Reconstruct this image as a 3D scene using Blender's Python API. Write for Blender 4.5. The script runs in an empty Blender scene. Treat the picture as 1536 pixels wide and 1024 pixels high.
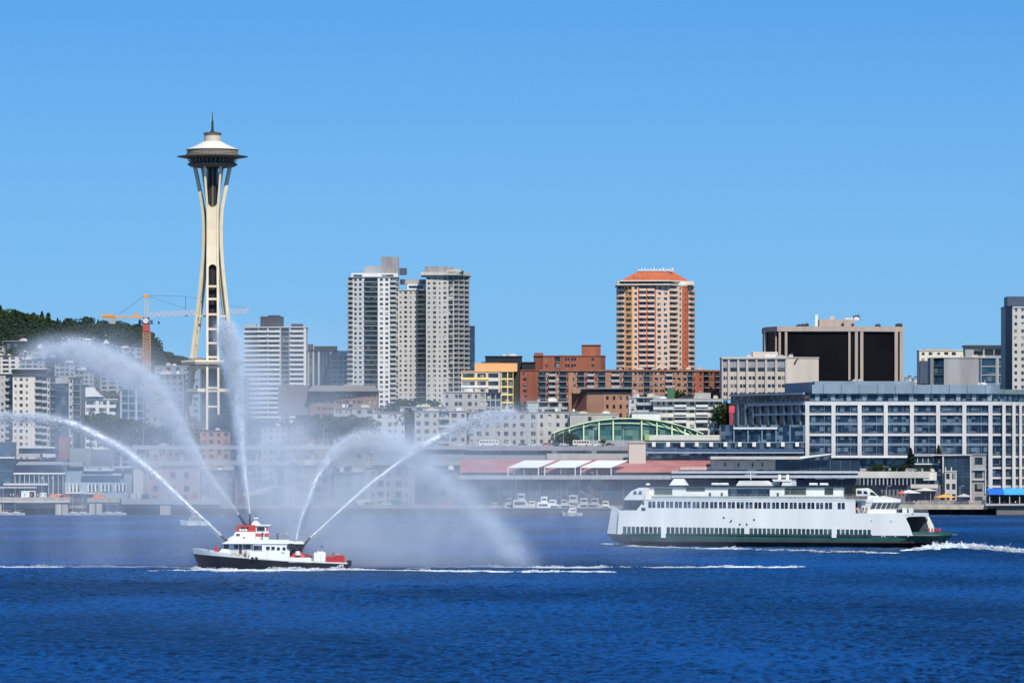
import bpy, bmesh, math, random
import numpy as np
from mathutils import Vector, Matrix
random.seed(7); RNG = np.random.default_rng(11)
scene = bpy.context.scene
COL = scene.collection
R = math.radians
# ---------------------------------------------------------------- camera
F = 7900.0            # focal length in photo pixels (photo is 1536 wide)
CAMZ = 21.5           # metres above the water
HY = 700.0            # photo row of the horizon
cam = bpy.data.cameras.new("camera")
cam.sensor_width = 36.0
cam.lens = F / 1536.0 * 36.0
cam.shift_y = (HY - 512.0) / 1536.0
cam.clip_start = 5.0
cam.clip_end = 60000.0
cam_ob = bpy.data.objects.new("camera", cam)
COL.objects.link(cam_ob)
cam_ob.location = (0, 0, CAMZ)
cam_ob.rotation_euler = (R(90), 0, 0)
scene.camera = cam_ob
# ---------------------------------------------------------------- light
SUN_EL, SUN_AZ = R(45), R(163)      # azimuth clockwise from +Y: behind the camera, a little to the right
scene.view_settings.view_transform = 'Standard'
scene.view_settings.look = 'None'
scene.view_settings.exposure = 0.12
scene.view_settings.gamma = 1.0
scene.view_settings.use_curve_mapping = False
world = bpy.data.worlds.new("World"); scene.world = world
world.use_nodes = True
wt = world.node_tree; wt.nodes.clear()
def N(t, kind, **kw):
    n = t.nodes.new(kind)
    for k, v in kw.items():
        if k.startswith('i_'):
            n.inputs[k[2:].replace('_', ' ')].default_value = v
        else:
            setattr(n, k, v)
    return n
sky = N(wt, 'ShaderNodeTexSky', sky_type='NISHITA', sun_disc=False)
sky.sun_elevation = SUN_EL; sky.sun_rotation = SUN_AZ
sky.altitude = 0; sky.air_density = 1.0; sky.dust_density = 0.0; sky.ozone_density = 3.0
tc = N(wt, 'ShaderNodeTexCoord')
# the air that day was very clear: the sky is looked up a little higher than the true direction
mp = N(wt, 'ShaderNodeSeparateXYZ'); wt.links.new(tc.outputs['Generated'], mp.inputs[0])
ma = N(wt, 'ShaderNodeMath', operation='MULTIPLY_ADD'); ma.inputs[1].default_value = 1.5; ma.inputs[2].default_value = 0.20
wt.links.new(mp.outputs[2], ma.inputs[0])
cb = N(wt, 'ShaderNodeCombineXYZ')
wt.links.new(mp.outputs[0], cb.inputs[0]); wt.links.new(mp.outputs[1], cb.inputs[1]); wt.links.new(ma.outputs[0], cb.inputs[2])
nm = N(wt, 'ShaderNodeVectorMath', operation='NORMALIZE'); wt.links.new(cb.outputs[0], nm.inputs[0])
wt.links.new(nm.outputs[0], sky.inputs[0])
hs = N(wt, 'ShaderNodeHueSaturation'); hs.inputs['Saturation'].default_value = 1.31; hs.inputs['Value'].default_value = 1.02; hs.inputs['Hue'].default_value = 0.497
wt.links.new(sky.outputs[0], hs.inputs['Color'])
bg = N(wt, 'ShaderNodeBackground'); bg.inputs[1].default_value = 0.15
wo = N(wt, 'ShaderNodeOutputWorld')
hz = N(wt, 'ShaderNodeMapRange'); hz.inputs['From Min'].default_value = 0.0; hz.inputs['From Max'].default_value = 0.085; hz.inputs['To Min'].default_value = 0.85; hz.inputs['To Max'].default_value = 0.0
wt.links.new(mp.outputs[2], hz.inputs[0])
mxs = N(wt, 'ShaderNodeMixRGB'); mxs.inputs[2].default_value = (1.50, 3.10, 4.50, 1)      # low haze
wt.links.new(hz.outputs[0], mxs.inputs[0]); wt.links.new(hs.outputs[0], mxs.inputs[1]); wt.links.new(mxs.outputs[0], bg.inputs[0]); wt.links.new(bg.outputs[0], wo.inputs[0])
sl = bpy.data.lights.new("sun", 'SUN'); sl.energy = 4.3; sl.angle = R(0.5); sl.color = (1.0, 0.955, 0.88)
so = bpy.data.objects.new("sun", sl); COL.objects.link(so)
sd = Vector((math.sin(SUN_AZ) * math.cos(SUN_EL), math.cos(SUN_AZ) * math.cos(SUN_EL), math.sin(SUN_EL)))
so.rotation_euler = (-sd).to_track_quat('-Z', 'Y').to_euler(); so.location = (0, 0, 400)
cy = scene.cycles
cy.use_denoising = True; cy.denoising_prefilter = 'ACCURATE'; cy.max_bounces = 6; cy.diffuse_bounces = 2; cy.glossy_bounces = 3
cy.transparent_max_bounces = 16; cy.volume_bounces = 3; cy.volume_step_rate = 1.0; cy.volume_max_steps = 256

# ---------------------------------------------------------------- helpers
def PX(px, py, Y):
    """world point seen at photo pixel (px, py) at distance Y"""
    return Vector(((px - 768.0) * Y / F, Y, CAMZ + (HY - py) * Y / F))
def zat(py, Y): return CAMZ + (HY - py) * Y / F
def xat(px, Y): return (px - 768.0) * Y / F
MATS = {}
def mat(name, col, rough=0.7, metal=0.0, var=0.12, scale=0.6, spec=0.5, emit=None, hue=0.0, streak=0.0):
    if name in MATS: return MATS[name]
    m = bpy.data.materials.new(name); m.use_nodes = True
    t = m.node_tree; b = t.nodes['Principled BSDF']
    b.inputs['Roughness'].default_value = rough; b.inputs['Metallic'].default_value = metal
    b.inputs['Specular IOR Level'].default_value = spec
    g = N(t, 'ShaderNodeNewGeometry')
    n = N(t, 'ShaderNodeTexNoise'); n.inputs['Scale'].default_value = scale; n.inputs['Detail'].default_value = 5
    if streak:
        mpn = N(t, 'ShaderNodeMapping'); mpn.inputs['Scale'].default_value = (1, 1, 0.12)
        t.links.new(g.outputs['Position'], mpn.inputs[0]); t.links.new(mpn.outputs[0], n.inputs['Vector'])
    else:
        t.links.new(g.outputs['Position'], n.inputs['Vector'])
    mr = N(t, 'ShaderNodeMapRange'); mr.inputs['From Min'].default_value = 0.3; mr.inputs['From Max'].default_value = 0.7
    mr.inputs['To Min'].default_value = 1 - var - streak; mr.inputs['To Max'].default_value = 1 + var
    t.links.new(n.outputs[0], mr.inputs[0])
    h = N(t, 'ShaderNodeHueSaturation'); h.inputs['Color'].default_value = (*col, 1)
    t.links.new(mr.outputs[0], h.inputs['Value']); t.links.new(h.outputs[0], b.inputs['Base Color'])
    if emit: b.inputs['Emission Color'].default_value = (*emit, 1); b.inputs['Emission Strength'].default_value = 1
    MATS[name] = m; return m
def glassmat(name, dark=(0.012, 0.016, 0.022), light=(0.22, 0.22, 0.20), frac=0.22, cell=2.3, rough=0.12, spec=0.6):
    """window panes: mostly dark rooms, here and there a blind, a curtain or a painted reflection"""
    if name in MATS: return MATS[name]
    m = bpy.data.materials.new(name); m.use_nodes = True
    t = m.node_tree; b = t.nodes['Principled BSDF']
    g = N(t, 'ShaderNodeNewGeometry')
    s = N(t, 'ShaderNodeVectorMath', operation='SCALE'); s.inputs['Scale'].default_value = 1 / cell
    t.links.new(g.outputs['Position'], s.inputs[0])
    f = N(t, 'ShaderNodeVectorMath', operation='FLOOR'); t.links.new(s.outputs[0], f.inputs[0])
    w = N(t, 'ShaderNodeTexWhiteNoise', noise_dimensions='3D'); t.links.new(f.outputs[0], w.inputs[0])
    cr = N(t, 'ShaderNodeValToRGB'); e = cr.color_ramp.elements
    e[0].position = 0; e[0].color = (*dark, 1); e[1].position = 1.0; e[1].color = (*light, 1)
    e2 = cr.color_ramp.elements.new(1 - frac); e2.color = (*[d * 2.6 for d in dark], 1)
    e3 = cr.color_ramp.elements.new(min(0.999, 1 - frac + 0.05)); e3.color = (*[(d + l) * 0.42 for d, l in zip(dark, light)], 1)
    t.links.new(w.outputs[0], cr.inputs[0]); t.links.new(cr.outputs[0], b.inputs['Base Color'])
    b.inputs['Roughness'].default_value = rough; b.inputs['Specular IOR Level'].default_value = spec
    n = N(t, 'ShaderNodeTexNoise'); n.inputs['Scale'].default_value = 0.35; n.inputs['Detail'].default_value = 2
    t.links.new(g.outputs['Position'], n.inputs['Vector'])
    bp = N(t, 'ShaderNodeBump'); bp.inputs['Strength'].default_value = 0.25; bp.inputs['Distance'].default_value = 0.3
    t.links.new(n.outputs[0], bp.inputs['Height']); t.links.new(bp.outputs[0], b.inputs['Normal'])
    MATS[name] = m; return m

def tag(o, label=None, cat=None, group=None, kind=None):
    if label: o['label'] = label
    if cat: o['category'] = cat
    if group: o['group'] = group
    if kind: o['kind'] = kind
    return o
def empty(name, loc, label=None, cat=None, group=None, rz=0.0):
    o = bpy.data.objects.new(name, None); COL.objects.link(o); o.location = loc; o.rotation_euler = (0, 0, rz)
    o.empty_display_size = 1.0
    return tag(o, label, cat, group)
class MB:
    """collects shapes; build() links them as ONE mesh object"""
    def __init__(s): s.v = []; s.f = []; s.m = []; s.sm = []
    def face(s, pts, m=0, smooth=False):
        i = len(s.v); s.v += [tuple(p) for p in pts]; s.f.append(tuple(range(i, i + len(pts)))); s.m.append(m); s.sm.append(smooth)
    def raw(s, vs, fs, m=0, smooth=False):
        i = len(s.v); s.v += [tuple(p) for p in vs]
        for f in fs: s.f.append(tuple(i + k for k in f)); s.m.append(m); s.sm.append(smooth)
    def box(s, x0, x1, y0, y1, z0, z1, m=0):
        v = [(x0,y0,z0),(x1,y0,z0),(x1,y1,z0),(x0,y1,z0),(x0,y0,z1),(x1,y0,z1),(x1,y1,z1),(x0,y1,z1)]
        s.raw(v, [(0,3,2,1),(4,5,6,7),(0,1,5,4),(1,2,6,5),(2,3,7,6),(3,0,4,7)], m)
    def obox(s, c, dx, dy, z0, z1, hx, hy, m=0):
        """box round c (x,y) with unit axes dx, dy (2D) and half sizes"""
        P = [(c[0]+a*hx*dx[0]+b*hy*dy[0], c[1]+a*hx*dx[1]+b*hy*dy[1]) for a, b in ((-1,-1),(1,-1),(1,1),(-1,1))]
        s.prism(P, z0, z1, m)
    def prism(s, poly, z0, z1, m=0, top=None):
        n = len(poly); a = sum(poly[i][0]*poly[(i+1)%n][1]-poly[(i+1)%n][0]*poly[i][1] for i in range(n))
        if a < 0: poly = poly[::-1]
        v = [(p[0], p[1], z0) for p in poly] + [(p[0], p[1], z1) for p in (top or poly)]
        s.raw(v, [tuple(range(n))[::-1], tuple(range(n, 2*n))] + [(i, (i+1)%n, n+(i+1)%n, n+i) for i in range(n)], m)
    def xzprism(s, poly, y0, y1, m=0):
        """outline in x,z given thickness along y"""
        n = len(poly); a = sum(poly[i][0]*poly[(i+1)%n][1]-poly[(i+1)%n][0]*poly[i][1] for i in range(n))
        if a < 0: poly = poly[::-1]
        v = [(p[0], y0, p[1]) for p in poly] + [(p[0], y1, p[1]) for p in poly]
        s.raw(v, [tuple(range(n)), tuple(range(n, 2*n))[::-1]] + [((i+1)%n, i, n+i, n+(i+1)%n) for i in range(n)], m)
    def tube(s, p0, p1, r0, r1=None, n=8, m=0, smooth=True):
        p0 = Vector(p0); p1 = Vector(p1); r1 = r0 if r1 is None else r1
        d = (p1 - p0)
        if d.length < 1e-6: return
        d.normalize(); u = d.orthogonal().normalized(); w = d.cross(u)
        v = [p + (u*math.cos(2*math.pi*k/n) + w*math.sin(2*math.pi*k/n))*r for p, r in ((p0, r0), (p1, r1)) for k in range(n)]
        s.raw(v, [(k, (k+1)%n, n+(k+1)%n, n+k) for k in range(n)], m, smooth)
        s.raw(v, [tuple(range(n))[::-1], tuple(range(n, 2*n))], m)
    def path(s, pts, r, n=6, m=0):
        for a, b in zip(pts[:-1], pts[1:]): s.tube(a, b, r, r, n, m)
    def lathe(s, prof, c=(0, 0), n=48, m=0, smooth=False, mats=None):
        """prof: (radius, z) from bottom to top or any closed run"""
        k = len(prof); v = []
        for r, z in prof:
            for j in range(n):
                a = 2*math.pi*j/n; v.append((c[0]+r*math.cos(a), c[1]+r*math.sin(a), z))
        for i in range(k-1):
            s.raw([], [], 0)
            s_i = len(s.v)
            s.raw([v[i*n+j] for j in range(n)] + [v[(i+1)*n+j] for j in range(n)],
                  [(j, (j+1)%n, n+(j+1)%n, n+j) for j in range(n)], (mats[i] if mats else m), smooth)
    def sweep(s, secs, m=0, smooth=False, close=True):
        """secs: list of (centre, half vector a, half vector b); rectangle swept through them"""
        v = []
        for c, a, b in secs: c = Vector(c); v += [c-a-b, c+a-b, c+a+b, c-a+b]
        f = []
        for i in range(len(secs)-1):
            for k in range(4): f.append((4*i+k, 4*i+(k+1)%4, 4*i+4+(k+1)%4, 4*i+4+k))
        f += [(3,2,1,0), tuple(4*(len(secs)-1)+k for k in range(4))]
        s.raw(v, f, m, smooth)
    def build(s, name, mats, parent=None, loc=None, fix=False, bevel=0.0):
        me = bpy.data.meshes.new(name); me.from_pydata(s.v, [], s.f)
        if not isinstance(mats, (list, tuple)): mats = [mats]
        for m in mats: me.materials.append(m)
        me.polygons.foreach_set('material_index', s.m); me.polygons.foreach_set('use_smooth', s.sm)
        if fix:
            bm = bmesh.new(); bm.from_mesh(me); bmesh.ops.remove_doubles(bm, verts=bm.verts, dist=1e-4)
            bmesh.ops.recalc_face_normals(bm, faces=bm.faces); bm.to_mesh(me); bm.free()
        me.update()
        o = bpy.data.objects.new(name, me); COL.objects.link(o)
        if parent: o.parent = parent
        if loc is not None: o.location = loc
        if bevel:
            b = o.modifiers.new('bevel', 'BEVEL'); b.width = bevel; b.segments = 2; b.limit_method = 'ANGLE'
        return o
def dup(root, loc, rz=0.0, label=None, group=None, scale=None):
    r = root.copy(); COL.objects.link(r); r.location = loc; r.rotation_euler = (0, 0, rz)
    if scale: r.scale = (scale,)*3
    if label: r['label'] = label
    if group: r['group'] = group
    for ch in list(root.children):
        c = ch.copy(); COL.objects.link(c); c.parent = r
        for g in ch.children:
            d = g.copy(); COL.objects.link(d); d.parent = c
    return r
def lerp_table(tab, x):
    if x <= tab[0][0]: return tab[0][1]
    for (a, b), (c, d) in zip(tab[:-1], tab[1:]):
        if x <= c: return b + (d-b)*(x-a)/(c-a)
    return tab[-1][1]
def ground_z(x, y):
    z = lerp_table([(2355, 3.0), (2450, 3.2), (2560, 12), (2950, 36), (3300, 42), (3900, 55), (5200, 60), (9000, 40)], y)
    wl = 1/(1+math.exp(max(-60, min(60, (768+x*F/max(y, 100)-255)/14.0))))
    if y > 2700 and wl > .01:
        z += wl*max(0, lerp_table([(2720, 0), (2850, 26), (3000, 62), (3300, 84), (3600, 101), (4100, 128)], y)-z)
    if y > 3200:
        # the wooded hill on the left
        cx = xat(60, 4600)
        px = 768+x*F/4700.0
        crest = zat(lerp_table([(-400, 500), (-200, 480), (0, 468), (60, 472), (100, 479), (150, 494), (200, 516), (250, 525), (290, 534), (340, 548), (400, 570), (520, 640)], px), 4700)-17
        z = z+max(0, crest-z)*math.exp(-((y-4700)/750.0)**2)
    return z
# ---------------------------------------------------------------- water
def grid_mesh(xs, ys, zfun, name, m):
    X, Y = np.meshgrid(xs, ys); Z = zfun(X, Y)
    nx, ny = len(xs), len(ys)
    co = np.stack([X.ravel(), Y.ravel(), Z.ravel()], 1).astype(np.float32)
    i = (np.arange(ny-1)[:, None]*nx + np.arange(nx-1)[None, :]).ravel()
    fa = np.stack([i, i+1, i+1+nx, i+nx], 1).astype(np.int32)
    me = bpy.data.meshes.new(name); me.vertices.add(len(co)); me.vertices.foreach_set('co', co.ravel())
    me.loops.add(fa.size); me.loops.foreach_set('vertex_index', fa.ravel())
    me.polygons.add(len(fa)); me.polygons.foreach_set('loop_start', np.arange(len(fa), dtype=np.int32)*4)
    me.polygons.foreach_set('use_smooth', np.ones(len(fa), dtype=bool))
    me.update(calc_edges=True); me.validate()
    me.materials.append(m)
    o = bpy.data.objects.new(name, me); COL.objects.link(o); return o
def water_height(X, Y):
    rng = np.random.default_rng(5)
    Z = np.zeros_like(X)
    for k in range(46):
        lam = 1.5*(1.13**(k*0.5)); lam = min(lam, 22)
        a = rng.normal(0.35, 0.75)
        kx, ky = 2*np.pi/lam*math.sin(a), 2*np.pi/lam*math.cos(a)
        amp = 0.0105*lam**0.5*rng.uniform(0.6, 1.3)
        ph = rng.uniform(0, 6.28)
        warp = 1.3*np.sin(X*0.021*rng.uniform(.6, 1.5)+rng.uniform(0, 6))+1.3*np.sin(Y*0.017*rng.uniform(.6, 1.5)+rng.uniform(0, 6))
        t = kx*X+ky*Y+ph+warp
        Z += amp*(np.sin(t)+0.28*np.sin(2*t+1.57))
    # gust patches: rougher and calmer water
    patch = 0.8+0.35*np.sin(X*0.018+1.0+np.sin(Y*0.006)*2)*np.sin(Y*0.011+0.5+np.sin(X*0.01)*1.4)
    edge = np.clip(1.6-np.abs(X)/260.0, 0, 1)*np.clip((Y-330)/120.0, 0, 1)
    return Z*patch*edge
wm = bpy.data.materials.new('sea_water'); wm.use_nodes = True
t = wm.node_tree; b = t.nodes['Principled BSDF']
b.inputs['IOR'].default_value = 1.33; b.inputs['Specular IOR Level'].default_value = .24; b.inputs['Roughness'].default_value = 0.16
g = N(t, 'ShaderNodeNewGeometry')
mpw = N(t, 'ShaderNodeMapping'); mpw.inputs['Scale'].default_value = (1.0, 0.55, 1)
t.links.new(g.outputs['Position'], mpw.inputs[0])
n1 = N(t, 'ShaderNodeTexNoise'); n1.inputs['Scale'].default_value = 1.5; n1.inputs['Detail'].default_value = 6; n1.inputs['Roughness'].default_value = 0.62
t.links.new(mpw.outputs[0], n1.inputs['Vector'])
bp = N(t, 'ShaderNodeBump'); bp.inputs['Strength'].default_value = 1.0; bp.inputs['Distance'].default_value = 0.42
t.links.new(n1.outputs[0], bp.inputs['Height']); t.links.new(bp.outputs[0], b.inputs['Normal'])
n2 = N(t, 'ShaderNodeTexNoise'); n2.inputs['Scale'].default_value = 0.012; n2.inputs['Detail'].default_value = 4
mp2 = N(t, 'ShaderNodeMapping'); mp2.inputs['Scale'].default_value = (1.0, 0.4, 1)
t.links.new(g.outputs['Position'], mp2.inputs[0]); t.links.new(mp2.outputs[0], n2.inputs['Vector'])
cr = N(t, 'ShaderNodeValToRGB'); e = cr.color_ramp.elements
e[0].position = 0.2; e[0].color = (0.001, 0.007, 0.034, 1); e[1].position = 0.85; e[1].color = (0.007, 0.070, 0.25, 1)
n3 = N(t, 'ShaderNodeTexNoise'); n3.inputs['Scale'].default_value = 1.0; n3.inputs['Detail'].default_value = 4; n3.inputs['Roughness'].default_value = .68  # streaks: light and dark of the wave facets painted into the base colour
mp3 = N(t, 'ShaderNodeMapping'); mp3.inputs['Scale'].default_value = (.9, .36, 1)
t.links.new(g.outputs['Position'], mp3.inputs[0]); t.links.new(mp3.outputs[0], n3.inputs['Vector'])
mx = N(t, 'ShaderNodeMath', operation='MULTIPLY_ADD'); mx.inputs[1].default_value = 3.3; t.links.new(n3.outputs[0], mx.inputs[0])
mq = N(t, 'ShaderNodeMath', operation='MULTIPLY_ADD'); mq.inputs[1].default_value = 2.4; mq.inputs[2].default_value = -2.36; t.links.new(n2.outputs[0], mq.inputs[0]); t.links.new(mq.outputs[0], mx.inputs[2])
t.links.new(mx.outputs[0], cr.inputs[0]); t.links.new(cr.outputs[0], b.inputs['Base Color'])
# the sea is rough: facets hide each other at this low angle, so the mirror share never gets near one
out_ = t.nodes['Material Output']; t.nodes.remove(b)
df = N(t, 'ShaderNodeBsdfDiffuse'); gl_ = N(t, 'ShaderNodeBsdfGlossy'); gl_.inputs['Roughness'].default_value = .22; gl_.inputs['Color'].default_value = (.55, .80, 1, 1)
fr_ = N(t, 'ShaderNodeFresnel'); fr_.inputs['IOR'].default_value = 1.33; mn = N(t, 'ShaderNodeMath', operation='MINIMUM'); mn.inputs[1].default_value = .27
mxw = N(t, 'ShaderNodeMixShader'); t.links.new(cr.outputs[0], df.inputs['Color'])
for nd in (df, gl_, fr_): t.links.new(bp.outputs[0], nd.inputs['Normal'])
t.links.new(fr_.outputs[0], mn.inputs[0]); t.links.new(mn.outputs[0], mxw.inputs[0]); t.links.new(df.outputs[0], mxw.inputs[1]); t.links.new(gl_.outputs[0], mxw.inputs[2]); t.links.new(mxw.outputs[0], out_.inputs['Surface'])
xs = np.concatenate([np.array([-9000, -4000, -2000, -1000, -600, -450]), np.arange(-330, -200, 3.0), np.arange(-200, 200, 0.85), np.arange(200, 331, 3.0), np.array([450, 600, 1000, 2000, 4000, 9000])])
ys = [-3000, -500, 0, 200, 330]
y = 400.0
while y < 2420: ys.append(y); y += 0.55 + (y-400)*0.0011
ys += [2420, 2600]
sea = grid_mesh(xs, np.array(ys), water_height, 'water', wm); tag(sea, kind='structure')
# ---------------------------------------------------------------- ground
gm = mat('ground_soil', (0.09, 0.085, 0.07), 0.9, var=0.4, scale=0.05)
gx = np.concatenate([np.arange(-1500, -900, 100), np.arange(-900, 900, 30), np.arange(900, 1500, 100), np.array([4000, 15000])]); gx = np.concatenate([[-15000, -4000], gx])
gy = np.concatenate([np.array([2366, 2400, 2450, 2500]), np.arange(2560, 6200, 50), np.array([7000, 9000, 15000, 30000])])
gnd = grid_mesh(gx, gy, np.vectorize(ground_z), 'ground', gm); tag(gnd, kind='structure')
# ---------------------------------------------------------------- observation tower
cream = mat('tower_cream', (0.76, 0.64, 0.44), 0.6, var=0.07, scale=0.15)
bronze = mat('tower_bronze', (0.10, 0.075, 0.055), 0.5, var=0.25, scale=0.5)
darksteel = mat('dark_steel', (0.03, 0.03, 0.032), 0.45, var=0.2)
coremat = mat('tower_core', (0.035, 0.03, 0.028), 0.6, var=0.4, scale=0.8)
offwhite = mat('tower_roof_white', (0.78, 0.71, 0.57), 0.55, var=0.05)
capmat = mat('tower_cap_tan', (0.52, 0.45, 0.33), 0.6, var=0.08)
TY = 3000.0; TS = TY/F
def tz(py): return zat(py, TY) - TB
TB = 36.0
tower = empty('observation_tower', (xat(318.7, TY), TY, TB), 'tall cream tripod observation tower with a dark flying saucer top and needle spire', 'tower')
m = MB(); m.tube((0,0,tz(199)), (0,0,tz(182)), 0.75, 0.6); m.tube((0,0,tz(182)), (0,0,tz(167)), 0.35, 0.12)
m.lathe([(2.2, tz(200)), (1.4, tz(197.5)), (0.75, tz(196))], m=0); m.build('antenna', darksteel, tower)
# cap
m = MB(); m.lathe([(0, tz(213)), (4.9, tz(213)), (4.6, tz(202.3)), (0, tz(202.3))], mats=[0,0,0]); 
m.build('cap', capmat, tower)
m = MB(); m.lathe([(0, tz(202.3)), (5.1, tz(202.3)), (5.1, tz(199.8)), (4.7, tz(199.4)), (0, tz(199.4))]); 
for k in range(9):
    a = k*0.7; m.box(3.4*math.cos(a)-.25, 3.4*math.cos(a)+.25, 3.4*math.sin(a)-.25, 3.4*math.sin(a)+.25, tz(199.4), tz(198.6)+0.4*random.random())
m.build('cap_rim', bronze, tower)
m = MB(); m.lathe([(6.0, tz(213.6)), (5.6, tz(213)), (5.0, tz(212.6))], m=0)
prof = [(15.3, tz(224.6)), (13.5, tz(222.9)), (11.0, tz(220.2)), (8.5, tz(217.2)), (6.6, tz(214.6)), (5.6, tz(213)), (0, tz(213))]
m.lathe([(0, tz(224.8)), (15.3, tz(224.8))] + prof, n=64, smooth=False); m.build('roof', offwhite, tower)
m = MB()
m.lathe([(0, tz(231)), (13.6, tz(231)), (14.0, tz(225.2)), (0, tz(225.2))], n=48); m.build('observation_deck', bronze, tower)
m = MB()
for j in range(48):
    a = 2*math.pi*j/48; c, s_ = math.cos(a), math.sin(a)
    m.tube((14.6*c, 14.6*s_, tz(232)), (14.6*c, 14.6*s_, tz(226)), 0.1, n=4)
for zz in (226, 228, 230): 
    m.lathe([(14.55, tz(zz)), (14.75, tz(zz)), (14.75, tz(zz)+.22), (14.55, tz(zz)+.22), (14.55, tz(zz))], n=48)
m.build('deck_railing', capmat, tower)
m = MB(); m.lathe([(0, tz(232.6)), (14.9, tz(232.6)), (14.9, tz(231.3)), (0, tz(231.3))], n=64); m.build('deck_ring', mat('ring_tan', (0.33, 0.25, 0.17), 0.6), tower)
m = MB(); m.lathe([(9, tz(239.4)), (13, tz(238.8)), (16.6, tz(237.2)), (20.0, tz(235.6)), (20.3, tz(235.1)), (19.2, tz(234.4)), (15.2, tz(233.2)), (9, tz(232.7))], n=72)
m.build('halo_disc', mat('halo_brown', (0.15, 0.12, 0.10), 0.5), tower)
for j in range(36):
    a = 2*math.pi*j/36; c, s_ = math.cos(a), math.sin(a)
    m = MB(); m.tube((15.4*c, 15.4*s_, tz(233.2)), (15.4*c, 15.4*s_, tz(231.8)), 0.12, n=4); m.build('halo_post', darksteel, tower)
m = MB(); m.lathe([(0, tz(246)), (12.2, tz(246)), (13.0, tz(239.2)), (0, tz(239.2))], n=48); m.build('restaurant_glass', glassmat('tower_glass', frac=0.1), tower)
for j in range(36):
    a = 2*math.pi*j/36; c, s_ = math.cos(a), math.sin(a)
    m = MB(); m.tube((12.6*c, 12.6*s_, tz(246)), (14.2*c, 14.2*s_, tz(239)), 0.16, n=4); m.build('strut', capmat, tower)
m = MB(); m.lathe([(0, tz(252.0)), (8.5, tz(252.0)), (12.4, tz(250.4)), (14.2, tz(247.6)), (14.3, tz(246.4)), (13.6, tz(245.2)), (0, tz(245.2))], n=64)
m.build('lower_ring', mat('ring_grey', (0.13, 0.12, 0.11), 0.5), tower)
# core
m = MB(); m.prism([(3.0*math.cos(R(30+60*k)), 3.0*math.sin(R(30+60*k))) for k in range(6)], 0, tz(250)); 
for k in range(6):
    a = R(60*k); 
    m.tube((3.1*math.cos(a), 3.1*math.sin(a), 0), (3.1*math.cos(a), 3.1*math.sin(a), tz(250)), 0.35, n=6)
for k in range(95):
    zz = 2+k*1.45
    if zz < tz(252): m.lathe([(3.15, zz), (3.3, zz), (3.3, zz+.25), (3.15, zz+.25)], n=6)
m.build('core', coremat, tower)
for k in range(32):
    zz = tz(312)+k*0.7; m = MB(); m.box(-0.2+0.55*(k%2), 0.25+.55*(k%2), -3.55, -3.25, zz, zz+.4); m.build('stair_panel', capmat, tower)
# three pairs of legs
R_T = [(tz(656), 17.5), (tz(600), 14.6), (tz(548), 12.1), (tz(500), 9.6), (tz(450), 7.0), (tz(420), 5.6), (tz(395), 4.6), (tz(370), 3.9), (tz(345), 3.7), (tz(325), 4.0), (tz(312), 4.4), (tz(290), 5.8), (tz(270), 7.3), (tz(250), 8.9)]
W_T = [(tz(656), 3.3), (tz(548), 3.1), (tz(450), 3.0), (tz(395), 2.9), (tz(345), 2.75), (tz(318), 2.9), (tz(300), 3.3), (tz(280), 3.9), (tz(250), 4.6)]
for q, az in enumerate((R(-90+4), R(30+4), R(150+4))):
    u = Vector((math.cos(az), math.sin(az), 0)); w = Vector((-math.sin(az), math.cos(az), 0))
    def fz(z): return 1.0 if q == 0 else lerp_table([(tz(560), .5), (tz(400), .5), (tz(345), .8), (tz(312), 1.0)], z)
    def RT(z): return lerp_table(R_T, z)+(1-fz(z))*lerp_table(W_T, z)*.577
    def WT(z): return lerp_table(W_T, z)*fz(z)
    leg = MB()
    zs = [tz(656)+k*(tz(250)-tz(656))/60 for k in range(61)]
    for sgn in (-1, 1):
        leg.sweep([(u*RT(z)+w*sgn*WT(z)+Vector((0,0,z)), w*0.62, u*1.05) for z in zs])
    lo = leg.build('leg', cream, tower)
    web = MB()
    zs = [tz(397)+k*(tz(311)-tz(397))/26 for k in range(27)]
    web.sweep([(u*(RT(z)-0.1)+Vector((0,0,z)), w*(WT(z)-0.6), u*0.55) for z in zs])
    # arched ends of the web
    for zc, sg in ((tz(397), -1), (tz(311), 1)):
        for k in range(8):
            f0, f1 = k/8, (k+1)/8
            for side in (-1, 1):
                W = WT(zc)-0.6
                a0, a1 = W*math.sqrt(max(0, 1-(1-f0)**2)), W*math.sqrt(max(0, 1-(1-f1)**2))
                # quarter-circle fillets: material outside the arch
                z0, z1 = zc+sg*W*(f0), zc+sg*W*(f1)
                x0 = W*math.sqrt(max(0, 1-f0**2)); x1 = W*math.sqrt(max(0, 1-f1**2))
                xm = (W*math.sqrt(max(0,1-(1-(f0+f1)/2)**2)))
                if W-xm > 0.02:
                    c = u*(RT((z0+z1)/2)-0.1)
                    web.sweep([(c+w*side*(W+xm)/2+Vector((0,0,z0)), w*(W-xm)/2, u*0.55), (c+w*side*(W+xm)/2+Vector((0,0,z1)), w*(W-xm)/2, u*0.55)])
    web.build('web_panel', cream, lo)
    for py in (430, 449, 472, 494, 515, 536, 582, 610):
        z = tz(py); c = u*(RT(z)-0.1); Wd = WT(z)-0.58
        t_ = MB(); t_.sweep([(c+Vector((0,0,z-.6)), w*Wd, u*0.6), (c+Vector((0,0,z+.6)), w*Wd, u*0.6)]); t_.build('cross_tie', cream, lo)
# ties from the legs to the core
for py in (474,):
    for az in (R(-86), R(34), R(154)):
        u = Vector((math.cos(az), math.sin(az), 0)); w = Vector((-math.sin(az), math.cos(az), 0)); z = tz(py)
        r = lerp_table(R_T, z)
        for sg in (-1, 1):
            m = MB(); m.sweep([(u*2.6+w*sg*2.3+Vector((0,0,z)), w*.3, Vector((0,0,.45))), (u*(r-.9)+w*sg*2.9+Vector((0,0,z)), w*.3, Vector((0,0,.45)))]); m.build('core_tie', cream, tower)
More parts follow.
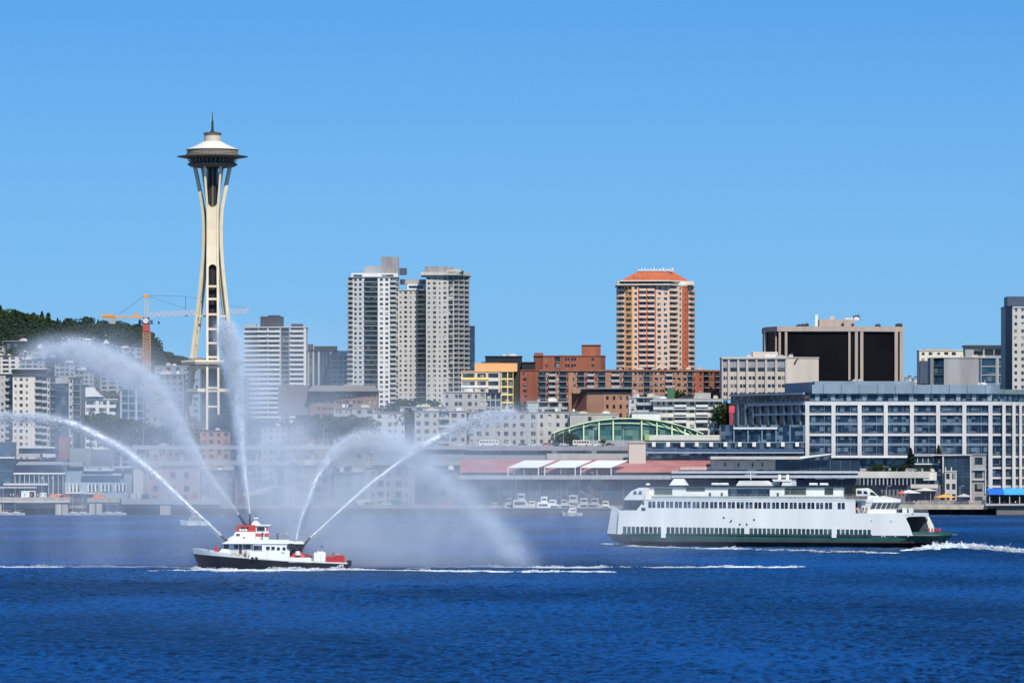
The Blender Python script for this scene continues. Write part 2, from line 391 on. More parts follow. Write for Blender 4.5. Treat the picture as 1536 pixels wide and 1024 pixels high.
# skyline platform and lower ring
m = MB(); m.lathe([(0, tz(548)), (17.2, tz(546.8)), (18.0, tz(543)), (17.6, tz(540.6)), (0, tz(540.6))], n=6); m.build('platform', cream, tower)
m = MB(); m.lathe([(0, tz(553)), (13, tz(553)), (14.5, tz(549)), (0, tz(549))], n=6); m.build('platform_soffit', cream, tower)
m = MB(); m.lathe([(12, tz(589)), (15.5, tz(588)), (15.5, tz(583)), (12, tz(583)), (12, tz(589))], n=6); m.build('lower_ring_beam', cream, tower)
m = MB()
for k in range(26):
    a = random.uniform(0, 6.28); r = random.uniform(5, 14); s_ = random.uniform(.5, 1.2)
    x, y_ = r*math.cos(a), r*math.sin(a); m = MB(); m.box(x-s_, x+s_, y_-s_, y_+s_, tz(540.6), tz(540.6)+random.uniform(.6, 1.7)); m.build('platform_equipment', mat('rust_equipment', (0.22, 0.15, 0.10), 0.8, var=.4, scale=.4), tower)
# ---------------------------------------------------------------- people
SKIN = mat('skin', (0.50, 0.30, 0.21), 0.6, var=0.03); HAIR = mat('hair_dark', (0.04, 0.025, 0.018), 0.7, var=0.1)
PEOPLE = {}
def person_mesh(pose):
    if pose in PEOPLE: return PEOPLE[pose]
    vs, es, rs = [], [], []
    def add(p, r, par=None):
        vs.append(p); rs.append(r)
        if par is not None: es.append((par, len(vs)-1))
        return len(vs)-1
    sit = pose == 'sit'
    hz = 0.93 if not sit else 0.50
    pel = add((0, 0, hz), 0.135)
    ch = add((0, 0, hz+0.24), 0.12, pel); c2 = add((0, 0.0, hz+0.42), 0.14, ch); nk = add((0, 0, hz+0.56), 0.055, c2)
    h0 = add((0, -0.01, hz+0.64), 0.075, nk); h1 = add((0, -0.015, hz+0.72), 0.092, h0); h2 = add((0, 0.0, hz+0.79), 0.07, h1)
    for s in (-1, 1):
        hp = add((s*0.1, 0, hz-0.05), 0.1, pel)
        if sit: kn = add((s*0.13, -0.42, hz-0.02), 0.065, hp); an = add((s*0.13, -0.44, 0.09), 0.045, kn)
        else:
            st = {'stand': 0.0, 'walk': s*0.22, 'raise': 0.04}[pose]
            kn = add((s*0.11, -0.03-st*0.5, 0.49), 0.066, hp); an = add((s*0.12, 0.02-st, 0.09), 0.043, kn)
        ay = vs[an][1]; add((s*0.13, ay-0.13, 0.04), 0.035, an)
        sh = add((s*0.18, 0, hz+0.48), 0.062, c2)
        if pose == 'raise': el = add((s*0.34, -0.08, hz+0.56), 0.042, sh); wr = add((s*0.30, -0.20, hz+0.78), 0.03, el); hd = Vector((0, -.25, 1)).normalized()
        elif pose == 'sit': el = add((s*0.25, -0.05, hz+0.22), 0.042, sh); wr = add((s*0.16, -0.27, hz+0.15), 0.03, el); hd = Vector((0, -1, -.2)).normalized()
        else: el = add((s*0.25, 0.03, hz+0.20), 0.042, sh); wr = add((s*0.26, -0.08 - (s*0.1 if pose == 'walk' else 0), hz-0.03), 0.03, el); hd = Vector((0, -.3, -1)).normalized()
        w = Vector(vs[wr]); pm = add(tuple(w+hd*0.07), 0.03, wr)
        side = Vector((0, 1, 0)).cross(hd).normalized() if abs(hd.y) < .9 else Vector((1, 0, 0))
        for k, ln in enumerate((0.07, 0.08, 0.075, 0.055)):
            b0 = Vector(vs[pm])+hd*0.02+side*(k-1.5)*0.02
            a = add(tuple(b0), 0.009, pm); q = add(tuple(b0+hd*ln*0.6), 0.009, a); add(tuple(b0+hd*ln+Vector((0, -.02, 0))), 0.008, q)
        a = add(tuple(w+hd*0.03+side*0.035*s), 0.01, pm); add(tuple(w+hd*0.08+side*0.06*s), 0.009, a)
    me = bpy.data.meshes.new('person_body'); me.from_pydata(vs, es, []); o = bpy.data.objects.new('tmp', me); COL.objects.link(o)
    md = o.modifiers.new('skin', 'SKIN'); sv = me.skin_vertices[0].data
    for i, r in enumerate(rs): sv[i].radius = (r*(1.25 if i in (pel, ch, c2) else 1), r*(0.8 if i in (pel, ch, c2) else 1))
    sv[0].use_root = True
    sb = o.modifiers.new('sub', 'SUBSURF'); sb.levels = 1; sb.render_levels = 1
    dg = bpy.context.evaluated_depsgraph_get(); dg.update()
    m2 = bpy.data.meshes.new_from_object(o.evaluated_get(dg)); bpy.data.objects.remove(o)
    PEOPLE[pose] = (m2, hz); return PEOPLE[pose]
PV = {}
def person(loc, rz, pose, top, legs, label, group=None):
    key = (pose, top.name, legs.name)
    if key not in PV:
        base, hz = person_mesh(pose); me = base.copy(); me.materials.clear()
        for mm in (SKIN, top, legs, HAIR, darksteel): me.materials.append(mm)
        for p in me.polygons:
            c = p.center; k = 1
            if c.z < 0.1: k = 4
            elif c.z < hz-0.02 and abs(c.x) < 0.24 and not (pose == 'sit' and c.z > hz+.02): k = 2
            if c.z > hz+0.58 and abs(c.x) < .14: k = 0
            if c.z > hz+0.755 and abs(c.x) < .14 or (c.z > hz+.66 and c.y > 0.03 and abs(c.x) < .14): k = 3
            if abs(c.x) > 0.2 and pose in ('stand', 'walk') and c.z < hz+0.02: k = 0
            if pose == 'raise' and c.z > hz+0.72 and abs(c.x) > .2: k = 0
            p.material_index = k
            p.use_smooth = True
        PV[key] = me
    o = bpy.data.objects.new('person', PV[key]); COL.objects.link(o); o.location = loc; o.rotation_euler = (0, 0, rz)
    tag(o, label, 'person', group); return o
C_RED = mat('cloth_red', (0.5, 0.03, 0.03), .8); C_BLUE = mat('cloth_blue', (0.04, 0.09, 0.3), .8); C_WHITE = mat('cloth_white', (0.75, 0.75, 0.72), .8)
C_DARK = mat('cloth_dark', (0.02, 0.02, 0.03), .8); C_TAN = mat('cloth_tan', (0.45, 0.34, 0.22), .8); C_JEAN = mat('cloth_jeans', (0.05, 0.08, 0.15), .8); C_ORANGE = mat('cloth_orange', (0.75, 0.22, 0.04), .8)

# ---------------------------------------------------------------- fireboat
white = mat('boat_white', (0.84, 0.84, 0.82), 0.35, var=0.05, scale=0.8, streak=0.06)
hullblack = mat('boat_hull_black', (0.022, 0.02, 0.024), 0.35, var=0.25, scale=0.5)
boatred = mat('boat_red', (0.55, 0.03, 0.03), 0.4, var=0.1)
deckgrey = mat('deck_grey', (0.22, 0.22, 0.23), 0.8)
winglass = glassmat('boat_glass', dark=(0.015, 0.022, 0.024), light=(0.15, 0.17, 0.16), frac=0.25, cell=1.3)
rubber = mat('rubber_black', (0.015, 0.015, 0.015), 0.7)
steel = mat('bare_steel', (0.35, 0.35, 0.36), 0.4, metal=0.7)
FY = 1110.0; FS = FY/F
fb = empty('fireboat', (xat(405, FY), FY, 0), 'white and red fireboat with a dark hull shooting water arcs from its cannons', 'fireboat')
def bx(px): return (px-405)*FS
def bz(py): return (853-py)*FS
ST = [(286.3, .08, 821), (289, .55, 821.5), (294, 1.15, 822.3), (302, 1.9, 823.6), (315, 2.8, 825.4), (330, 3.45, 827.2), (345, 3.8, 829), (375, 4.05, 832), (410, 4.1, 835), (450, 4.1, 836), (490, 4.05, 836.6), (512, 3.85, 837), (521, 3.6, 837), (524, 3.2, 837.2)]
BND = [(286, 829.8), (345, 834.6), (400, 839), (463, 842.8), (524, 845)]
def hull_pt(px, hb, z, ztop, sgn):
    w = max(0, 1-(px-286.3)/70.0)**1.6; xx = bx(px)+(ztop-z)*0.42*w
    f = (z+1.0)/(ztop+1.0); flare = (0.55+0.45*f**0.8) if px < 400 else (0.88+0.12*f)
    if px < 330: flare = (max(0, min(1, (z+1)/(ztop+1)))**0.55)*(1-(px-286)/44*0.0)*0.35+0.65*f**(1.3-0.9*min(1, (px-286)/44))
    return (xx, sgn*hb*max(0.04, min(1, flare)), z)
def hull_band(z_lo, z_hi, nlev, mt, name, inset=0.0, s0=0, s1=None, ztops=None):
    mb = MB(); sts = ST[s0:s1]
    for sgn in (-1, 1):
        rows = []
        for px, hb, pyt in sts:
            zt = bz(821) if px < 300 else bz(pyt); a = z_lo(px); bq = z_hi(px)
            rows.append([hull_pt(px, hb-inset, a+(bq-a)*k/nlev, zt, sgn) for k in range(nlev+1)])
        for i in range(len(rows)-1):
            for k in range(nlev): mb.face([rows[i][k], rows[i+1][k], rows[i+1][k+1], rows[i][k+1]] if sgn < 0 else [rows[i][k+1], rows[i+1][k+1], rows[i+1][k], rows[i][k]], 0, True)
    # transom
    if s1 is None:
        px, hb, pyt = sts[-1]; zt = bz(pyt)
        for k in range(nlev):
            a = z_lo(px)+(z_hi(px)-z_lo(px))*k/nlev; c = z_lo(px)+(z_hi(px)-z_lo(px))*(k+1)/nlev
            mb.face([hull_pt(px, hb, a, zt, -1), hull_pt(px, hb, a, zt, 1), hull_pt(px, hb, c, zt, 1), hull_pt(px, hb, c, zt, -1)])
    return mb
zb = lambda px: bz(lerp_table(BND, px))
hull_band(lambda p: -1.0, zb, 6, None, '').build('hull', hullblack, fb)
top = lambda px: bz(lerp_table([(286, 821), (327, 826.5), (341, 829), (346, 834.0), (524, 836)], px))
hb_ = hull_band(zb, lambda p: max(zb(p)+.05, bz(lerp_table([(286, 821), (327, 826.3), (343, 828.5)], p))), 2, None, '', s1=7); hb_.build('bulwark', white, fb)
mb = hull_band(lambda p: zb(p), lambda p: zb(p)+0.28, 1, None, '', inset=0.0, s0=6); mb.build('sheer_strake', white, fb)
m = MB(); m.path([hull_pt(p, h+.07, zb(p), bz(t_), -1) for p, h, t_ in ST], 0.09, 5); m.path([hull_pt(p, h+.07, zb(p), bz(t_), 1) for p, h, t_ in ST], 0.09, 5); m.build('rub_rail', mat('rail_grey', (.25, .25, .24), .6), fb)
m = MB(); pl = [(hull_pt(p, h-.05, bz(t_)-.9 if p < 345 else zb(p)+.1, bz(t_), -1)) for p, h, t_ in ST]
for i in range(len(pl)-1):
    a, c = pl[i], pl[i+1]; m.face([a, c, (c[0], -c[1], c[2]), (a[0], -a[1], a[2])])
m.build('deck', deckgrey, fb)
# main deckhouse
hw = 3.9
m = MB()
m.xzprism([(bx(375.5), bz(838)), (bx(434.5), bz(842)), (bx(436), bz(824)), (bx(432), bz(814)), (bx(381), bz(814)), (bx(381), bz(824.5)), (bx(375.5), bz(826))], -hw, hw)
m.build('deckhouse', white, fb)
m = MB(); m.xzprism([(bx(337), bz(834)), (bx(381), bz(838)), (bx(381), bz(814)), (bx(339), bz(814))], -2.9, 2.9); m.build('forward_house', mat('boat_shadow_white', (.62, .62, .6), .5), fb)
m = MB(); m.xzprism([(bx(330), bz(827.5)), (bx(345.5), bz(834)), (bx(345.5), bz(823)), (bx(334), bz(822))], -3.4, 3.4); m.build('fore_shelter', white, fb)
def pane(px0, px1, py0, py1, y, parent, mt=winglass, name='window', fr=True, th=0.04):
    w, h = (px1-px0)*FS, abs(py1-py0)*FS
    mb = MB(); mb.box(-w/2, w/2, -th, th, -h/2, h/2); o = mb.build(name, mt, parent, ((bx(px0)+bx(px1))/2, y, (bz(py0)+bz(py1))/2))
    if fr:
        f = MB()
        for q in ((-w/2-.07, -w/2, -h/2-.07, h/2+.07), (w/2, w/2+.07, -h/2-.07, h/2+.07), (-w/2, w/2, -h/2-.07, -h/2), (-w/2, w/2, h/2, h/2+.07)): f.box(q[0], q[1], -th-.03, th, q[2], q[3])
        f.build('frame', white, o)
    return o
for a in ((336.5, 344.5, 815.6, 823), (352, 358.5, 815.6, 823)): pane(*a, -2.93, fb)
pane(359.5, 364, 815.2, 830, -2.93, fb, mat('door_dark', (.05, .04, .045), .5), 'door')
pane(366, 377, 815.6, 823, -2.93, fb)
for a in ((381.5, 394.6, 817, 824.6), (400.5, 406, 818.6, 823.8), (408.3, 413.5, 818.6, 823.8)): pane(*a, -hw-.03, fb)
for c in (418.8, 427.3):
    m = MB(); m.tube((0, -.06, 0), (0, .04, 0), .36, n=14); m.build('porthole', winglass, fb, (bx(c), -hw-.02, bz(822)))
m = MB()
for k in range(3): m.xzprism([(bx(423+k*1.7), bz(829)), (bx(424.3+k*1.7), bz(829)), (bx(424.5+k*1.7), bz(827.6)), (bx(423.3+k*1.7), bz(827.4))], -hw-.02, -hw+.02)
m.build('name_lettering', C_DARK, fb)
# upper deck slab
m = MB(); m.xzprism([(bx(334), bz(814.6)), (bx(457.5), bz(815)), (bx(452), bz(811.5)), (bx(434), bz(811)), (bx(434), bz(809)), (bx(346), bz(808.5)), (bx(341), bz(811))], -4.15, 4.15); m.build('upper_deck', white, fb)
# wheelhouse base: sloping
m = MB(); m.xzprism([(bx(342), bz(808.6)), (bx(384), bz(808.6)), (bx(384), bz(797)), (bx(354), bz(797)), (bx(351.5), bz(803)), (bx(347), bz(804.5))], -2.8, 2.8); m.build('wheelhouse_base', white, fb)
pane(355, 361, 799.5, 803.5, -2.83, fb)
m = MB(); m.xzprism([(bx(365), bz(807)), (bx(369), bz(807.4)), (bx(368), bz(803.8)), (bx(366.4), bz(804.2))], -2.84, -2.78); m.build('red_emblem', boatred, fb)
m = MB(); m.xzprism([(bx(355.3), bz(797)), (bx(384.5), bz(797)), (bx(384.5), bz(787.2)), (bx(355), bz(787.2))], -2.5, 2.5); wh = m.build('wheelhouse', boatred, fb)
for k in range(3): pane(356.4+k*6.4, 361.4+k*6.4, 789.4, 793.6, -2.53, fb, fr=False)
for k in range(3):
    m = MB(); m.box(-.22, .22, -.04, .04, -.2, .25); m.build('white_lettering', C_WHITE, wh, (bx(361.5+k*4.3), -2.55, bz(794.4)))
m = MB(); m.xzprism([(bx(384.5), bz(809)), (bx(403), bz(809)), (bx(403.5), bz(797.5)), (bx(384.5), bz(797.5))], -2.3, 2.3); m.build('aft_cabin_base', white, fb)
m = MB(); m.xzprism([(bx(384.5), bz(797.5)), (bx(403.5), bz(797.5)), (bx(402), bz(788)), (bx(384.5), bz(788))], -2.3, 2.3); m.build('aft_cabin', white, fb)
pane(386, 398, 789.6, 796, -2.33, fb); pane(400, 402.6, 789.6, 796, -2.33, fb, boatred, 'red_panel', fr=False)
for a in ((384, 395.5, 799.4, 803.6), (397.5, 404, 799, 804)): pane(*a, -2.36, fb, boatred, 'red_panel', fr=False)
m = MB(); m.box(bx(383), bx(406.5), -2.7, 2.7, bz(788), bz(786.6)); m.build('cabin_roof', white, fb)
m = MB(); m.prism([(bx(377), -1.4), (bx(391), -1.4), (bx(391), 1.4), (bx(377), 1.4)], bz(786.6), bz(781.5), top=[(bx(380.5), -.6), (bx(387), -.6), (bx(387), .6), (bx(380.5), .6)])
m.box(bx(382), bx(385.4), -.4, .4, bz(781.5), bz(777)); m.box(bx(380.6), bx(388), -.9, .9, bz(777), bz(775.8)); m.build('mast_base', white, fb)
m = MB(); m.tube((bx(383.5), 0, bz(775.8)), (bx(383.5), 0, bz(768)), .16, .1); m.box(bx(382.3), bx(384.7), -.5, .5, bz(772), bz(771.2)); m.tube((bx(383.5), 0, bz(771)), (bx(383.5), 0, bz(769.6)), .35, .2, 10); m.build('mast', steel, fb)
# water cannons
def cannon(p0, p1, y, r=.17):
    a = Vector((bx(p0[0]), y, bz(p0[1]))); c = Vector((bx(p1[0]), y, bz(p1[1]))); o = MB()
    d = (c-a).normalized(); o.tube(a, c, r*1.5, r*.8, 10); o.tube(c-d*.3, c, r*1.15, r*1.15, 10); o.tube(a+Vector((0, 0, -.6)), a+Vector((0, 0, .25)), r*2.0, r*1.8, 10)
    o.tube(a-Vector((0, .55, 0)), a+Vector((0, .55, 0)), r*1.2, n=10); o.tube(a+d*.8+Vector((0, .3, .1)), a+d*1.6+Vector((0, .2, 0)), r*.6, n=6)
    return o.build('water_cannon', darksteel, fb)
cannon((368.5, 787), (358.8, 772), -.8, .24); cannon((375, 786.5), (374.6, 770.6), .8, .18); cannon((340.5, 811), (331.8, 802.6), -1.5)
cannon((441, 824), (443.8, 810.5), -2.2, .2); cannon((451, 823), (465.5, 805.8), -.6, .2)
# aft red structure
m = MB(); m.prism([(bx(434), -3.2), (bx(459), -3.2), (bx(459), 3.2), (bx(434), 3.2)], bz(836.5), bz(824), top=[(bx(438.5), -2), (bx(452), -2), (bx(452), 2), (bx(438.5), 2)]); m.build('aft_turret_base', boatred, fb)
m = MB(); m.xzprism([(bx(452), bz(836.5)), (bx(469), bz(836.5)), (bx(469), bz(834)), (bx(454), bz(828))], -2.6, 2.6); m.build('aft_ramp', mat('dark_red', (.22, .03, .035), .6), fb)
m = MB(); m.box(bx(436), bx(455), -2.4, 2.4, bz(822), bz(815)); m.build('aft_machinery', mat('machinery_grey', (.12, .11, .10), .6, var=.5, scale=2.), fb)
for c in (436, 440): 
    m = MB(); m.tube((bx(c), -4.2, bz(818.5)), (bx(c), -3.7, bz(818.5)), .62, n=16); m.tube((bx(c), -4.25, bz(818.5)), (bx(c), -4.15, bz(818.5)), .3, n=12); m.build('hose_reel', darksteel, fb)
for c in (446.5, 448.8):
    m = MB(); m.tube((0, 0, -.45), (0, 0, .45), .42, .3, 12); m.build('white_drum', white, fb, (bx(c), -3.3, bz(829)))
# bulwark aft
m = MB()
for sg in (-1, 1):
    m.xzprism([(bx(434), bz(842.4)), (bx(468), bz(843.4)), (bx(467.5), bz(835.4)), (bx(434), bz(835))], sg*4.0-.06, sg*4.0+.06)
m.build('side_bulwark', white, fb)
m = MB(); m.box(bx(470), bx(488.5), -3.3, 2.8, bz(843), bz(841)); m.build('rack_base', white, fb)
for c, y, sc in ((473.5, -3.0, .95), (478.3, -2.9, 1.1), (483, -2.9, 1.1), (486.8, -2.8, 1.0)):
    m = MB(); r = .40*sc; m.lathe([(0, 0), (r, .05), (r, 1.5*sc), (r*.8, 1.72*sc), (r*.35, 1.85*sc), (0, 1.87*sc)], n=16, smooth=True); m.tube((0, 0, 1.8*sc), (0, 0, 2.1*sc), .1, n=8); m.build('foam_tank', white, fb, (bx(c), y, bz(841)))
m = MB(); m.xzprism([(bx(489.5), bz(842.5)), (bx(517.5), bz(843.5)), (bx(517.5), bz(832.5)), (bx(506), bz(832)), (bx(500), bz(834)), (bx(490.5), bz(834))], -3.2, -2.9); m.xzprism([(bx(489.5), bz(842.5)), (bx(517.5), bz(843.5)), (bx(517.5), bz(834)), (bx(490.5), bz(834))], 2.9, 3.2); m.build('red_stern_screen', boatred, fb)
m = MB(); 
for k in range(8):
    a = bx(490+k*3.6); m.tube((a, -3.5, bz(843)), (a, -3.5, bz(831.5)), .05, n=5)
m.tube((bx(490), -3.5, bz(831.5)), (bx(515.2), -3.5, bz(831.5)), .05, n=5); m.tube((bx(490), -3.5, bz(835)), (bx(515.2), -3.5, bz(835)), .04, n=5); m.build('stern_railing', boatred, fb)
m = MB()
for k in range(7):
    a = R(-80+k*26); 
    m.tube((bx(519.5)+.5+.2*math.cos(a), 3.1*math.sin(a), bz(848)), (bx(519.5)+.5+.2*math.cos(a), 3.1*math.sin(a), bz(840+2*(k % 2))), .4, .4, 12)
m.build('stern_fender', rubber, fb)
for c in (510.8, 514.6):
    m = MB(); m.box(-.2, .2, -.03, .03, -.18, .18); m.build('white_lettering', C_WHITE, fb, (bx(c), -3.95, bz(847)))
# railings & small fittings
m = MB()
for k in range(22):
    a = 388+k*2.25; m.tube((bx(a+18 if a > 440 else a+0), -4.0, bz(809)), (bx(a+0), -4.0, bz(801.5)), .03, n=4) if a < 436 else None
m.tube((bx(388), -4, bz(801.5)), (bx(435), -4, bz(801.5)), .035, n=4); m.tube((bx(388), -4, bz(805)), (bx(435), -4, bz(805)), .03, n=4)
m.tube((bx(388), 4, bz(801.5)), (bx(435), 4, bz(801.5)), .035, n=4); m.build('upper_railing', steel, fb)
m = MB(); m.box(bx(415), bx(429), -1.5, 1.5, bz(809), bz(805)); m.tube((bx(419), -1, bz(805)), (bx(419), -1, bz(797)), .06, n=5); m.tube((bx(426), -1, bz(805)), (bx(426), -1, bz(795)), .06, n=5); m.path([(bx(407), -1, bz(799)), (bx(414), -1, bz(797)), (bx(426), -1, bz(797.5)), (bx(432), -1, bz(801))], .05, 4); m.build('deck_locker', steel, fb)
m = MB(); m.path([(bx(p), -hull_pt(p, h, 1, 2, 1)[1]+.1, top(p)+.75) for p, h, t_ in ST[1:6]], .03, 4)
for p, h, t_ in ST[1:6]: m.tube((bx(p), -hull_pt(p, h, 1, 2, 1)[1]+.1, top(p)), (bx(p), -hull_pt(p, h, 1, 2, 1)[1]+.1, top(p)+.75), .03, n=4)
m.build('bow_railing', steel, fb)
m = MB(); m.box(bx(322), bx(328), -1, 1, bz(828), bz(821)); m.tube((bx(325), -.8, bz(822)), (bx(325), .8, bz(822)), .5, n=12); m.build('anchor_winch', boatred, fb)
for a in (380, 386):
    m = MB(); m.tube((bx(a), -4.3, bz(836.5)), (bx(a), -4.05, bz(836.5)), .33, n=12); m.build('fender', rubber, fb)
m = MB(); m.tube((bx(481), .5, bz(842)), (bx(483), .5, bz(818.5)), .05, n=5); m.build('flagpole', steel, fb)
m = MB(); m.box(bx(481), bx(484.5), .47, .53, bz(821), bz(818)); m.build('flag', C_BLUE, fb)
fz = zb(370)+.1
person((bx(369.5)+fb.location.x, FY-3.4, fz), .3, 'stand', C_TAN, C_DARK, 'person in tan jacket standing at the fireboat side door')
person((bx(500)+fb.location.x, FY-1.8, bz(843)+.6), 1.2, 'stand', C_DARK, C_DARK, 'person in dark clothes behind the red screen on the fireboat stern')
person((bx(507)+fb.location.x, FY-1.4, bz(843)+.3), -.6, 'stand', C_WHITE, C_DARK, 'person in a white top at the back of the fireboat')

person((bx(417)+fb.location.x, FY-3.2, bz(809)), .8, 'stand', C_BLUE, C_DARK, 'person in blue on the fireboat upper deck behind the railing')
person((bx(395)+fb.location.x, FY-3.4, bz(809)), -.5, 'walk', C_DARK, C_DARK, 'person in dark clothes walking on the upper deck by the fireboat cabin')
m = MB()
for k in range(14): m.tube((bx(440+k*2), -4.02, bz(835.4)), (bx(440+k*2), -4.02, bz(829)), .025, n=4)
m.tube((bx(440), -4.02, bz(829)), (bx(466), -4.02, bz(829)), .03, n=4); m.build('side_railing', steel, fb)
m = MB(); m.path([(bx(346), -3.6, bz(832)), (bx(352), -3.7, bz(829)), (bx(358), -3.6, bz(833)), (bx(364), -3.7, bz(830)), (bx(372), -3.7, bz(834))], .08, 5); m.build('fire_hose', mat('hose_tan', (.35, .25, .12), .8), fb)
# ---------------------------------------------------------------- ferry
fgreen = mat('ferry_green', (0.032, 0.095, 0.075), 0.45, var=0.15, scale=0.25, streak=0.08)
fhull = mat('ferry_hull_dark', (0.014, 0.03, 0.03), 0.45, var=0.25, scale=0.3)
fred = mat('ferry_red_line', (0.10, 0.03, 0.035), 0.5)
fwhite = mat('ferry_white', (0.82, 0.81, 0.73), 0.4, var=0.05, scale=0.2, streak=0.06)
fglass = glassmat('ferry_glass', dark=(0.012, 0.02, 0.035), light=(0.10, 0.13, 0.18), frac=0.25, cell=1.9)
fopen = glassmat('ferry_opening', dark=(0.012, 0.03, 0.03), light=(0.10, 0.16, 0.15), frac=0.2, cell=1.9, rough=.6)
fblack = mat('ferry_black', (0.012, 0.014, 0.014), 0.5)
A = R(22); FC, FSn = math.cos(A), math.sin(A); HB = 10.5
FXc, FYc = 74.5, 1424.0
ferry = empty('car_ferry', (FXc, FYc, 0), 'long white double ended car ferry with a green hull passing behind the fireboat', 'ferry', rz=-A)
sx, sy = FXc-HB*FSn, FYc-HB*FC          # middle of the near side
def lx(px): return ((px-768)*sy-F*sx)/(F*FC+(px-768)*FSn)
def lz(py, px): return CAMZ+(HY-py)*(sy-lx(px)*FSn)/F
LT, RT = lx(895), lx(1407); LM = (LT+RT)/2; HL = (RT-LT)/2

def plan(hl, hb, taper=20, n=10):
    P = []
    for sg in (1, -1):
        for k in range(n+1):
            a = (k/n*2-1)*math.pi/2*sg
            P.append((LM+sg*(hl-taper+taper*abs(math.cos(a))**0.8), hb*math.copysign(abs(math.sin(a))**0.8, math.sin(a))))
    return P
zb1 = lz(812.5, 1165); zb2 = lz(802, 1165)
def loft(levels):
    mb = MB()
    for (Pa, za, q), (Pb, zb_, _) in zip(levels[:-1], levels[1:]):
        n = len(Pa)
        mb.raw([(p[0], p[1], za) for p in Pa]+[(p[0], p[1], zb_) for p in Pb], [(i, (i+1) % n, n+(i+1) % n, n+i) for i in range(n)], q)
    Pb, zt, q = levels[-1]; mb.face([(p[0], p[1], zt) for p in Pb], q)
    return mb
P_hi = plan(HL, HB, 12)
loft([(plan(HL-7, HB-2.0, 24), -1, 0), (plan(HL-5.5, HB-1.2, 21), .3, 0), (plan(HL-1.8, HB-.15, 15), zb1-.12, 1), (plan(HL-1.6, HB-.1, 15), zb1+.12, 2), (P_hi, zb2, 2)]).build('hull', [fhull, fred, fgreen], ferry)
zc0, zc1 = zb2, lz(792.5, 1165); zup1 = lz(750, 1165); zd = lz(769, 1165)
xb, xa = lx(1369), lx(926); xf = lx(1357); xwl = lx(1283)
m = MB()
for sg in (-1, 1):
    m.xzprism([(xa, zc0), (xb, zc0), (lx(1364), lz(788, 1364)), (lx(1359.5), lz(779, 1360)), (xf, lz(774.5, 1357)), (xf, zd), (xwl, zd), (xwl, zup1), (lx(967), zup1), (lx(955), lz(765, 955)), (lx(929), lz(765, 929))], sg*HB-.15, sg*HB+.15)
m.build('side_wall', fwhite, ferry)
# raised bulwark round each rounded end
for e, nm in ((1, 'bow_bulwark'), (-1, 'stern_bulwark')):
    pts = [p for p in P_hi if (p[0] > xb-1 if e > 0 else p[0] < xa+1)]
    m = MB()
    hh = 1.0 if e > 0 else 1.2
    for p, q in zip(pts[:-1], pts[1:]):
        m.raw([(p[0], p[1], zb2), (q[0], q[1], zb2), (q[0], q[1], zb2+hh), (p[0], p[1], zb2+hh), (LM+(p[0]-LM)*.995, p[1]*.98, zb2), (LM+(q[0]-LM)*.995, q[1]*.98, zb2), (LM+(q[0]-LM)*.995, q[1]*.98, zb2+hh), (LM+(p[0]-LM)*.995, p[1]*.98, zb2+hh)], [(0,1,2,3), (7,6,5,4), (3,2,6,7)])
    m.build(nm, fgreen, ferry)
# end portal (right): arched beam across, far post; inner bulkhead
m = MB(); n = 12; zt = zd
for k in range(n):
    y0, y1 = -HB+.15+k*(2*HB-.3)/n, -HB+.15+(k+1)*(2*HB-.3)/n
    d0 = .9+1.1*abs((k)/n*2-1)**8; d1 = .9+1.1*abs((k+1)/n*2-1)**8
    m.raw([(xf-.5, y0, zt-d0), (xf-.5, y1, zt-d1), (xf-.5, y1, zt), (xf-.5, y0, zt), (xf, y0, zt-d0), (xf, y1, zt-d1), (xf, y1, zt), (xf, y0, zt)], [(0,3,2,1), (4,5,6,7), (0,1,5,4), (3,7,6,2)])
m.build('portal_beam', fwhite, ferry)
m = MB(); m.xzprism([(xf-9, zc0+.3), (xb-1.7, zc0+.3), (xf-.6, zd-1.6), (xf-1.1, zd-.4), (xf-9, zd-.4)], HB-.35, HB-.16); m.build('inner_shade_sheet', mat('ferry_inner_shade', (.05, .065, .08), .7, var=.4), ferry)  # added dark sheet: interior shade painted over the sunlit far wall
m = MB(); m.box(xf-9.2, xf-9, -HB+.4, HB-.4, zc0, zd-.4); m.build('inner_bulkhead', mat('ferry_inner_shade', (.05, .065, .08), .7, var=.4), ferry)  # bulkhead colour carries the same painted interior shade
for k, yy in enumerate((-6, -1, 4)):
    m = MB(); m.box(xf-8.9, xf-6.5, yy-.9, yy+.9, zc0+.45, zc0+1.3); m.box(xf-8.9, xf-7.2, yy-.75, yy+.75, zc0+1.3, zc0+1.9)
    for s_ in (-1, 1): m.tube((xf-6.9, yy+s_*.85, zc0+.4), (xf-6.9, yy+s_*.6, zc0+.4), .34, n=10)
    o_ = m.build('car', [C_DARK, white, C_RED][k], None, None)
    o_.location = (FXc, FYc, 0); o_.rotation_euler = (0, 0, -A); tag(o_, ['black car in the dark mouth of the ferry car deck nearest the near wall', 'white car in the middle of the ferry car deck mouth', 'red car on the far side of the ferry car deck mouth'][k], 'car', 'cars inside the ferry')
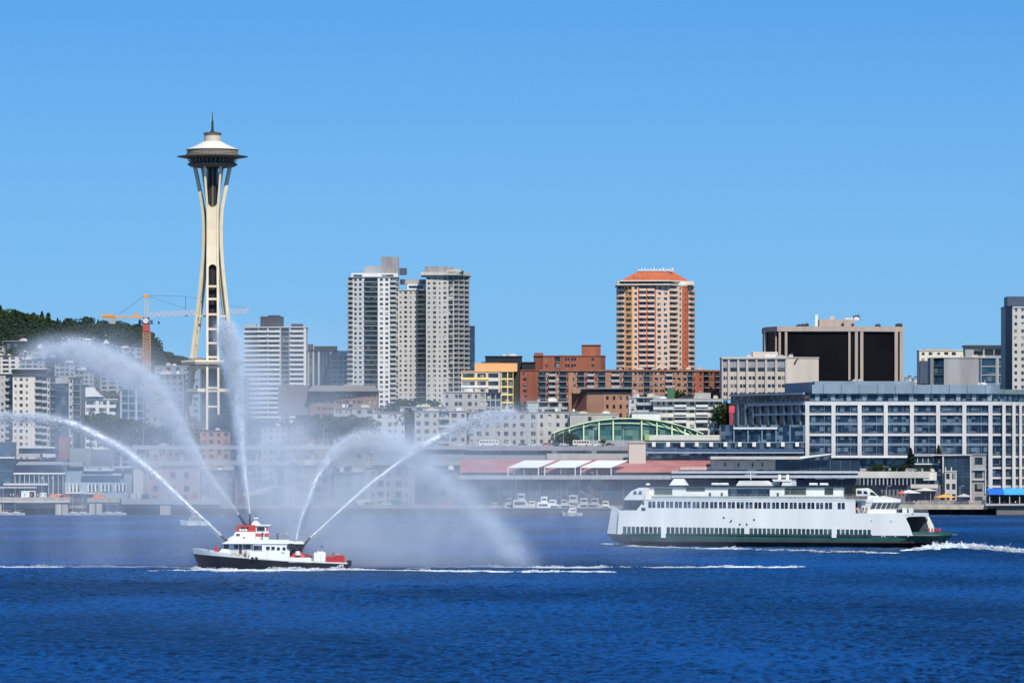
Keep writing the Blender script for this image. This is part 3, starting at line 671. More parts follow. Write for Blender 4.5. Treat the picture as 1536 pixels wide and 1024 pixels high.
# left end: prow wall and open shelter
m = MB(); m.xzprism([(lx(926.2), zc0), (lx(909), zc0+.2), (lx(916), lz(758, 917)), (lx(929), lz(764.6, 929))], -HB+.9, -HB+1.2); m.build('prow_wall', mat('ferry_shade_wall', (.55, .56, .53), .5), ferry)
m = MB(); m.box(lx(930), lx(968), -HB+2.5, HB-2.5, zd+.35, zup1-.1); m.build('forward_lounge', fglass, ferry)
m = MB(); m.xzprism([(lx(935), lz(749.5, 940)), (lx(935.5), lz(747, 940)), (lx(946), lz(736, 950)), (lx(957), lz(731, 957)), (lx(967), lz(731, 957)), (lx(967), lz(749.5, 967))], -HB+.6, HB-.6); m.build('forward_bridge', fwhite, ferry)
for a, b_ in ((948.5, 954), (956, 962)):
    m = MB(); m.xzprism([(lx(a), lz(741, a)), (lx(b_), lz(741, a)), (lx(b_-1), lz(735.5, a)), (lx(a+1.5), lz(736.5, a))], -HB+.5, -HB+.58); m.build('window', fglass, ferry)
m = MB(); m.tube((lx(963), -6, lz(731, 963)), (lx(963), -6, lz(724.5, 963)), .1, n=6); m.tube((lx(963), -6, lz(727, 963)), (lx(963), -6, lz(724.6, 963)), .7, .5, 10); m.build('radar_dome', fwhite, ferry)
# decks
m = MB(); m.box(lx(931), xf-.5, -HB+.15, HB-.15, zd-.35, zd-.02); m.build('passenger_deck', fwhite, ferry)
m = MB(); m.box(lx(966), xwl, -HB-.25, HB+.25, zup1, zup1+.3); m.build('sun_deck', fwhite, ferry)
m = MB(); m.box(xa+.2, xb+6, -HB+.26, HB-.26, zc0+.01, zc0+.2); m.build('car_deck', deckgrey, ferry)
def win_at(px0, px1, py0, py1, mt, name, y=-HB-.17, th=.04, parent=None, slant=0):
    sh = (y+HB)*FSn*F/1424
    x0, x1 = lx(px0-sh), lx(px1-sh); z0, z1 = lz(py1, px0), lz(py0, px0)
    mb = MB(); mb.xzprism([(x0-slant, z0), (x1-slant, z0), (x1+slant, z1), (x0+slant, z1)], y-th, y+th)
    return mb.build(name, mt, parent or ferry)
x = 972.6
while x < 1250:
    t_ = 751.6+(x-972)*.0068
    win_at(x, x+4.6, t_, t_+9.4, fglass, 'window'); win_at(x+5.9, x+10.5, t_, t_+9.4, fglass, 'window'); x += 13.25
for x in (1256.6, 1262.6): win_at(x, x+4.6, 753.6, 763.0, fglass, 'window')
x = 934.5
while x < 1302:
    if not (989 < x < 998 or 1112 < x < 1122 or 1243 < x < 1253):
        t_ = 789.2+(x-934)*.013; win_at(x, x+4.9, t_, t_+11.2, fopen, 'car_deck_opening')
    x += 6.55
m = MB(); m.box(lx(933), lx(1308), -HB-.19, -HB-.155, lz(802.6, 1165), lz(800.4, 1165)); m.build('green_band', fgreen, ferry)
for px in (991.5, 1247.5): win_at(px, px+7, 791, 806, fwhite, 'side_door', y=-HB-.22)
for px, py, w in ((963, 754, 3.5), (962, 763, 6)): win_at(px, px+w, py-2, py+2.6, fglass, 'window')
for px, py in ((1086, 776), (1097, 781), (1110, 786), (1120.5, 786), (1131.5, 779), (1308, 780), (1337, 781)):
    m = MB(); m.tube((lx(px), -HB-.25, lz(py, px)), (lx(px), -HB, lz(py, px)), .25, n=10); m.build('vent_fitting', fblack if px < 1200 else mat('rail_pale', (.45, .48, .45), .6), ferry)
m = MB(); m.xzprism([(lx(1094), lz(784, 1094)), (lx(1094.8), lz(784, 1094)), (lx(1099), lz(779, 1099)), (lx(1098), lz(779, 1099))], -HB-.22, -HB-.16); m.build('pipe_bracket', fblack, ferry)
for px in (1322, 1326, 1342, 1361):
    m = MB(); m.box(lx(px), lx(px+2.4), -HB-.05, -HB-.0, lz(804.6, px), lz(802.4, px)); m.build('mooring_cleat', fwhite, ferry)
# sun deck house (narrower than the hull, so its px are shifted)
YH = 6.5
def SH(px, y): return lx(px-(y+HB)*FSn*F/1424)
zs0 = zup1+.3; zs1 = lz(730.5, 1165)
m = MB(); m.box(SH(963, -YH), SH(1268, -YH), -YH, YH, zs0, zs1); m.build('sun_deck_house', fwhite, ferry)
m = MB(); m.box(SH(963, -YH)-.2, SH(1270, -YH), -YH-.6, YH+.6, zs1, zs1+.38); m.build('sun_deck_roof', fblack, ferry)
fgg = mat('ferry_greenish_glass', (.08, .10, .085), .25, var=.3, scale=.3)
for a in ((982, 1009, 732, 742), (1030, 1058, 731.5, 736.5), (1093, 1155.5, 733.2, 744), (1178, 1186, 732, 742), (1186.6, 1210, 732, 742), (1238, 1251, 732, 742)): win_at(*a, fgg if a[0] != 1093 else fglass, 'window', y=-YH-.05)
for a in (1065, 1083, 1167):
    m = MB(); m.tube((SH(a, -9), -9, zs0), (SH(a, -9), -9, zs0+1.7), .35, .3, 8); m.build('deck_ventilator', darksteel, ferry)
m = MB(); x0, x1 = lx(967), lx(1302); k = x0
while k < x1: m.tube((k, -HB, zs0 if k < xwl else zup1), (k, -HB, zs0+1.25), .04, n=4); k += 1.6
for q in (.4, .8, 1.25): m.tube((x0, -HB, zs0+q), (x1, -HB, zs0+q), .035, n=4)
m.build('sun_deck_railing', mat('rail_pale', (.45, .48, .45), .6), ferry)
m = MB(); m.box(x0+2, lx(1268), -HB-.02, -HB+.02, zs0, zs0+.75); m.build('railing_panel', mat('rail_panel', (.35, .40, .38), .6), ferry)
m = MB(); m.box(lx(1268), lx(1301), -HB+.03, -HB+.08, zs0+.05, zs0+.95); m.build('dark_railing_panel', mat('rail_brown', (.16, .13, .12), .6), ferry)
def XZ(pts, y0, y1, mt, name):
    mb = MB(); mb.xzprism([(SH(a, y0), lz(b_, 1165)) for a, b_ in pts], y0, y1); return mb.build(name, mt, ferry)
XZ([(1102, 733), (1166, 733), (1147, 721), (1110, 721)], -4, 0, fwhite, 'funnel_casing')
XZ([(1112, 721), (1147, 721), (1146, 719.8), (1113, 719.8)], -3.8, -.2, fblack, 'funnel_top')
XZ([(1162, 722), (1188, 722), (1190, 718.6), (1160, 718.6)], -3, 1, fwhite, 'top_platform')
XZ([(1174, 729), (1190, 729), (1190, 722), (1176, 722)], -2.8, .8, fwhite, 'top_house')
XZ([(1160, 728), (1172, 728), (1172, 722.5), (1160, 722.5)], -2, 1, mat('rail_panel', (.35, .40, .38), .6), 'exhaust_box')
for px, y_ in ((1171.5, -1), (1183.5, -1)):
    m = MB(); m.tube((SH(px, y_), y_, lz(718.6, 1165)), (SH(px, y_), y_, lz(711.5, 1165)), .42, n=10); m.build('exhaust_stack', fwhite, ferry)
m = MB(); c = SH(1020, -2); m.prism([(c-2.3, -3.5), (c+2.3, -3.5), (c+2.3, -.5), (c-2.3, -.5)], lz(727.8, 1165), lz(718, 1165), top=[(c-1.3, -2.6), (c+1.3, -2.6), (c+1.3, -1.4), (c-1.3, -1.4)]); m.build('raft_housing', fwhite, ferry)
m = MB(); c = SH(1128, -2); m.tube((c, -2, lz(721, 1165)), (c, -2, lz(706, 1165)), .12, .07, 6); m.tube((c-1.6, -2, lz(712, 1165)), (c+1.6, -2, lz(711.5, 1165)), .08, n=5); m.tube((c-.9, -2, lz(715, 1165)), (c+1.1, -2, lz(715, 1165)), .08, n=5); m.build('mast', fwhite, ferry)
for px in (1075, 1088, 1222, 1238):
    m = MB(); c = SH(px, -4); m.tube((c-1.1, -4, zs1+.75), (c+1.1, -4, zs1+.75), .4, n=10); m.build('life_raft', white, ferry)
# right bridge, seen obliquely
XZ([(1268, 750), (1280, 750), (1280, 728), (1268, 728)], -7.2, 5, fblack, 'dark_casing')
XZ([(1270, 734), (1270, 727.5), (1303, 727), (1314, 730), (1322, 742), (1316, 744), (1306, 735)], -3.5, -.5, fblack, 'dark_visor')
XZ([(1282, 750), (1324, 750), (1318, 743), (1308, 734), (1303, 731.5), (1282, 732.5)], -4.2, -1, fwhite, 'pilot_house')
for pts in ([(1288, 740), (1295, 740), (1294, 735.6), (1288, 735.2)], [(1297.5, 740), (1303.5, 740.4), (1302, 736.4), (1297.5, 735.8)], [(1307, 742), (1317, 743), (1313, 739), (1308, 737)]): XZ(pts, -4.3, -4.22, fglass, 'window')
BR = [(1290, -9), (1301, -9), (1312, -6), (1321, -3), (1326, 0), (1322, 3), (1305, 6.5), (1280, 7)]
def bpts(g): return [(lx(a)+ (g if a > 1291 and a != 1280 else 0), y*(1+g*.03)) for a, y in BR]
m = MB(); m.prism(bpts(0), zd, lz(763.6, 1165)); m.build('front_cabin', fwhite, ferry)
m = MB(); m.prism(bpts(0), lz(763.6, 1165), lz(752.6, 1165), top=bpts(1.0)); m.build('bridge_front', fwhite, ferry)
m = MB(); m.prism([(lx(1281), -9.6)]+bpts(1.2)[1:-1]+[(lx(1281), 7.5)], lz(752.6, 1165), lz(748.2, 1165)); 
m.prism([(lx(1281), -9.2)]+bpts(.9)[1:-1]+[(lx(1281), 7)], lz(748.2, 1165), lz(743.5, 1165), top=[(lx(1290), -7)]+[(p[0]-3.5, p[1]*.75) for p in bpts(.2)[1:-1]]+[(lx(1285), 5)]); m.build('bridge_roof', fwhite, ferry)
pb, pt = bpts(0), bpts(1.0)
zl, zh = lz(762.2, 1165), lz(754.2, 1165); z0_, z1_ = lz(763.6, 1165), lz(752.6, 1165)
for i in range(1, 5):
    for k in range(2 if i > 1 else 2):
        f0, f1 = (k+.12)/2, (k+.88)/2
        P = []
        for f, z in ((f0, zl), (f1, zl), (f1, zh), (f0, zh)):
            g = (z-z0_)/(z1_-z0_)
            a = Vector((*pb[i], 0)).lerp(Vector((*pb[i+1], 0)), f); c = Vector((*pt[i], 0)).lerp(Vector((*pt[i+1], 0)), f); q = a.lerp(c, g); q.z = z
            P.append(q+Vector((.06, -.03, 0)))
        nrm = (P[1]-P[0]).cross(P[3]-P[0]).normalized()*.04
        mb = MB(); mb.raw([p-nrm for p in P]+[p+nrm for p in P], [(3,2,1,0), (4,5,6,7), (0,1,5,4), (1,2,6,5), (2,3,7,6), (3,0,4,7)]); mb.build('window', fglass, ferry)
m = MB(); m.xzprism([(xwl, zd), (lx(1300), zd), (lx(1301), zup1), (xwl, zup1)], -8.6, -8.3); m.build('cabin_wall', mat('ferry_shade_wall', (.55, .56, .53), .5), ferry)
m = MB(); k = xwl
while k < xf: m.tube((k, -HB+.2, zd), (k, -HB+.2, zd+1.2), .035, n=4); k += 1.5
for q in (.4, .8, 1.2): m.tube((xwl, -HB+.2, zd+q), (xf, -HB+.2, zd+q), .03, n=4); m.tube((xf, -HB+.2, zd+q), (xf, HB-.2, zd+q), .03, n=4)
k = -HB+.2
while k < HB: m.tube((xf, k, zd), (xf, k, zd+1.2), .035, n=4); k += 1.5
m.build('bow_railing', mat('rail_pale', (.45, .48, .45), .6), ferry)
for px, y_ in ((1362, -5), (1372, -4)):
    m = MB(); c = SH(px, y_); m.box(c-1, c, y_-.5, y_+.5, zd, zd+1.4); m.box(c-1.1, c+.1, y_-.6, y_+.6, zd+1.4, zd+1.5); m.build('deck_locker', fwhite, ferry)
def ferry_person(px, dy, z, pose, top_, lg, lb, grp):
    l = Vector((SH(px, dy), dy, z)); w = Matrix.Rotation(-A, 4, 'Z') @ l + Vector((FXc, FYc, 0))
    person(w, random.uniform(-1, 1), pose, top_, lg, lb, grp)
for k, (px, y_) in enumerate(((1399, 4.0), (1404, 4.6), (1408, 5.5), (1411, 6.0), (1415, 6.2), (1394, 2), (1417, 7.2))):
    ferry_person(px, y_, zc0+.21, ('stand', 'walk', 'raise')[k % 3], C_RED if k != 5 else C_DARK, C_DARK, 'person in a red jacket in the group on the ferry car deck end' if k != 5 else 'person in dark clothes left of the red jackets on the ferry car deck', 'people on the ferry car deck')
for k, px in enumerate((1286, 1290.5, 1295, 1300)):
    ferry_person(px, -HB+.75, zd, ('stand', 'walk')[k % 2], (C_TAN, C_RED, C_DARK, C_RED)[k], C_JEAN, ['person in tan leaning at the ferry stern rail', 'person in red at the ferry stern rail beside one in tan', 'person in dark clothes at the ferry stern rail', 'person in red nearest the slanted ferry windows'][k], 'people at the ferry rail')
# ---------------------------------------------------------------- water jets and their mist
foamw = bpy.data.materials.new('spray_white'); foamw.use_nodes = True; t = foamw.node_tree; t.nodes.clear()
d1, d2, ms, mo = N(t, 'ShaderNodeBsdfDiffuse'), N(t, 'ShaderNodeBsdfTranslucent'), N(t, 'ShaderNodeMixShader'), N(t, 'ShaderNodeOutputMaterial')
d1.inputs[0].default_value = (.96, .97, .98, 1); d2.inputs[0].default_value = (.96, .98, 1, 1); ms.inputs[0].default_value = .45
t.links.new(d1.outputs[0], ms.inputs[1]); t.links.new(d2.outputs[0], ms.inputs[2]); t.links.new(ms.outputs[0], mo.inputs[0])
def catmull(P, n=24):
    P = [P[0]]+list(P)+[P[-1]]; out = []
    for i in range(1, len(P)-2):
        a, b_, c, d = [np.array(p, float) for p in P[i-1:i+3]]
        for k in range(n):
            t_ = k/n; out.append(.5*((2*b_)+(-a+c)*t_+(2*a-5*b_+4*c-d)*t_*t_+(-a+3*b_-3*c+d)*t_**3))
    out.append(np.array(P[-2], float)); return np.array(out)
# px, py, depth offset, radius (m), density of droplets, density of mist
JETS = {
 'J1': [(331.8, 802.6, -1.5, .10, 1, .2), (313, 785, -2, .22, 1, .6), (274, 750, -3, .42, 1, 1.4), (235, 714, -4, .62, 1, 2.2), (196, 683, -5, .72, 1, 2.6), (157, 659, -6, .72, .95, 2.4), (118, 640, -6, .8, .8, 2.0), (79, 630, -7, .9, .6, 1.7), (40, 627, -7, 1.1, .4, 1.4), (0, 629, -8, 1.3, .3, 1.2), (-45, 640, -8, 1.7, .2, .9), (-90, 662, -9, 2.2, .1, .6), (-130, 700, -9, 2.8, .05, .4)],
 'J2': [(358.8, 772, -.8, .10, .30, .1), (345, 752, 0, .2, .14, .25), (313, 711, 2, .5, .25, .9), (286, 668, 4, 1.0, .28, 2.0), (258, 626, 6, 1.5, .30, 3.0), (222, 580, 8, 2.0, .32, 3.8), (190, 556, 9, 2.2, .34, 3.8), (157, 540, 10, 2.4, .30, 3.0), (118, 527, 10, 2.2, .24, 2.2), (85, 522, 11, 1.9, .08, 1.3), (55, 527, 11, 2.0, .04, .8), (30, 540, 11, 2.4, .02, .4)],
 'J3': [(374.6, 770.6, .8, .10, .8, .2), (372, 745, 1, .25, .9, .8), (367, 712, 1, .45, .9, 1.6), (361, 650, 2, .8, 1.1, 3.4), (354, 590, 3, 1.1, 1.1, 4.2), (349, 550, 3, 1.4, .9, 4.4), (343, 515, 4, 1.7, .6, 3.8), (336, 490, 4, 1.8, .25, 2.2)],
 'J4': [(443.8, 810.5, -2.2, .10, .9, .2), (451.5, 778, -2, .22, 1, .8), (463, 749, -1, .38, 1, 1.4), (477, 715, 0, .6, 1, 2.0), (495, 689, 1, .9, 1.2, 3.2), (517, 671, 2, 1.25, 1.1, 3.6), (546, 662, 3, 1.7, .6, 3.6), (580, 664, 4, 2.0, .2, 2.2), (615, 682, 4, 2.3, .06, 1.8), (649, 706, 5, 2.4, .02, 1.4), (692, 742, 5, 2.4, .01, 1.2), (729, 775, 6, 2.3, .012, 1.1), (758, 810, 6, 2.2, .02, 1.1), (792, 850, 6, 2.6, .03, 1.0)],
 'J5': [(465.5, 805.8, -.6, .10, .8, .15), (506, 769, 0, .2, .8, .5), (549, 731, 1, .34, .7, .8), (589, 700, 2, .45, .45, .8), (626, 673, 2, .7, .35, 1.0), (658, 656, 3, .95, .5, 1.4), (692, 640, 3, 1.15, .42, 1.3), (735, 626, 4, 1.4, .2, .9), (778, 619, 4, 1.7, .06, .5), (812, 622, 4, 2.1, .01, .22)],
}
JLAB = {'J1': 'bright white water jet arching low to the left from the fireboat foredeck', 'J2': 'broad misty water jet arching high to the left, rising from the wheelhouse top', 'J3': 'tall nearly vertical water jet in front of the base of the observation tower', 'J4': 'short steep water jet curling over to the right behind the fireboat stern', 'J5': 'thin straight water jet slanting far to the right towards the green arch'}
foamw2 = mat('spray_core_white', (.95, .96, .97), .6, var=.05, scale=2.0)
JP = {}
def world_path(T):
    c = catmull([tuple(x) for x in T], 30); Yv = FY+c[:, 2]
    out = np.zeros((len(c), 6)); out[:, 0] = (c[:, 0]-768)*Yv/F; out[:, 1] = Yv; out[:, 2] = CAMZ+(HY-c[:, 1])*Yv/F; out[:, 3:] = np.maximum(c[:, 3:], 0.0)
    return out
TET = np.array([(1, 1, 1), (1, -1, -1), (-1, 1, -1), (-1, -1, 1)], float)/1.732
TF = np.array([(0, 1, 2), (0, 3, 1), (0, 2, 3), (1, 3, 2)])
def droplets(pos, size, name, m_, stretch=None):
    """many small water clots as one mesh"""
    n = len(pos); q = RNG.normal(size=(n, 3, 3)); q, _ = np.linalg.qr(q)
    v = np.einsum('kj,nij->nki', TET, q)*size[:, None, None]
    if stretch is not None: v = v*stretch
    v = v+pos[:, None, :]; me = bpy.data.meshes.new(name)
    me.vertices.add(4*n); me.vertices.foreach_set('co', v.reshape(-1).astype(np.float32))
    fa = (TF[None]+4*np.arange(n)[:, None, None]).reshape(-1, 3).astype(np.int32)
    me.loops.add(fa.size); me.loops.foreach_set('vertex_index', fa.ravel()); me.polygons.add(len(fa)); me.polygons.foreach_set('loop_start', np.arange(len(fa), dtype=np.int32)*3)
    me.update(calc_edges=True); me.materials.append(m_)
    o = bpy.data.objects.new(name, me); COL.objects.link(o); return o
for key, T in JETS.items():
    W = world_path(T); JP[key] = W
    seg = np.linalg.norm(np.diff(W[:, :3], axis=0), axis=1); cum = np.concatenate([[0], np.cumsum(seg)]); L = cum[-1]
    s_ = np.arange(0, L, 0.02); P = np.stack([np.interp(s_, cum, W[:, k]) for k in range(6)], 1)
    # breakup: clots gather in clumps along the jet
    cl = 0.75+0.5*np.sin(s_*2.1+np.sin(s_*.7)*2)*np.sin(s_*.83+1)
    rate = P[:, 4]*cl*np.clip(P[:, 3]/.35, .7, 4.5)*9
    cnt = RNG.poisson(rate); idx = np.repeat(np.arange(len(s_)), cnt); r = P[idx, 3]
    off = RNG.normal(size=(len(idx), 3))*(r*.40)[:, None]*(1+.25*np.sin(s_[idx]*3)[:, None])
    # torn outer side: clots fall behind below the jet
    tail = RNG.random(len(idx)) < .22
    off[:, 2] -= np.where(tail, np.abs(RNG.normal(size=len(idx)))*r*.9, 0)
    ss = s_[idx]; puff = np.clip((r-.45)/1.2, 0, 1)*r*.75
    ph = RNG.random(6)*6.28
    off[:, 2] += puff*(np.abs(np.sin(ss*1.15+ph[0]))-.45+.5*(np.abs(np.sin(ss*2.9+ph[1]))-.5)); off[:, 0] += puff*.7*(np.sin(ss*1.7+ph[2])*.6+np.sin(ss*3.7+ph[3])*.4); off[:, 1] += puff*.6*np.sin(ss*2.2+ph[4])
    pos = P[idx, :3]+off; size = np.clip(RNG.gamma(2.2, .028, len(idx)), .03, .16)*(.85+.4*np.clip(r, 0, 1.6))*np.where(P[idx, 4] < .12, .6, 1)
    o = droplets(pos, size, 'water_jet', foamw); tag(o, JLAB[key], 'water jet', 'water jets of the fireboat', 'thing')
    lim = {'J1': .5, 'J2': 9, 'J3': .8, 'J4': .9, 'J5': .42}[key]; sc = np.arange(0, L, .14); Q = np.stack([np.interp(sc, cum, W[:, k]) for k in range(6)], 1); ok = Q[:, 4] > lim
    if key != 'J2':
        Q = Q[ok]; sc = sc[ok]; kk = 9; rn = np.random.default_rng(len(key)+int(key[1])); amp = np.clip(Q[:, 3]*.66, .11, .6)*np.clip((sc[-1]-sc)/6, .1, 1)
        aa = np.linspace(0, 2*np.pi, kk, endpoint=False); ra = np.zeros((len(sc), kk))
        for f_, w_ in ((.6, .5), (1.7, .35), (4.1, .25)): ra += w_*np.sin(sc[:, None]*f_*(1+.1*rn.random(kk))+rn.random(kk)[None]*6.28+aa[None])
        lump = np.clip(Q[:, 3]/.6, .15, 1)[:, None]; rad = amp[:, None]*(1+.4*lump*ra+.16*lump*rn.normal(size=(len(sc), kk)))
        tg = np.gradient(Q[:, :3], axis=0); tg /= np.linalg.norm(tg, axis=1)[:, None]; up_ = np.cross(tg, np.array([0, 1., 0])); up_ /= np.linalg.norm(up_, axis=1)[:, None]
        vv = Q[:, None, :3]+rad[:, :, None]*(np.cos(aa)[None, :, None]*up_[:, None, :]+np.sin(aa)[None, :, None]*np.array([0, 1., 0])[None, None, :])
        ff = [(i*kk+j, i*kk+(j+1) % kk, (i+1)*kk+(j+1) % kk, (i+1)*kk+j) for i in range(len(sc)-1) for j in range(kk)]
        cm_ = bpy.data.meshes.new('core'); cm_.from_pydata(vv.reshape(-1, 3).tolist(), [], ff); cm_.materials.append(foamw2); cm_.polygons.foreach_set('use_smooth', [True]*len(ff)); cm_.update()
        co_ = bpy.data.objects.new('core', cm_); COL.objects.link(co_); co_.parent = o
# mist volume: density grid worked out here and read by a Volume Cube
GX0, GX1, GZ0, GZ1, GY0, GY1 = xat(-70, FY), xat(1110, FY), 0.15, zat(462, FY), FY-10, FY+22
nx, ny, nz = 330, 16, 122
gx_ = GX0+(np.arange(nx)+.5)*(GX1-GX0)/nx; gy_ = GY0+(np.arange(ny)+.5)*(GY1-GY0)/ny; gz_ = GZ0+(np.arange(nz)+.5)*(GZ1-GZ0)/nz
def vnoise(shape, cells, rng):
    """smooth value noise on a grid"""
    g = rng.random([c+2 for c in cells]); out = g
    for ax in range(3):
        t_ = np.linspace(0, cells[ax], shape[ax], endpoint=False); i = t_.astype(int); f = t_-i; f = f*f*(3-2*f)
        sh = [1, 1, 1]; sh[ax] = -1
        out = np.take(out, i, ax)*(1-f.reshape(sh))+np.take(out, i+1, ax)*f.reshape(sh)
    return out
rngm = np.random.default_rng(3); shp = (nx, ny, nz)
n_big = sum(w*vnoise(shp, (int(nx/a), max(2, int(ny*2/a*1.2)+1), int(nz/a)), rngm) for a, w in ((40, .4), (20, .3), (10, .2), (5, .12), (3, .1)))
n_str = sum(w*vnoise(shp, (int(nx/a), 3, max(2, int(nz/(a*5)))), rngm) for a, w in ((24, .45), (11, .35), (6, .2)))
n_fine = sum(w*vnoise(shp, (int(nx/a), ny, int(nz/a)), rngm) for a, w in ((7, .45), (4, .3), (2.2, .25)))
PXg = 768+gx_*F/FY; PYg = HY-(gz_-CAMZ)*F/FY
U, V = np.meshgrid(PXg, PYg, indexing='ij')
def blob(cx, cy, rx, ry, a, rot=0.0, pw=2.0):
    c, s_ = math.cos(R(rot)), math.sin(R(rot)); du, dv = U-cx, V-cy; p, q = du*c+dv*s_, -du*s_+dv*c
    return a*np.exp(-((np.abs(p)/rx)**pw+(np.abs(q)/ry)**pw))
def jet_line(key):
    c = catmull([tuple(x[:2]) for x in JETS[key]], 12); return c
def below(key, lo, hi, a, h, soft=6, drift=0.0, pmax=None):
    """veil of drops falling from a jet"""
    c = jet_line(key); o = np.argsort(c[:, 0]); line = np.interp(U-drift*(V-600), c[o, 0], c[o, 1])
    d = V-line; e = 1/(1+np.exp(-(d-2)/soft))*np.exp(-np.clip(d, 0, None)/h)
    w = 1/(1+np.exp(-(U-lo)/10))*1/(1+np.exp((U-hi)/10)); return a*e*w
wet = 1.0
T_soft = (blob(560, 730, 150, 110, .74, pw=2.6)+blob(440, 690, 85, 150, .62, pw=2.4)+blob(500, 790, 190, 75, .40, pw=3)
          +blob(655, 760, 105, 95, .33)+blob(620, 690, 80, 45, .40)+blob(760, 700, 90, 60, .16)+blob(330, 740, 75, 90, .34)+blob(235, 670, 90, 90, .42)+blob(300, 620, 80, 80, .42)
          +blob(960, 770, 120, 70, .20)+blob(840, 760, 110, 60, .42))
T_str = (blob(80, 800, 150, 62, .32, pw=3)+blob(215, 800, 70, 60, .24, pw=3)+blob(90, 690, 170, 60, .36, pw=2.4)+blob(700, 820, 120, 40, .24, pw=3)+blob(560, 820, 170, 45, .30, pw=3))
T_veil = (below('J1', -200, 290, .30, 55)+below('J2', 60, 350, .48, 70, soft=5)+below('J4', 478, 790, .60, 70)+below('J5', 600, 790, .30, 45))
# column falling to the right of the tall jet
cj = jet_line('J3'); o3 = np.argsort(cj[:, 1]); xl = np.interp(V, cj[o3, 1], cj[o3, 0])
dxl = U-xl; colw = 18+(V-480)*.42
T_col = 1.05/(1+np.exp(-(dxl-1)/3))*np.exp(-(np.clip(dxl, 0, None)/np.maximum(colw, 10))**2)/(1+np.exp(-(V-(492+dxl*.55))/9))*np.clip(1.2-(V-490)/420, .25, 1)
T_above = blob(215, 560, 75, 26, .55, 40)+blob(130, 535, 55, 16, .35, 15)+blob(60, 545, 40, 22, .22)
fade = 1/(1+np.exp(-(V-470)/5))
def lay(T2, noise, y0, sg, lo, hi):
    g = np.exp(-((gy_-y0)/sg)**2/2); g /= g.sum()*(gy_[1]-gy_[0]); n_ = np.clip((noise-lo)/(hi-lo), 0, None)
    return (T2*fade)[:, None, :]*g[None, :, None]*n_
D = lay(T_soft, n_big*1.0, FY+7, 6.0, .22, .78)+lay(T_str, n_str, FY+6, 5, .18, .78)+lay(T_veil, n_big*.5+n_fine*.5, FY+4, 3.0, .25, .70)+lay(T_col, n_fine*.6+n_big*.4, FY+5, 3.0, .22, .72)+lay(T_above, n_fine*.6+n_big*.4, FY+9, 3, .25, .7)
# jets themselves
dxg, dyg, dzg = gx_[1]-gx_[0], gy_[1]-gy_[0], gz_[1]-gz_[0]
for key, W in JP.items():
    seg = np.linalg.norm(np.diff(W[:, :3], axis=0), axis=1)
    for i in range(len(W)-1):
        x, y_, z, r, dd, md = W[i]; rr = max(r*1.05, .42); ry = max(rr, 1.3)
        i0, i1 = [int((x+k*3*rr-GX0)/dxg) for k in (-1, 1)]; j0, j1 = [int((y_+k*3*ry-GY0)/dyg) for k in (-1, 1)]; k0, k1 = [int((z+k*3*rr-GZ0)/dzg) for k in (-1, 1)]
        i0, j0, k0 = max(i0, 0), max(j0, 0), max(k0, 0); i1, j1, k1 = min(i1+1, nx), min(j1+1, ny), min(k1+1, nz)
        if i0 >= i1 or k0 >= k1 or j0 >= j1: continue
        e = np.exp(-((gx_[i0:i1, None, None]-x)**2+(gz_[None, None, k0:k1]-z)**2)/(rr*rr)-((gy_[None, j0:j1, None]-y_)/ry)**2)
        D[i0:i1, j0:j1, k0:k1] += .19*md*seg[i]/rr/ry*e*np.clip(n_fine[i0:i1, j0:j1, k0:k1]*2.6-.45, .05, 2.5)
D *= np.clip((gz_-GZ0)/.8, .3, 1)[None, None, :]
D[[0, -1]] = 0; D[:, [0, -1]] = 0; D[:, :, -1] = 0
vals = np.ascontiguousarray(D.transpose(2, 1, 0)).ravel().astype(np.float32)     # index = ix + nx*(iy + ny*iz)
me = bpy.data.meshes.new('mist'); me.vertices.add(len(vals))
co = np.zeros((len(vals), 3), np.float32); me.vertices.foreach_set('co', co.ravel())
at = me.attributes.new('dens', 'FLOAT', 'POINT'); at.data.foreach_set('value', vals)
mist = bpy.data.objects.new('mist', me); COL.objects.link(mist); tag(mist, kind='stuff')
vm = bpy.data.materials.new('mist_air'); vm.use_nodes = True; t = vm.node_tree; t.nodes.clear()
pv = N(t, 'ShaderNodeVolumePrincipled'); pv.inputs['Color'].default_value = (.88, .94, 1.0, 1); pv.inputs['Anisotropy'].default_value = -0.1; pv.inputs['Density'].default_value = 1.5
ou = N(t, 'ShaderNodeOutputMaterial'); t.links.new(pv.outputs[0], ou.inputs['Volume'])
ng = bpy.data.node_groups.new('mist_grid', 'GeometryNodeTree')
ng.interface.new_socket(name='Geometry', in_out='INPUT', socket_type='NodeSocketGeometry'); ng.interface.new_socket(name='Geometry', in_out='OUTPUT', socket_type='NodeSocketGeometry')
gi, go_ = N(ng, 'NodeGroupInput'), N(ng, 'NodeGroupOutput')
po = N(ng, 'GeometryNodeInputPosition'); sep = N(ng, 'ShaderNodeSeparateXYZ'); ng.links.new(po.outputs[0], sep.inputs[0])
def cell(out, lo, hi, n):
    a = N(ng, 'ShaderNodeMath', operation='MULTIPLY_ADD'); a.inputs[1].default_value = n/(hi-lo); a.inputs[2].default_value = -lo*n/(hi-lo); ng.links.new(out, a.inputs[0])
    f = N(ng, 'ShaderNodeMath', operation='FLOOR'); ng.links.new(a.outputs[0], f.inputs[0])
    c = N(ng, 'ShaderNodeClamp'); c.inputs['Min'].default_value = 0; c.inputs['Max'].default_value = n-1; ng.links.new(f.outputs[0], c.inputs[0]); return c.outputs[0]
cx_, cy_, cz_ = cell(sep.outputs[0], GX0, GX1, nx), cell(sep.outputs[1], GY0, GY1, ny), cell(sep.outputs[2], GZ0, GZ1, nz)
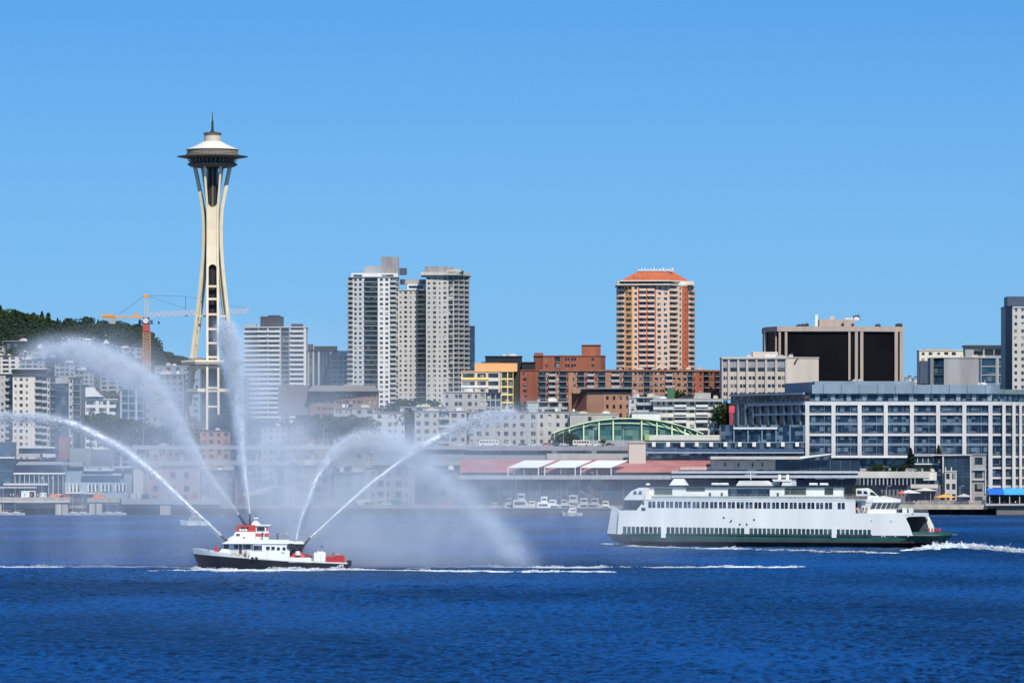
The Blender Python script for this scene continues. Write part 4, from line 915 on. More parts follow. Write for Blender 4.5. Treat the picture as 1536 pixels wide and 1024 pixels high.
a1 = N(ng, 'ShaderNodeMath', operation='MULTIPLY_ADD'); a1.inputs[1].default_value = ny; ng.links.new(cz_, a1.inputs[0]); ng.links.new(cy_, a1.inputs[2])
a2 = N(ng, 'ShaderNodeMath', operation='MULTIPLY_ADD'); a2.inputs[1].default_value = nx; ng.links.new(a1.outputs[0], a2.inputs[0]); ng.links.new(cx_, a2.inputs[2])
na = N(ng, 'GeometryNodeInputNamedAttribute', data_type='FLOAT'); na.inputs['Name'].default_value = 'dens'
si = N(ng, 'GeometryNodeSampleIndex', data_type='FLOAT', domain='POINT'); ng.links.new(gi.outputs[0], si.inputs['Geometry']); ng.links.new(na.outputs['Attribute'], si.inputs['Value']); ng.links.new(a2.outputs[0], si.inputs['Index'])
vc = N(ng, 'GeometryNodeVolumeCube'); ng.links.new(si.outputs[0], vc.inputs['Density'])
vc.inputs['Min'].default_value = (GX0, GY0, GZ0); vc.inputs['Max'].default_value = (GX1, GY1, GZ1)
vc.inputs['Resolution X'].default_value = nx; vc.inputs['Resolution Y'].default_value = ny; vc.inputs['Resolution Z'].default_value = nz
sm = N(ng, 'GeometryNodeSetMaterial'); sm.inputs['Material'].default_value = vm; ng.links.new(vc.outputs[0], sm.inputs[0]); ng.links.new(sm.outputs[0], go_.inputs[0])
me.materials.append(vm)
md_ = mist.modifiers.new('grid', 'NODES'); md_.node_group = ng

# ---------------------------------------------------------------- foam on the water
def foam(name, pts, n, hgt, size, wid, label=None, dens=None):
    """pts: (px, py, depth) line; clots strewn along it, thicker where dens is high"""
    c = catmull(pts, 16); Yv = CAMZ*F/(c[:, 1]-HY); X = (c[:, 0]-768)*Yv/F
    seg = np.hypot(np.diff(X), np.diff(Yv)); cum = np.concatenate([[0], np.cumsum(seg)])
    s_ = np.sort(RNG.random(n))*cum[-1]; amp = .5+.5*np.sin(s_*.35+RNG.random()*6)*np.sin(s_*.13+2)+.25*np.sin(s_*1.3)
    keep = RNG.random(n) < np.clip(amp+.25, .12, 1); s_ = s_[keep]; amp = np.clip(amp[keep], .15, 1.3)
    th = np.interp(s_, cum, c[:, 2]); k = len(s_)
    pos = np.stack([np.interp(s_, cum, X)+RNG.normal(size=k)*.4, np.interp(s_, cum, Yv)+RNG.normal(size=k)*wid*th, np.abs(RNG.normal(size=k))*hgt*amp*th+.06], 1)
    return tag(droplets(pos, np.clip(RNG.gamma(2, size/2, k), .04, size*3)*(.6+.4*amp), name, foamw, np.array([1.9, 1.9, .8])), label, kind='stuff')
def mound(name, pts, hgt, wid, seed):
    """low churned strip of white water lying on the sea"""
    c = catmull(pts, 40); Yv = CAMZ*F/(c[:, 1]-HY); X = (c[:, 0]-768)*Yv/F; n, k = len(c), 17; rg_ = np.random.default_rng(seed)
    v = np.linspace(-1, 1, k); sx_ = np.concatenate([[0], np.cumsum(np.hypot(np.diff(X), np.diff(Yv)))])
    def nz(f): 
        q = rg_.random((int(sx_[-1]*f)+3, 8)); i = sx_*f; i0 = i.astype(int); fr_ = (i-i0)[:, None]; a = q[i0]*(1-fr_)+q[i0+1]*fr_
        j = (v+1)/2*6.99; j0 = j.astype(int); fj = j-j0; return a[:, j0]*(1-fj)+a[:, j0+1]*fj
    H = .5*nz(.35)+.3*nz(1.1)+.25*nz(3.0); W_ = wid*c[:, 2]*(.55+.9*nz(.5)[:, 0]); Z = hgt*np.minimum(c[:, 2], 2.0)[:, None]*H*(1-np.abs(v)[None]**1.6)**.7-.05+.07
    co = np.stack([np.repeat(X[:, None], k, 1)+rg_.normal(0, .08, (n, k)), Yv[:, None]+v[None]*W_[:, None], Z], 2).reshape(-1, 3)
    i = (np.arange(n-1)[:, None]*k+np.arange(k-1)[None]).ravel(); fa = np.stack([i, i+k, i+k+1, i+1], 1)
    me = bpy.data.meshes.new(name); me.from_pydata(co.tolist(), [], fa.tolist()); me.materials.append(foamsurf); me.polygons.foreach_set('use_smooth', [True]*len(fa)); me.update()
    # lay faces upward
    if me.polygons[0].normal.z < 0: me.flip_normals()
    o = bpy.data.objects.new(name, me); COL.objects.link(o); return tag(o, kind='stuff')
foamsurf = bpy.data.materials.new('foam_surface'); foamsurf.use_nodes = True; t = foamsurf.node_tree; b = t.nodes['Principled BSDF']; b.inputs['Roughness'].default_value = .6
g = N(t, 'ShaderNodeNewGeometry'); n_ = N(t, 'ShaderNodeTexNoise'); n_.inputs['Scale'].default_value = 1.6; n_.inputs['Detail'].default_value = 5; n_.inputs['Roughness'].default_value = .7; t.links.new(g.outputs['Position'], n_.inputs['Vector'])
c_ = N(t, 'ShaderNodeValToRGB'); c_.color_ramp.elements[0].position = .28; c_.color_ramp.elements[0].color = (.30, .46, .50, 1); c_.color_ramp.elements[1].position = .5; c_.color_ramp.elements[1].color = (.93, .95, .93, 1)
t.links.new(n_.outputs[0], c_.inputs[0]); t.links.new(c_.outputs[0], b.inputs['Base Color'])
mound('wake', [(1350, 826, .25), (1372, 825, .8), (1392, 823.5, 1.5), (1410, 822.5, 2.2), (1436, 822, 2.3), (1465, 823.5, 1.9), (1500, 826, 1.6), (1540, 829, 1.4), (1600, 833, 1.2)], 1.15, 5.5, 1)
foam('wake', [(1372, 825.5, .7), (1392, 824, 1.4), (1410, 823, 2), (1436, 822.5, 2.1), (1465, 824, 1.7), (1500, 826.5, 1.4), (1540, 829.5, 1.2), (1600, 833, 1)], 26000, .42, .07, 1.8)
mound('wake', [(905, 816, .3), (950, 819.5, .4), (1040, 822.5, .4), (1085, 823, 1.0), (1130, 824.5, .5), (1200, 826.5, .4), (1290, 829, .6), (1350, 829.5, .5)], .4, 2.2, 2)
foam('wake', [(905, 815.5, .6), (950, 819, .6), (1040, 822, .5), (1085, 822.5, 1.5), (1130, 824, .7), (1200, 825.5, .5), (1290, 828, .7), (1340, 829, .5)], 7000, .2, .09, 1.3)
mound('foam', [(292, 854.6, .6), (330, 855.6, 1), (420, 855.6, .9), (500, 854.8, .8), (540, 854.6, .5), (600, 855.5, .3), (680, 857, .5), (760, 857.8, .8), (860, 858, .5), (925, 858, .15)], .45, 3.6, 3)
foam('foam', [(292, 853.9, 1.2), (330, 854.9, 1.1), (420, 854.9, 1), (523, 853.9, 1), (560, 854, .3)], 11000, .25, .09, .6)
foam('foam', [(225, 856, .4), (290, 855.5, 1), (330, 857, 1.0), (400, 857, 1.0), (450, 856.5, .8), (500, 855, .6), (560, 855, .5), (640, 856, .7), (740, 857, 1.2), (830, 857.5, 1.2), (920, 857.5, .4)], 9000, .12, .09, 2.4)
mound('foam', [(-80, 850.5, .6), (60, 850.6, .7), (160, 850.4, .6), (230, 851, .4), (290, 852, .2)], .35, 3.0, 4)
foam('foam', [(-80, 850, 1), (60, 850.2, 1), (160, 850, 1), (230, 851, .6), (290, 852, .3)], 5200, .2, .1, 1.6)
mound('foam', [(610, 852, .2), (730, 850.8, .5), (850, 851.5, .5), (960, 851.2, .25), (1060, 850.8, .25), (1128, 850.6, .8), (1150, 851.2, .4), (1180, 850.8, .6), (1205, 851, .2)], .5, 2.6, 5)
foam('foam', [(640, 851, .4), (730, 850.3, .8), (850, 851.2, .9), (960, 851, .4), (1060, 850.5, .35), (1100, 850, .9), (1128, 850.5, 1.6), (1150, 851, .6), (1180, 850.5, 1.3), (1205, 851, .5)], 8000, .22, .09, 1.2)
foam('foam', [(840, 772.5, .6), (855, 771.5, 1), (890, 771.8, .5)], 500, .25, .25, 1.5)
# ---------------------------------------------------------------- buildings
import re
def wbuild(mb, name, mats, root):
    """vertices given in world coordinates, stored relative to the thing's base"""
    l = root.location; mb.v = [(v[0]-l[0], v[1]-l[1], v[2]-l[2]) for v in mb.v]
    return mb.build(name, mats, root)
def wbox(root, name, px0, px1, py0, py1, Y0, dep, mt, tilt=0):
    mb = MB(); x0, x1 = xat(px0, Y0), xat(px1, Y0); mb.box(x0, x1, Y0, Y0+dep, zat(py1, Y0), zat(py0, Y0)); return wbuild(mb, name, mt, root)
PANES = {}
def pane_mesh(w, h, mt, name='window', mull=0):
    k = (round(w, 2), round(h, 2), mt.name, name, mull)
    if k not in PANES:
        mb = MB(); w, h = k[0], k[1]; mb.box(-w/2, w/2, -.03, .03, -h/2, h/2)
        me = bpy.data.meshes.new(name); me.from_pydata(mb.v, [], mb.f); me.materials.append(mt); PANES[k] = me
    return PANES[k]
BALC = {}
def balc_mesh(w, dp, mt, sl):
    k = (round(w, 1), round(dp, 1), mt.name, sl.name)
    if k not in BALC:
        mb = MB(); w = k[0]; dp = k[1]
        mb.box(-w/2, w/2, -dp, 0, -.12, .1, 1)
        mb.box(-w/2, w/2, -dp, -dp+.07, .1, 1.1, 0); mb.box(-w/2, -w/2+.07, -dp+.07, 0, .1, 1.1, 0); mb.box(w/2-.07, w/2, -dp+.07, 0, .1, 1.1, 0)
        me = bpy.data.meshes.new('balcony'); me.from_pydata(mb.v, [], mb.f); me.polygons.foreach_set('material_index', mb.m); me.materials.append(mt); me.materials.append(sl); BALC[k] = me
    return BALC[k]
TYPES = {'w': (.55, .52, .30), 'W': (.84, .56, .30), 'd': (.74, .5, .35), 'b': (.96, .80, 1.3), 'B': (.96, .80, 1.3), 'g': (.97, .84, .12), 't': (.62, 1.0, .5), 'n': (.38, .46, .3), 'T': (.80, .80, .6), 'h': (.92, .62, .5)}
GLX = glassmat('window_busy', dark=(.012, .012, .014), light=(.6, .56, .5), frac=.34, cell=1.25)
def place_parts(root, items, name, cap=100):
    """items: (score, mesh, location, angle); the largest ones one by one, the rest as one part"""
    items.sort(key=lambda q: -q[0])
    l = root.location
    for sc, me, p, a in items[:cap]:
        o = bpy.data.objects.new(name, me); COL.objects.link(o); o.parent = root; o.location = (p[0]-l[0], p[1]-l[1], p[2]-l[2]); o.rotation_euler = (0, 0, a)
    rest = items[cap:]
    if rest:
        vs, fs, mi, mats = [], [], [], []
        for sc, me, p, a in rest:
            c, s_ = math.cos(a), math.sin(a); b0 = len(vs)
            for v in me.vertices: vs.append((p[0]-l[0]+v.co.x*c-v.co.y*s_, p[1]-l[1]+v.co.x*s_+v.co.y*c, p[2]-l[2]+v.co.z))
            for m_ in me.materials:
                if m_ not in mats: mats.append(m_)
            for f in me.polygons: fs.append(tuple(b0+i for i in f.vertices)); mi.append(mats.index(me.materials[f.material_index]))
        m2 = bpy.data.meshes.new(name); m2.from_pydata(vs, [], fs)
        for m_ in mats: m2.materials.append(m_)
        m2.polygons.foreach_set('material_index', mi); o = bpy.data.objects.new(name, m2); COL.objects.link(o); o.parent = root; o['kind'] = 'stuff'
def parse(b):
    out = []
    for tk in b.split():
        m_ = re.match(r'([a-zA-Z])([\d.]*)(?::(\d))?(?:\*(\d+))?$', tk)
        for _ in range(int(m_.group(4) or 1)): out.append((m_.group(1), float(m_.group(2) or 1), int(m_.group(3) or 0)))
    return out
WHITEP = mat('paint_white', (.68, .66, .61), .6, var=.06, streak=.05)
SLABC = mat('concrete_slab', (.42, .41, .39), .8, var=.15, streak=.08)
RAILG = mat('rail_glass', (.16, .21, .21), .2, var=.3, scale=.4)
GL = glassmat('window_dark'); GLB = glassmat('window_blue', dark=(.012, .03, .05), light=(.12, .17, .2), frac=.2)
RAILD = mat('rail_dark_glass', (.03, .045, .05), .2, var=.3, scale=.4)
GLM = glassmat('window_mixed', dark=(.02, .022, .024), light=(.5, .48, .42), frac=.3, cell=1.7)
def bld(name, label, chain, top, fpx, faces, mats, z0=None, glass=None, depth=24, rec=None, parap=.9, group=None, cat='building', rail=None, slab=None, cap=None, bands=False, topsolid=0.0, side=True, balc=1.1, bot=None, wk=1.0, hk=1.0):
    glass = glass or GL; rail = rail or SLABC; slab = slab or SLABC
    P = [Vector((xat(a, y_), y_, 0)) for a, y_ in chain]; Yr = min(y_ for _, y_ in chain); z1 = zat(top, Yr)
    cx = sum(p.x for p in P)/len(P); cyy = sum(p.y for p in P)/len(P)
    if z0 is None: z0 = min(ground_z(p.x, p.y) for p in P)-2
    if bot is not None: z0 = zat(bot, Yr)
    root = empty(name, (cx, cyy+depth/2, z0), label, cat, group)
    wall = MB(); panes, balcs = [], []
    fh = fpx*Yr/F; n = max(1, int(math.ceil((z1-topsolid-z0)/fh-.15)))
    for (A_, B_), spec in zip(zip(P[:-1], P[1:]), faces):
        L = (B_-A_).length; u = (B_-A_)/L; nv = Vector((u.y, -u.x, 0)); ang = math.atan2(u.y, u.x)
        fac = max(.05, nv.dot(Vector((-A_.x, -A_.y, 0)).normalized()))
        def q(s, z, d): p = A_+u*s-nv*d; return (p.x, p.y, z)
        def rect(s0, s1, za, zb_, d=0, mi=0):
            if s1-s0 > 1e-3 and zb_-za > 1e-3: wall.face([q(s0, za, d), q(s1, za, d), q(s1, zb_, d), q(s0, zb_, d)], mi)
        bays = parse(spec); tot = sum(b_[1] for b_ in bays); s = 0
        if topsolid: rect(0, L, z1-topsolid, z1)
        for ty, wd, mi in bays:
            bw = wd/tot*L
            if ty in 'sp':
                if ty == 's': rect(s, s+bw, z0, z1-topsolid, 0, mi)
                else:
                    c0, c1 = q(s, 0, -.35), q(s+bw, 0, -.35); e0, e1 = q(s, 0, 0), q(s+bw, 0, 0)
                    wall.prism([c0[:2], c1[:2], e1[:2], e0[:2]], z0, z1-topsolid, mi)
                s += bw; continue
            wf, hf, rc = TYPES[ty]
            if ty in 'wWdnT': wf = min(.95, wf*wk); hf = min(.9, hf*hk)
            if rec is not None: rc = rec if ty not in 'bB' else max(rec, 1.0)
            for k in range(n):
                zt = z1-topsolid-k*fh; zb_ = max(z0, zt-fh)
                hh = (zt-zb_)*hf
                lo_ = (zt-zb_)*(.10 if ty in 'bBg' else (.26 if ty != 't' else 0)); 
                if lo_+hh > (zt-zb_): lo_ = (zt-zb_)-hh
                hz0, hz1 = zb_+lo_, zb_+lo_+hh
                subs = [(s+bw*(1-wf)/2, s+bw*(1+wf)/2)] if ty != 'd' else [(s+bw*.12, s+bw*.46), (s+bw*.54, s+bw*.88)]
                rect(s, s+bw, zb_, hz0, 0, mi); rect(s, s+bw, hz1, zt, 0, mi)
                prev = s
                for a_, b_ in subs:
                    rect(prev, a_, hz0, hz1, 0, mi); prev = b_
                    for pts in ([q(a_, hz0, 0), q(a_, hz0, rc), q(a_, hz1, rc), q(a_, hz1, 0)], [q(b_, hz0, rc), q(b_, hz0, 0), q(b_, hz1, 0), q(b_, hz1, rc)], [q(a_, hz0, 0), q(b_, hz0, 0), q(b_, hz0, rc), q(a_, hz0, rc)], [q(a_, hz1, rc), q(b_, hz1, rc), q(b_, hz1, 0), q(a_, hz1, 0)]):
                        wall.face(pts, mi)
                    c = A_+u*((a_+b_)/2)-nv*(rc-.02)
                    me = pane_mesh(b_-a_, hz1-hz0, glass)
                    panes.append(((b_-a_)*(hz1-hz0)*fac+.02*(zt-z0), me, (c.x, c.y, (hz0+hz1)/2), ang))
                rect(prev, s+bw, hz0, hz1, 0, mi)
                if ty in 'bB' and balc:
                    c = A_+u*(s+bw/2)+nv*.002
                    balcs.append((bw*fac+.02*(zt-z0), balc_mesh(bw*.98, balc, rail if ty == 'b' else RAILD, slab), (c.x, c.y, zb_+.12), ang))
            s += bw
    A_, B_ = P[0], P[-1]; b0 = (A_.x, max(A_.y, cyy)+depth); b1 = (B_.x, max(B_.y, cyy)+depth)
    for p0, p1 in (((B_.x, B_.y), b1), (b1, b0), (b0, (A_.x, A_.y))):
        wall.face([(p0[0], p0[1], z0), (p1[0], p1[1], z0), (p1[0], p1[1], z1), (p0[0], p0[1], z1)], 0)
    wbuild(wall, 'wall', mats, root)
    poly = [(p.x, p.y) for p in P]+[b1, b0]
    r = MB(); cxm = sum(p[0] for p in poly)/len(poly); cym = sum(p[1] for p in poly)/len(poly)
    g = 1.0+.5/max(10, abs(P[-1].x-P[0].x))
    gp = [(cxm+(p[0]-cxm)*g, cym+(p[1]-cym)*g-.25*(p[1] < cym)) for p in poly]
    r.prism(gp, z1, z1+parap*.5); wbuild(r, 'roof', mats[-1], root)
    place_parts(root, panes, 'window', cap or 100); place_parts(root, balcs, 'balcony', cap or 100)
    root['top'] = z1+parap*.5
    return root
def clutter(root, px0, px1, Y, n, seed=1, hmax=2.5, mt=None, zt=None):
    rg = random.Random(seed)
    zt = root['top'] if zt is None else zt
    for k in range(n):
        c = xat(rg.uniform(px0, px1), Y); w = rg.uniform(.6, 2.2); h = rg.uniform(.6, hmax); y0 = Y+rg.uniform(.8, 7)
        mb = MB(); mb.box(c-w, c+w, y0, y0+w*1.4, zt, zt+h); mb.box(c-w*.6, c+w*.4, y0+.2, y0+w, zt+h, zt+h+.3)
        if rg.random() < .4: mb.tube((c+w*.5, y0+.3, zt+h), (c+w*.5, y0+.3, zt+h+rg.uniform(.6, 1.6)), .12, n=6)
        wbuild(mb, 'rooftop_unit', mt or rg.choice([SLABC, WHITEP, darksteel, capmat]), root)
def grooves(x): return x
# --- colours
conc = mat('concrete_pale', (.52, .48, .42), .8, var=.1, scale=.15, streak=.10)
concg = mat('concrete_grey', (.34, .34, .33), .8, var=.12, scale=.15, streak=.10)
beige = mat('wall_beige', (.56, .48, .39), .8, var=.07, scale=.12, streak=.06)
creamw = mat('wall_cream', (.66, .60, .50), .8, var=.07, streak=.06)
brick = mat('brick_red', (.34, .105, .055), .85, var=.18, scale=.25, streak=.06)
brickd = mat('brick_dark', (.22, .09, .06), .85, var=.2, scale=.25)
brown = mat('brick_brown', (.25, .15, .11), .85, var=.18, scale=.25)
tan = mat('wall_tan', (.38, .20, .125), .85, var=.15, scale=.2)
orange = mat('wall_orange', (.76, .38, .15), .7, var=.08)
yellow = mat('wall_yellow', (.80, .60, .18), .7, var=.06)
roofd = mat('roof_dark', (.05, .05, .055), .8, var=.2); roofg = mat('roof_grey', (.28, .28, .28), .85, var=.2, scale=.15)
black = mat('black_cladding', (.012, .012, .014), .5, var=.3); slate = mat('slate_blue', (.06, .08, .11), .5, var=.15)
terra = mat('terracotta', (.52, .13, .05), .8, var=.12, scale=.3)
peach = mat('wall_peach', (.70, .50, .37), .75, var=.08, streak=.05)
GV = []

gwr = mat('rail_grey_white', (.42, .42, .40), .7)
Y = 2900
t1 = bld('apartment_tower', 'left of the two tall pale apartment towers, white with a dark column of balconies', [(522, 2905), (545, 2900), (568, 2900), (597, 2902)], 416, 7.3,
         ['b1 w1 w1 s.15', 's.15 B3 s.15', 'w1 w1 s.1 b1.1 g.35'], [WHITEP, conc, concg], glass=GLM, rail=gwr, slab=conc, depth=26)
wbox(t1, 'penthouse', 527, 597, 415.4, 409.5, 2904, 18, WHITEP); wbox(t1, 'penthouse_window', 530, 543, 414.5, 412, 2903.9, .2, GL); wbox(t1, 'penthouse_window', 573, 590, 414.5, 412, 2903.9, .2, GL)
wbox(t1, 'machine_room', 546, 573, 409.4, 399, 2908, 12, concg); wbox(t1, 'machine_room', 571.7, 597.5, 409.4, 385, 2911, 12, mat('machine_grey', (.30, .28, .27), .8, streak=.15))
wbox(t1, 'roof_frame', 599, 610, 412, 402, 2912, 5, slate)
# recessed middle and right twin
t2 = bld('apartment_tower', 'right of the two tall pale apartment towers, plain grey with a wide flat overhanging roof', [(639, 2899), (681, 2899), (703, 2912)], 414, 7.3,
         ['n1 w1 n.8 w1 T1.1', 'b1 s.25 b1 s.25 b1'], [conc, concg, conc], glass=GLM, rail=concg, depth=26, wk=.95, balc=.8)
m = MB(); m.prism([(xat(631, 2897), 2897), (xat(685, 2897), 2896), (xat(706.5, 2912), 2910), (xat(706, 2912), 2930), (xat(631, 2897), 2930)], t2['top'], t2['top']+1.7); wbuild(m, 'overhanging_roof', conc, t2)
wbox(t2, 'machine_room', 637, 679, 408.5, 399.5, 2902, 12, mat('machine_grey', (.30, .28, .27), .8)); clutter(t2, 665, 700, 2894, 4, 3, 2, zt=t2['top']+1.7)
t3 = bld('apartment_tower', 'lower grey tower section between the two tall pale apartment towers, with very dark balconies', [(597, 2906), (626, 2906), (639.5, 2902)], 435, 7.3, ['n1 w1 n1 n.8', 'B1'], [conc, concg, conc], glass=GLM, rail=WHITEP, depth=20)
wbox(t3, 'penthouse', 611, 639, 434, 426, 2912, 10, WHITEP); wbox(t3, 'penthouse', 600, 639, 426, 419, 2918, 8, concg); wbox(t3, 'penthouse_window', 613, 634, 432, 428.5, 2911.8, .3, GL)
t4 = bld('office_tower', 'narrow dark glass tower just peeping out right of the twin towers', [(701, 2960), (712, 2966)], 489, 7, ['g1 g1'], [slate, concg], glass=GLB, depth=15)
# banded block
t5 = bld('apartment_block', 'white apartment block with long horizontal balcony bands beside the observation tower', [(366, 2960), (388, 2956), (459, 2950)], 491, 7.15,
         ['b1', 'b1:1 s.08 b1.4 s.05 T1.1:1 s.05 b1.6 s.25'], [WHITEP, concg, WHITEP], glass=GL, rail=WHITEP, slab=WHITEP, depth=22, balc=1.0)
wbox(t5, 'machine_room', 390.5, 424, 490, 474.5, 2958, 14, roofd); wbox(t5, 'machine_room', 437, 454, 490, 485.5, 2955, 8, roofd); wbox(t5, 'machine_room', 369, 384, 490, 486, 2962, 8, concg)
m = MB(); m.box(xat(402, 2960), xat(420, 2960), 2961, 2966, zat(474.5, 2960), zat(472.6, 2960)); wbuild(m, 'machine_top', roofd, t5)
t6 = bld('office_building', 'dark glass office building with pale vertical strips right of the white banded block', [(457, 2972), (469, 2970), (497, 2970), (507, 2984)], 526, 7, ['g1 s.3:1 g1', 's.3:1 t1 s.3:1 t1 s.5:2 t1 s.3:1', 's1:2'], [slate, conc, black, black], glass=GLB, depth=20)
wbox(t6, 'machine_room', 471, 505, 525.5, 519, 2978, 12, black); wbox(t6, 'machine_room', 460, 469, 525.5, 516, 2980, 8, roofd)
t7 = bld('apartment_block', 'small cream block with rows of dark windows tucked left of the twin towers', [(498, 2955), (524, 2955)], 534, 7, ['W1 W1 W1'], [creamw, conc], depth=16); wbox(t7, 'penthouse', 506, 522, 533, 526, 2962, 10, conc)
# brown block in the mist
t8 = bld('brick_building', 'low brown brick building with a sloping grey roof below the twin towers', [(443, 2760), (466, 2750), (566, 2746)], 588, 10, ['n1 n1', 's.4 d1 d1 d1 d1 d1 d1 d1 s.5 n.7 n.7'], [brown, brown, roofg], glass=GLM, depth=24)
m = MB(); m.prism([(xat(462, 2744), 2744), (xat(568, 2744), 2744), (xat(568, 2744), 2772), (xat(462, 2744), 2772)], t8['top'], t8['top']+3.2, top=[(xat(468, 2750), 2752), (xat(562, 2750), 2752), (xat(562, 2750), 2768), (xat(468, 2750), 2768)]); wbuild(m, 'pitched_roof', mat('roof_brown', (.21, .18, .16), .85), t8)
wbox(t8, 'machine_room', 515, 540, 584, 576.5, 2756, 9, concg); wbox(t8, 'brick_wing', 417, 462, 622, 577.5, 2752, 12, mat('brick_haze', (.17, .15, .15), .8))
# yellow building
Yc = 2560
t9 = bld('office_building', 'bright yellow and white building with an orange top storey', [(692, Yc), (752, Yc), (770, Yc+2)], 557.5, 11.8, ['W1.6:1 s.12:2 W1.1:1 s.12:2 W1.3:1 s.15:2 g.1:1', 'T1:0 T.9:0'], [yellow, creamw, orange, orange], glass=GLM, depth=20, wk=1.05, balc=0, rail=yellow)
wbox(t9, 'orange_storey', 712, 776, 557, 544.5, Yc+3, 14, orange)
for k in range(5):
    wbox(t9, 'yellow_band', 691.5, 733, 569.4+k*11.8, 566+k*11.8, Yc-.5, .5, yellow if k % 2 == 0 else WHITEP)
wbox(t9, 'dark_gap_wall', 770.5, 778, 620, 558, Yc+6, 10, mat('gap_dark', (.03, .035, .03), .9))  # dark box filling the gap right of the yellow building
wbox(t9, 'roof_lights', 722, 750, 544.3, 542.6, Yc+6, 5, roofd)
t10 = bld('office_building', 'black box building rising behind the orange top of the yellow building', [(728, 2700), (783, 2700)], 535, 12, ['s1'], [black, black], depth=20); clutter(t10, 745, 775, 2702, 3, 5, 1.2)
t10b = bld('office_building', 'lower black building between the yellow and the red brick buildings', [(783, 2690), (803, 2690)], 544, 12, ['s1'], [black, black], depth=16)
# red brick upper building
t11 = bld('brick_building', 'red brick building with a square stair tower on its roof line, above the long complex', [(801, 2740), (815, 2736), (873, 2736), (901, 2734), (908, 2740)], 534, 9.5, ['s1', 'n1 s.6 T1.1 s.5 d1 d1 s.8', 's1 n1 s.6', 's1:1'], [brick, brickd, brick], depth=24)
wbox(t11, 'stair_tower', 873, 901, 533.4, 518, 2736, 12, brick); wbox(t11, 'stair_tower_cap', 872.5, 901.5, 518, 516.8, 2735.5, 13, brickd); wbox(t11, 'corner_tower', 801.3, 815, 533.4, 529, 2739, 10, brickd)
# long complex
t12 = bld('apartment_complex', 'long red brick apartment complex with white balconies and dark openings under the orange tower', [(776, 2655), (780, 2640), (808, 2636), (853, 2636), (866, 2636), (908, 2636), (917, 2636), (948, 2636), (1044, 2640), (1083, 2650)], 555.5, 8.7,
          ['s1:1', 'n1:0 s1', 'B1:2 w.4:1 b1:2 w.5:2 B1:1 w.3', 's.4:2 n1:2', 'B1:2 w.4:1 b1:2 s.1 w.5:1 B1', 's1:2', 'b1:2 w.5:1 B1:1', 'w1:2 d1:2 B1:1 w.6:1 w1:2 d1:2 b1.2:2 w.6:1 w1:2 w1:2 B.8:1 w.6', 's.4 n1 B1 n1 B1 n.5'], [brick, mat('brick_mauve', (.30, .15, .11), .85, var=.15), tan, brick], glass=GLX, rail=mat('rail_stone', (.45, .38, .33), .7), depth=26, wk=1.1)
clutter(t12, 905, 1070, 2640, 5, 9, 1.2)
m = MB(); m.prism([(xat(808, 2636), 2635.4), (xat(948, 2636), 2635.4), (xat(1044, 2640), 2639.4), (xat(1083, 2650), 2649.4), (xat(1083, 2650), 2652), (xat(808, 2636), 2652)], zat(556.6, 2636), zat(554.6, 2636)); wbuild(m, 'eaves_band', mat('brick_eaves', (.27, .12, .07), .8), t12)
# orange tower
t13 = bld('apartment_tower', 'tall orange and cream apartment tower with a red hipped roof', [(926, 2806), (948, 2800), (957, 2800), (984, 2800), (1003, 2800), (1030, 2812), (1042, 2826)], 428, 8.15,
          ['b1:3 s.1:1 W1:1', 's.3:1 w1', 's.15:2 b1:2 s.15:2 b1:2 s.2:2', 'w1 w1', 's.15 b1.5 s.3 w.6 s.4:2 n.5:2', 's.3:2 b1:3'], [peach, orange, terra, creamw, creamw], glass=GLM, rail=peach, slab=creamw, depth=26, balc=.9)
wbox(t13, 'top_storey', 926.5, 1041, 427.3, 421.5, 2812, 22, creamw)
m = MB(); m.prism([(xat(924.5, 2802), 2800), (xat(1004, 2797), 2797), (xat(1043, 2815), 2822), (xat(1043, 2815), 2838), (xat(924.5, 2802), 2838)], zat(427.6, 2800), zat(425.8, 2800)); m.prism([(xat(930, 2805), 2804), (xat(1003, 2802), 2802), (xat(1039, 2815), 2822), (xat(1039, 2815), 2836), (xat(930, 2805), 2836)], zat(421.4, 2800), zat(420, 2800)); wbuild(m, 'cornice', creamw, t13)
for k in range(9): wbox(t13, 'top_window', 930+k*9.2, 936+k*9.2, 426, 422, 2811.7, .3, GL)
m = MB(); z_ = zat(420, 2800); m.prism([(xat(932, 2805), 2804), (xat(1003, 2802), 2803), (xat(1036, 2815), 2822), (xat(1036, 2815), 2834), (xat(932, 2805), 2834)], z_, zat(405.5, 2800), top=[(xat(957, 2815), 2814), (xat(1001, 2815), 2814), (xat(1010, 2815), 2819), (xat(1010, 2815), 2826), (xat(957, 2815), 2826)]); wbuild(m, 'hipped_roof', terra, t13)
m = MB()
for k in range(12):
    c = xat(958+k*4.6, 2815); m.box(c-.45, c+.45, 2813.4, 2814.2, zat(405.5, 2815)-.6, zat(403.8, 2815)+.3*(k % 3))
m.box(xat(957, 2815), xat(1011, 2815), 2813, 2813.2, zat(406.6, 2815), zat(405.8, 2815)); wbuild(m, 'roof_crown', WHITEP, t13)
for px in (949, 955, 962, 972, 978):
    wbox(t13, 'dormer', px, px+3.4, 420, 416, 2806.5, 3, roofd)
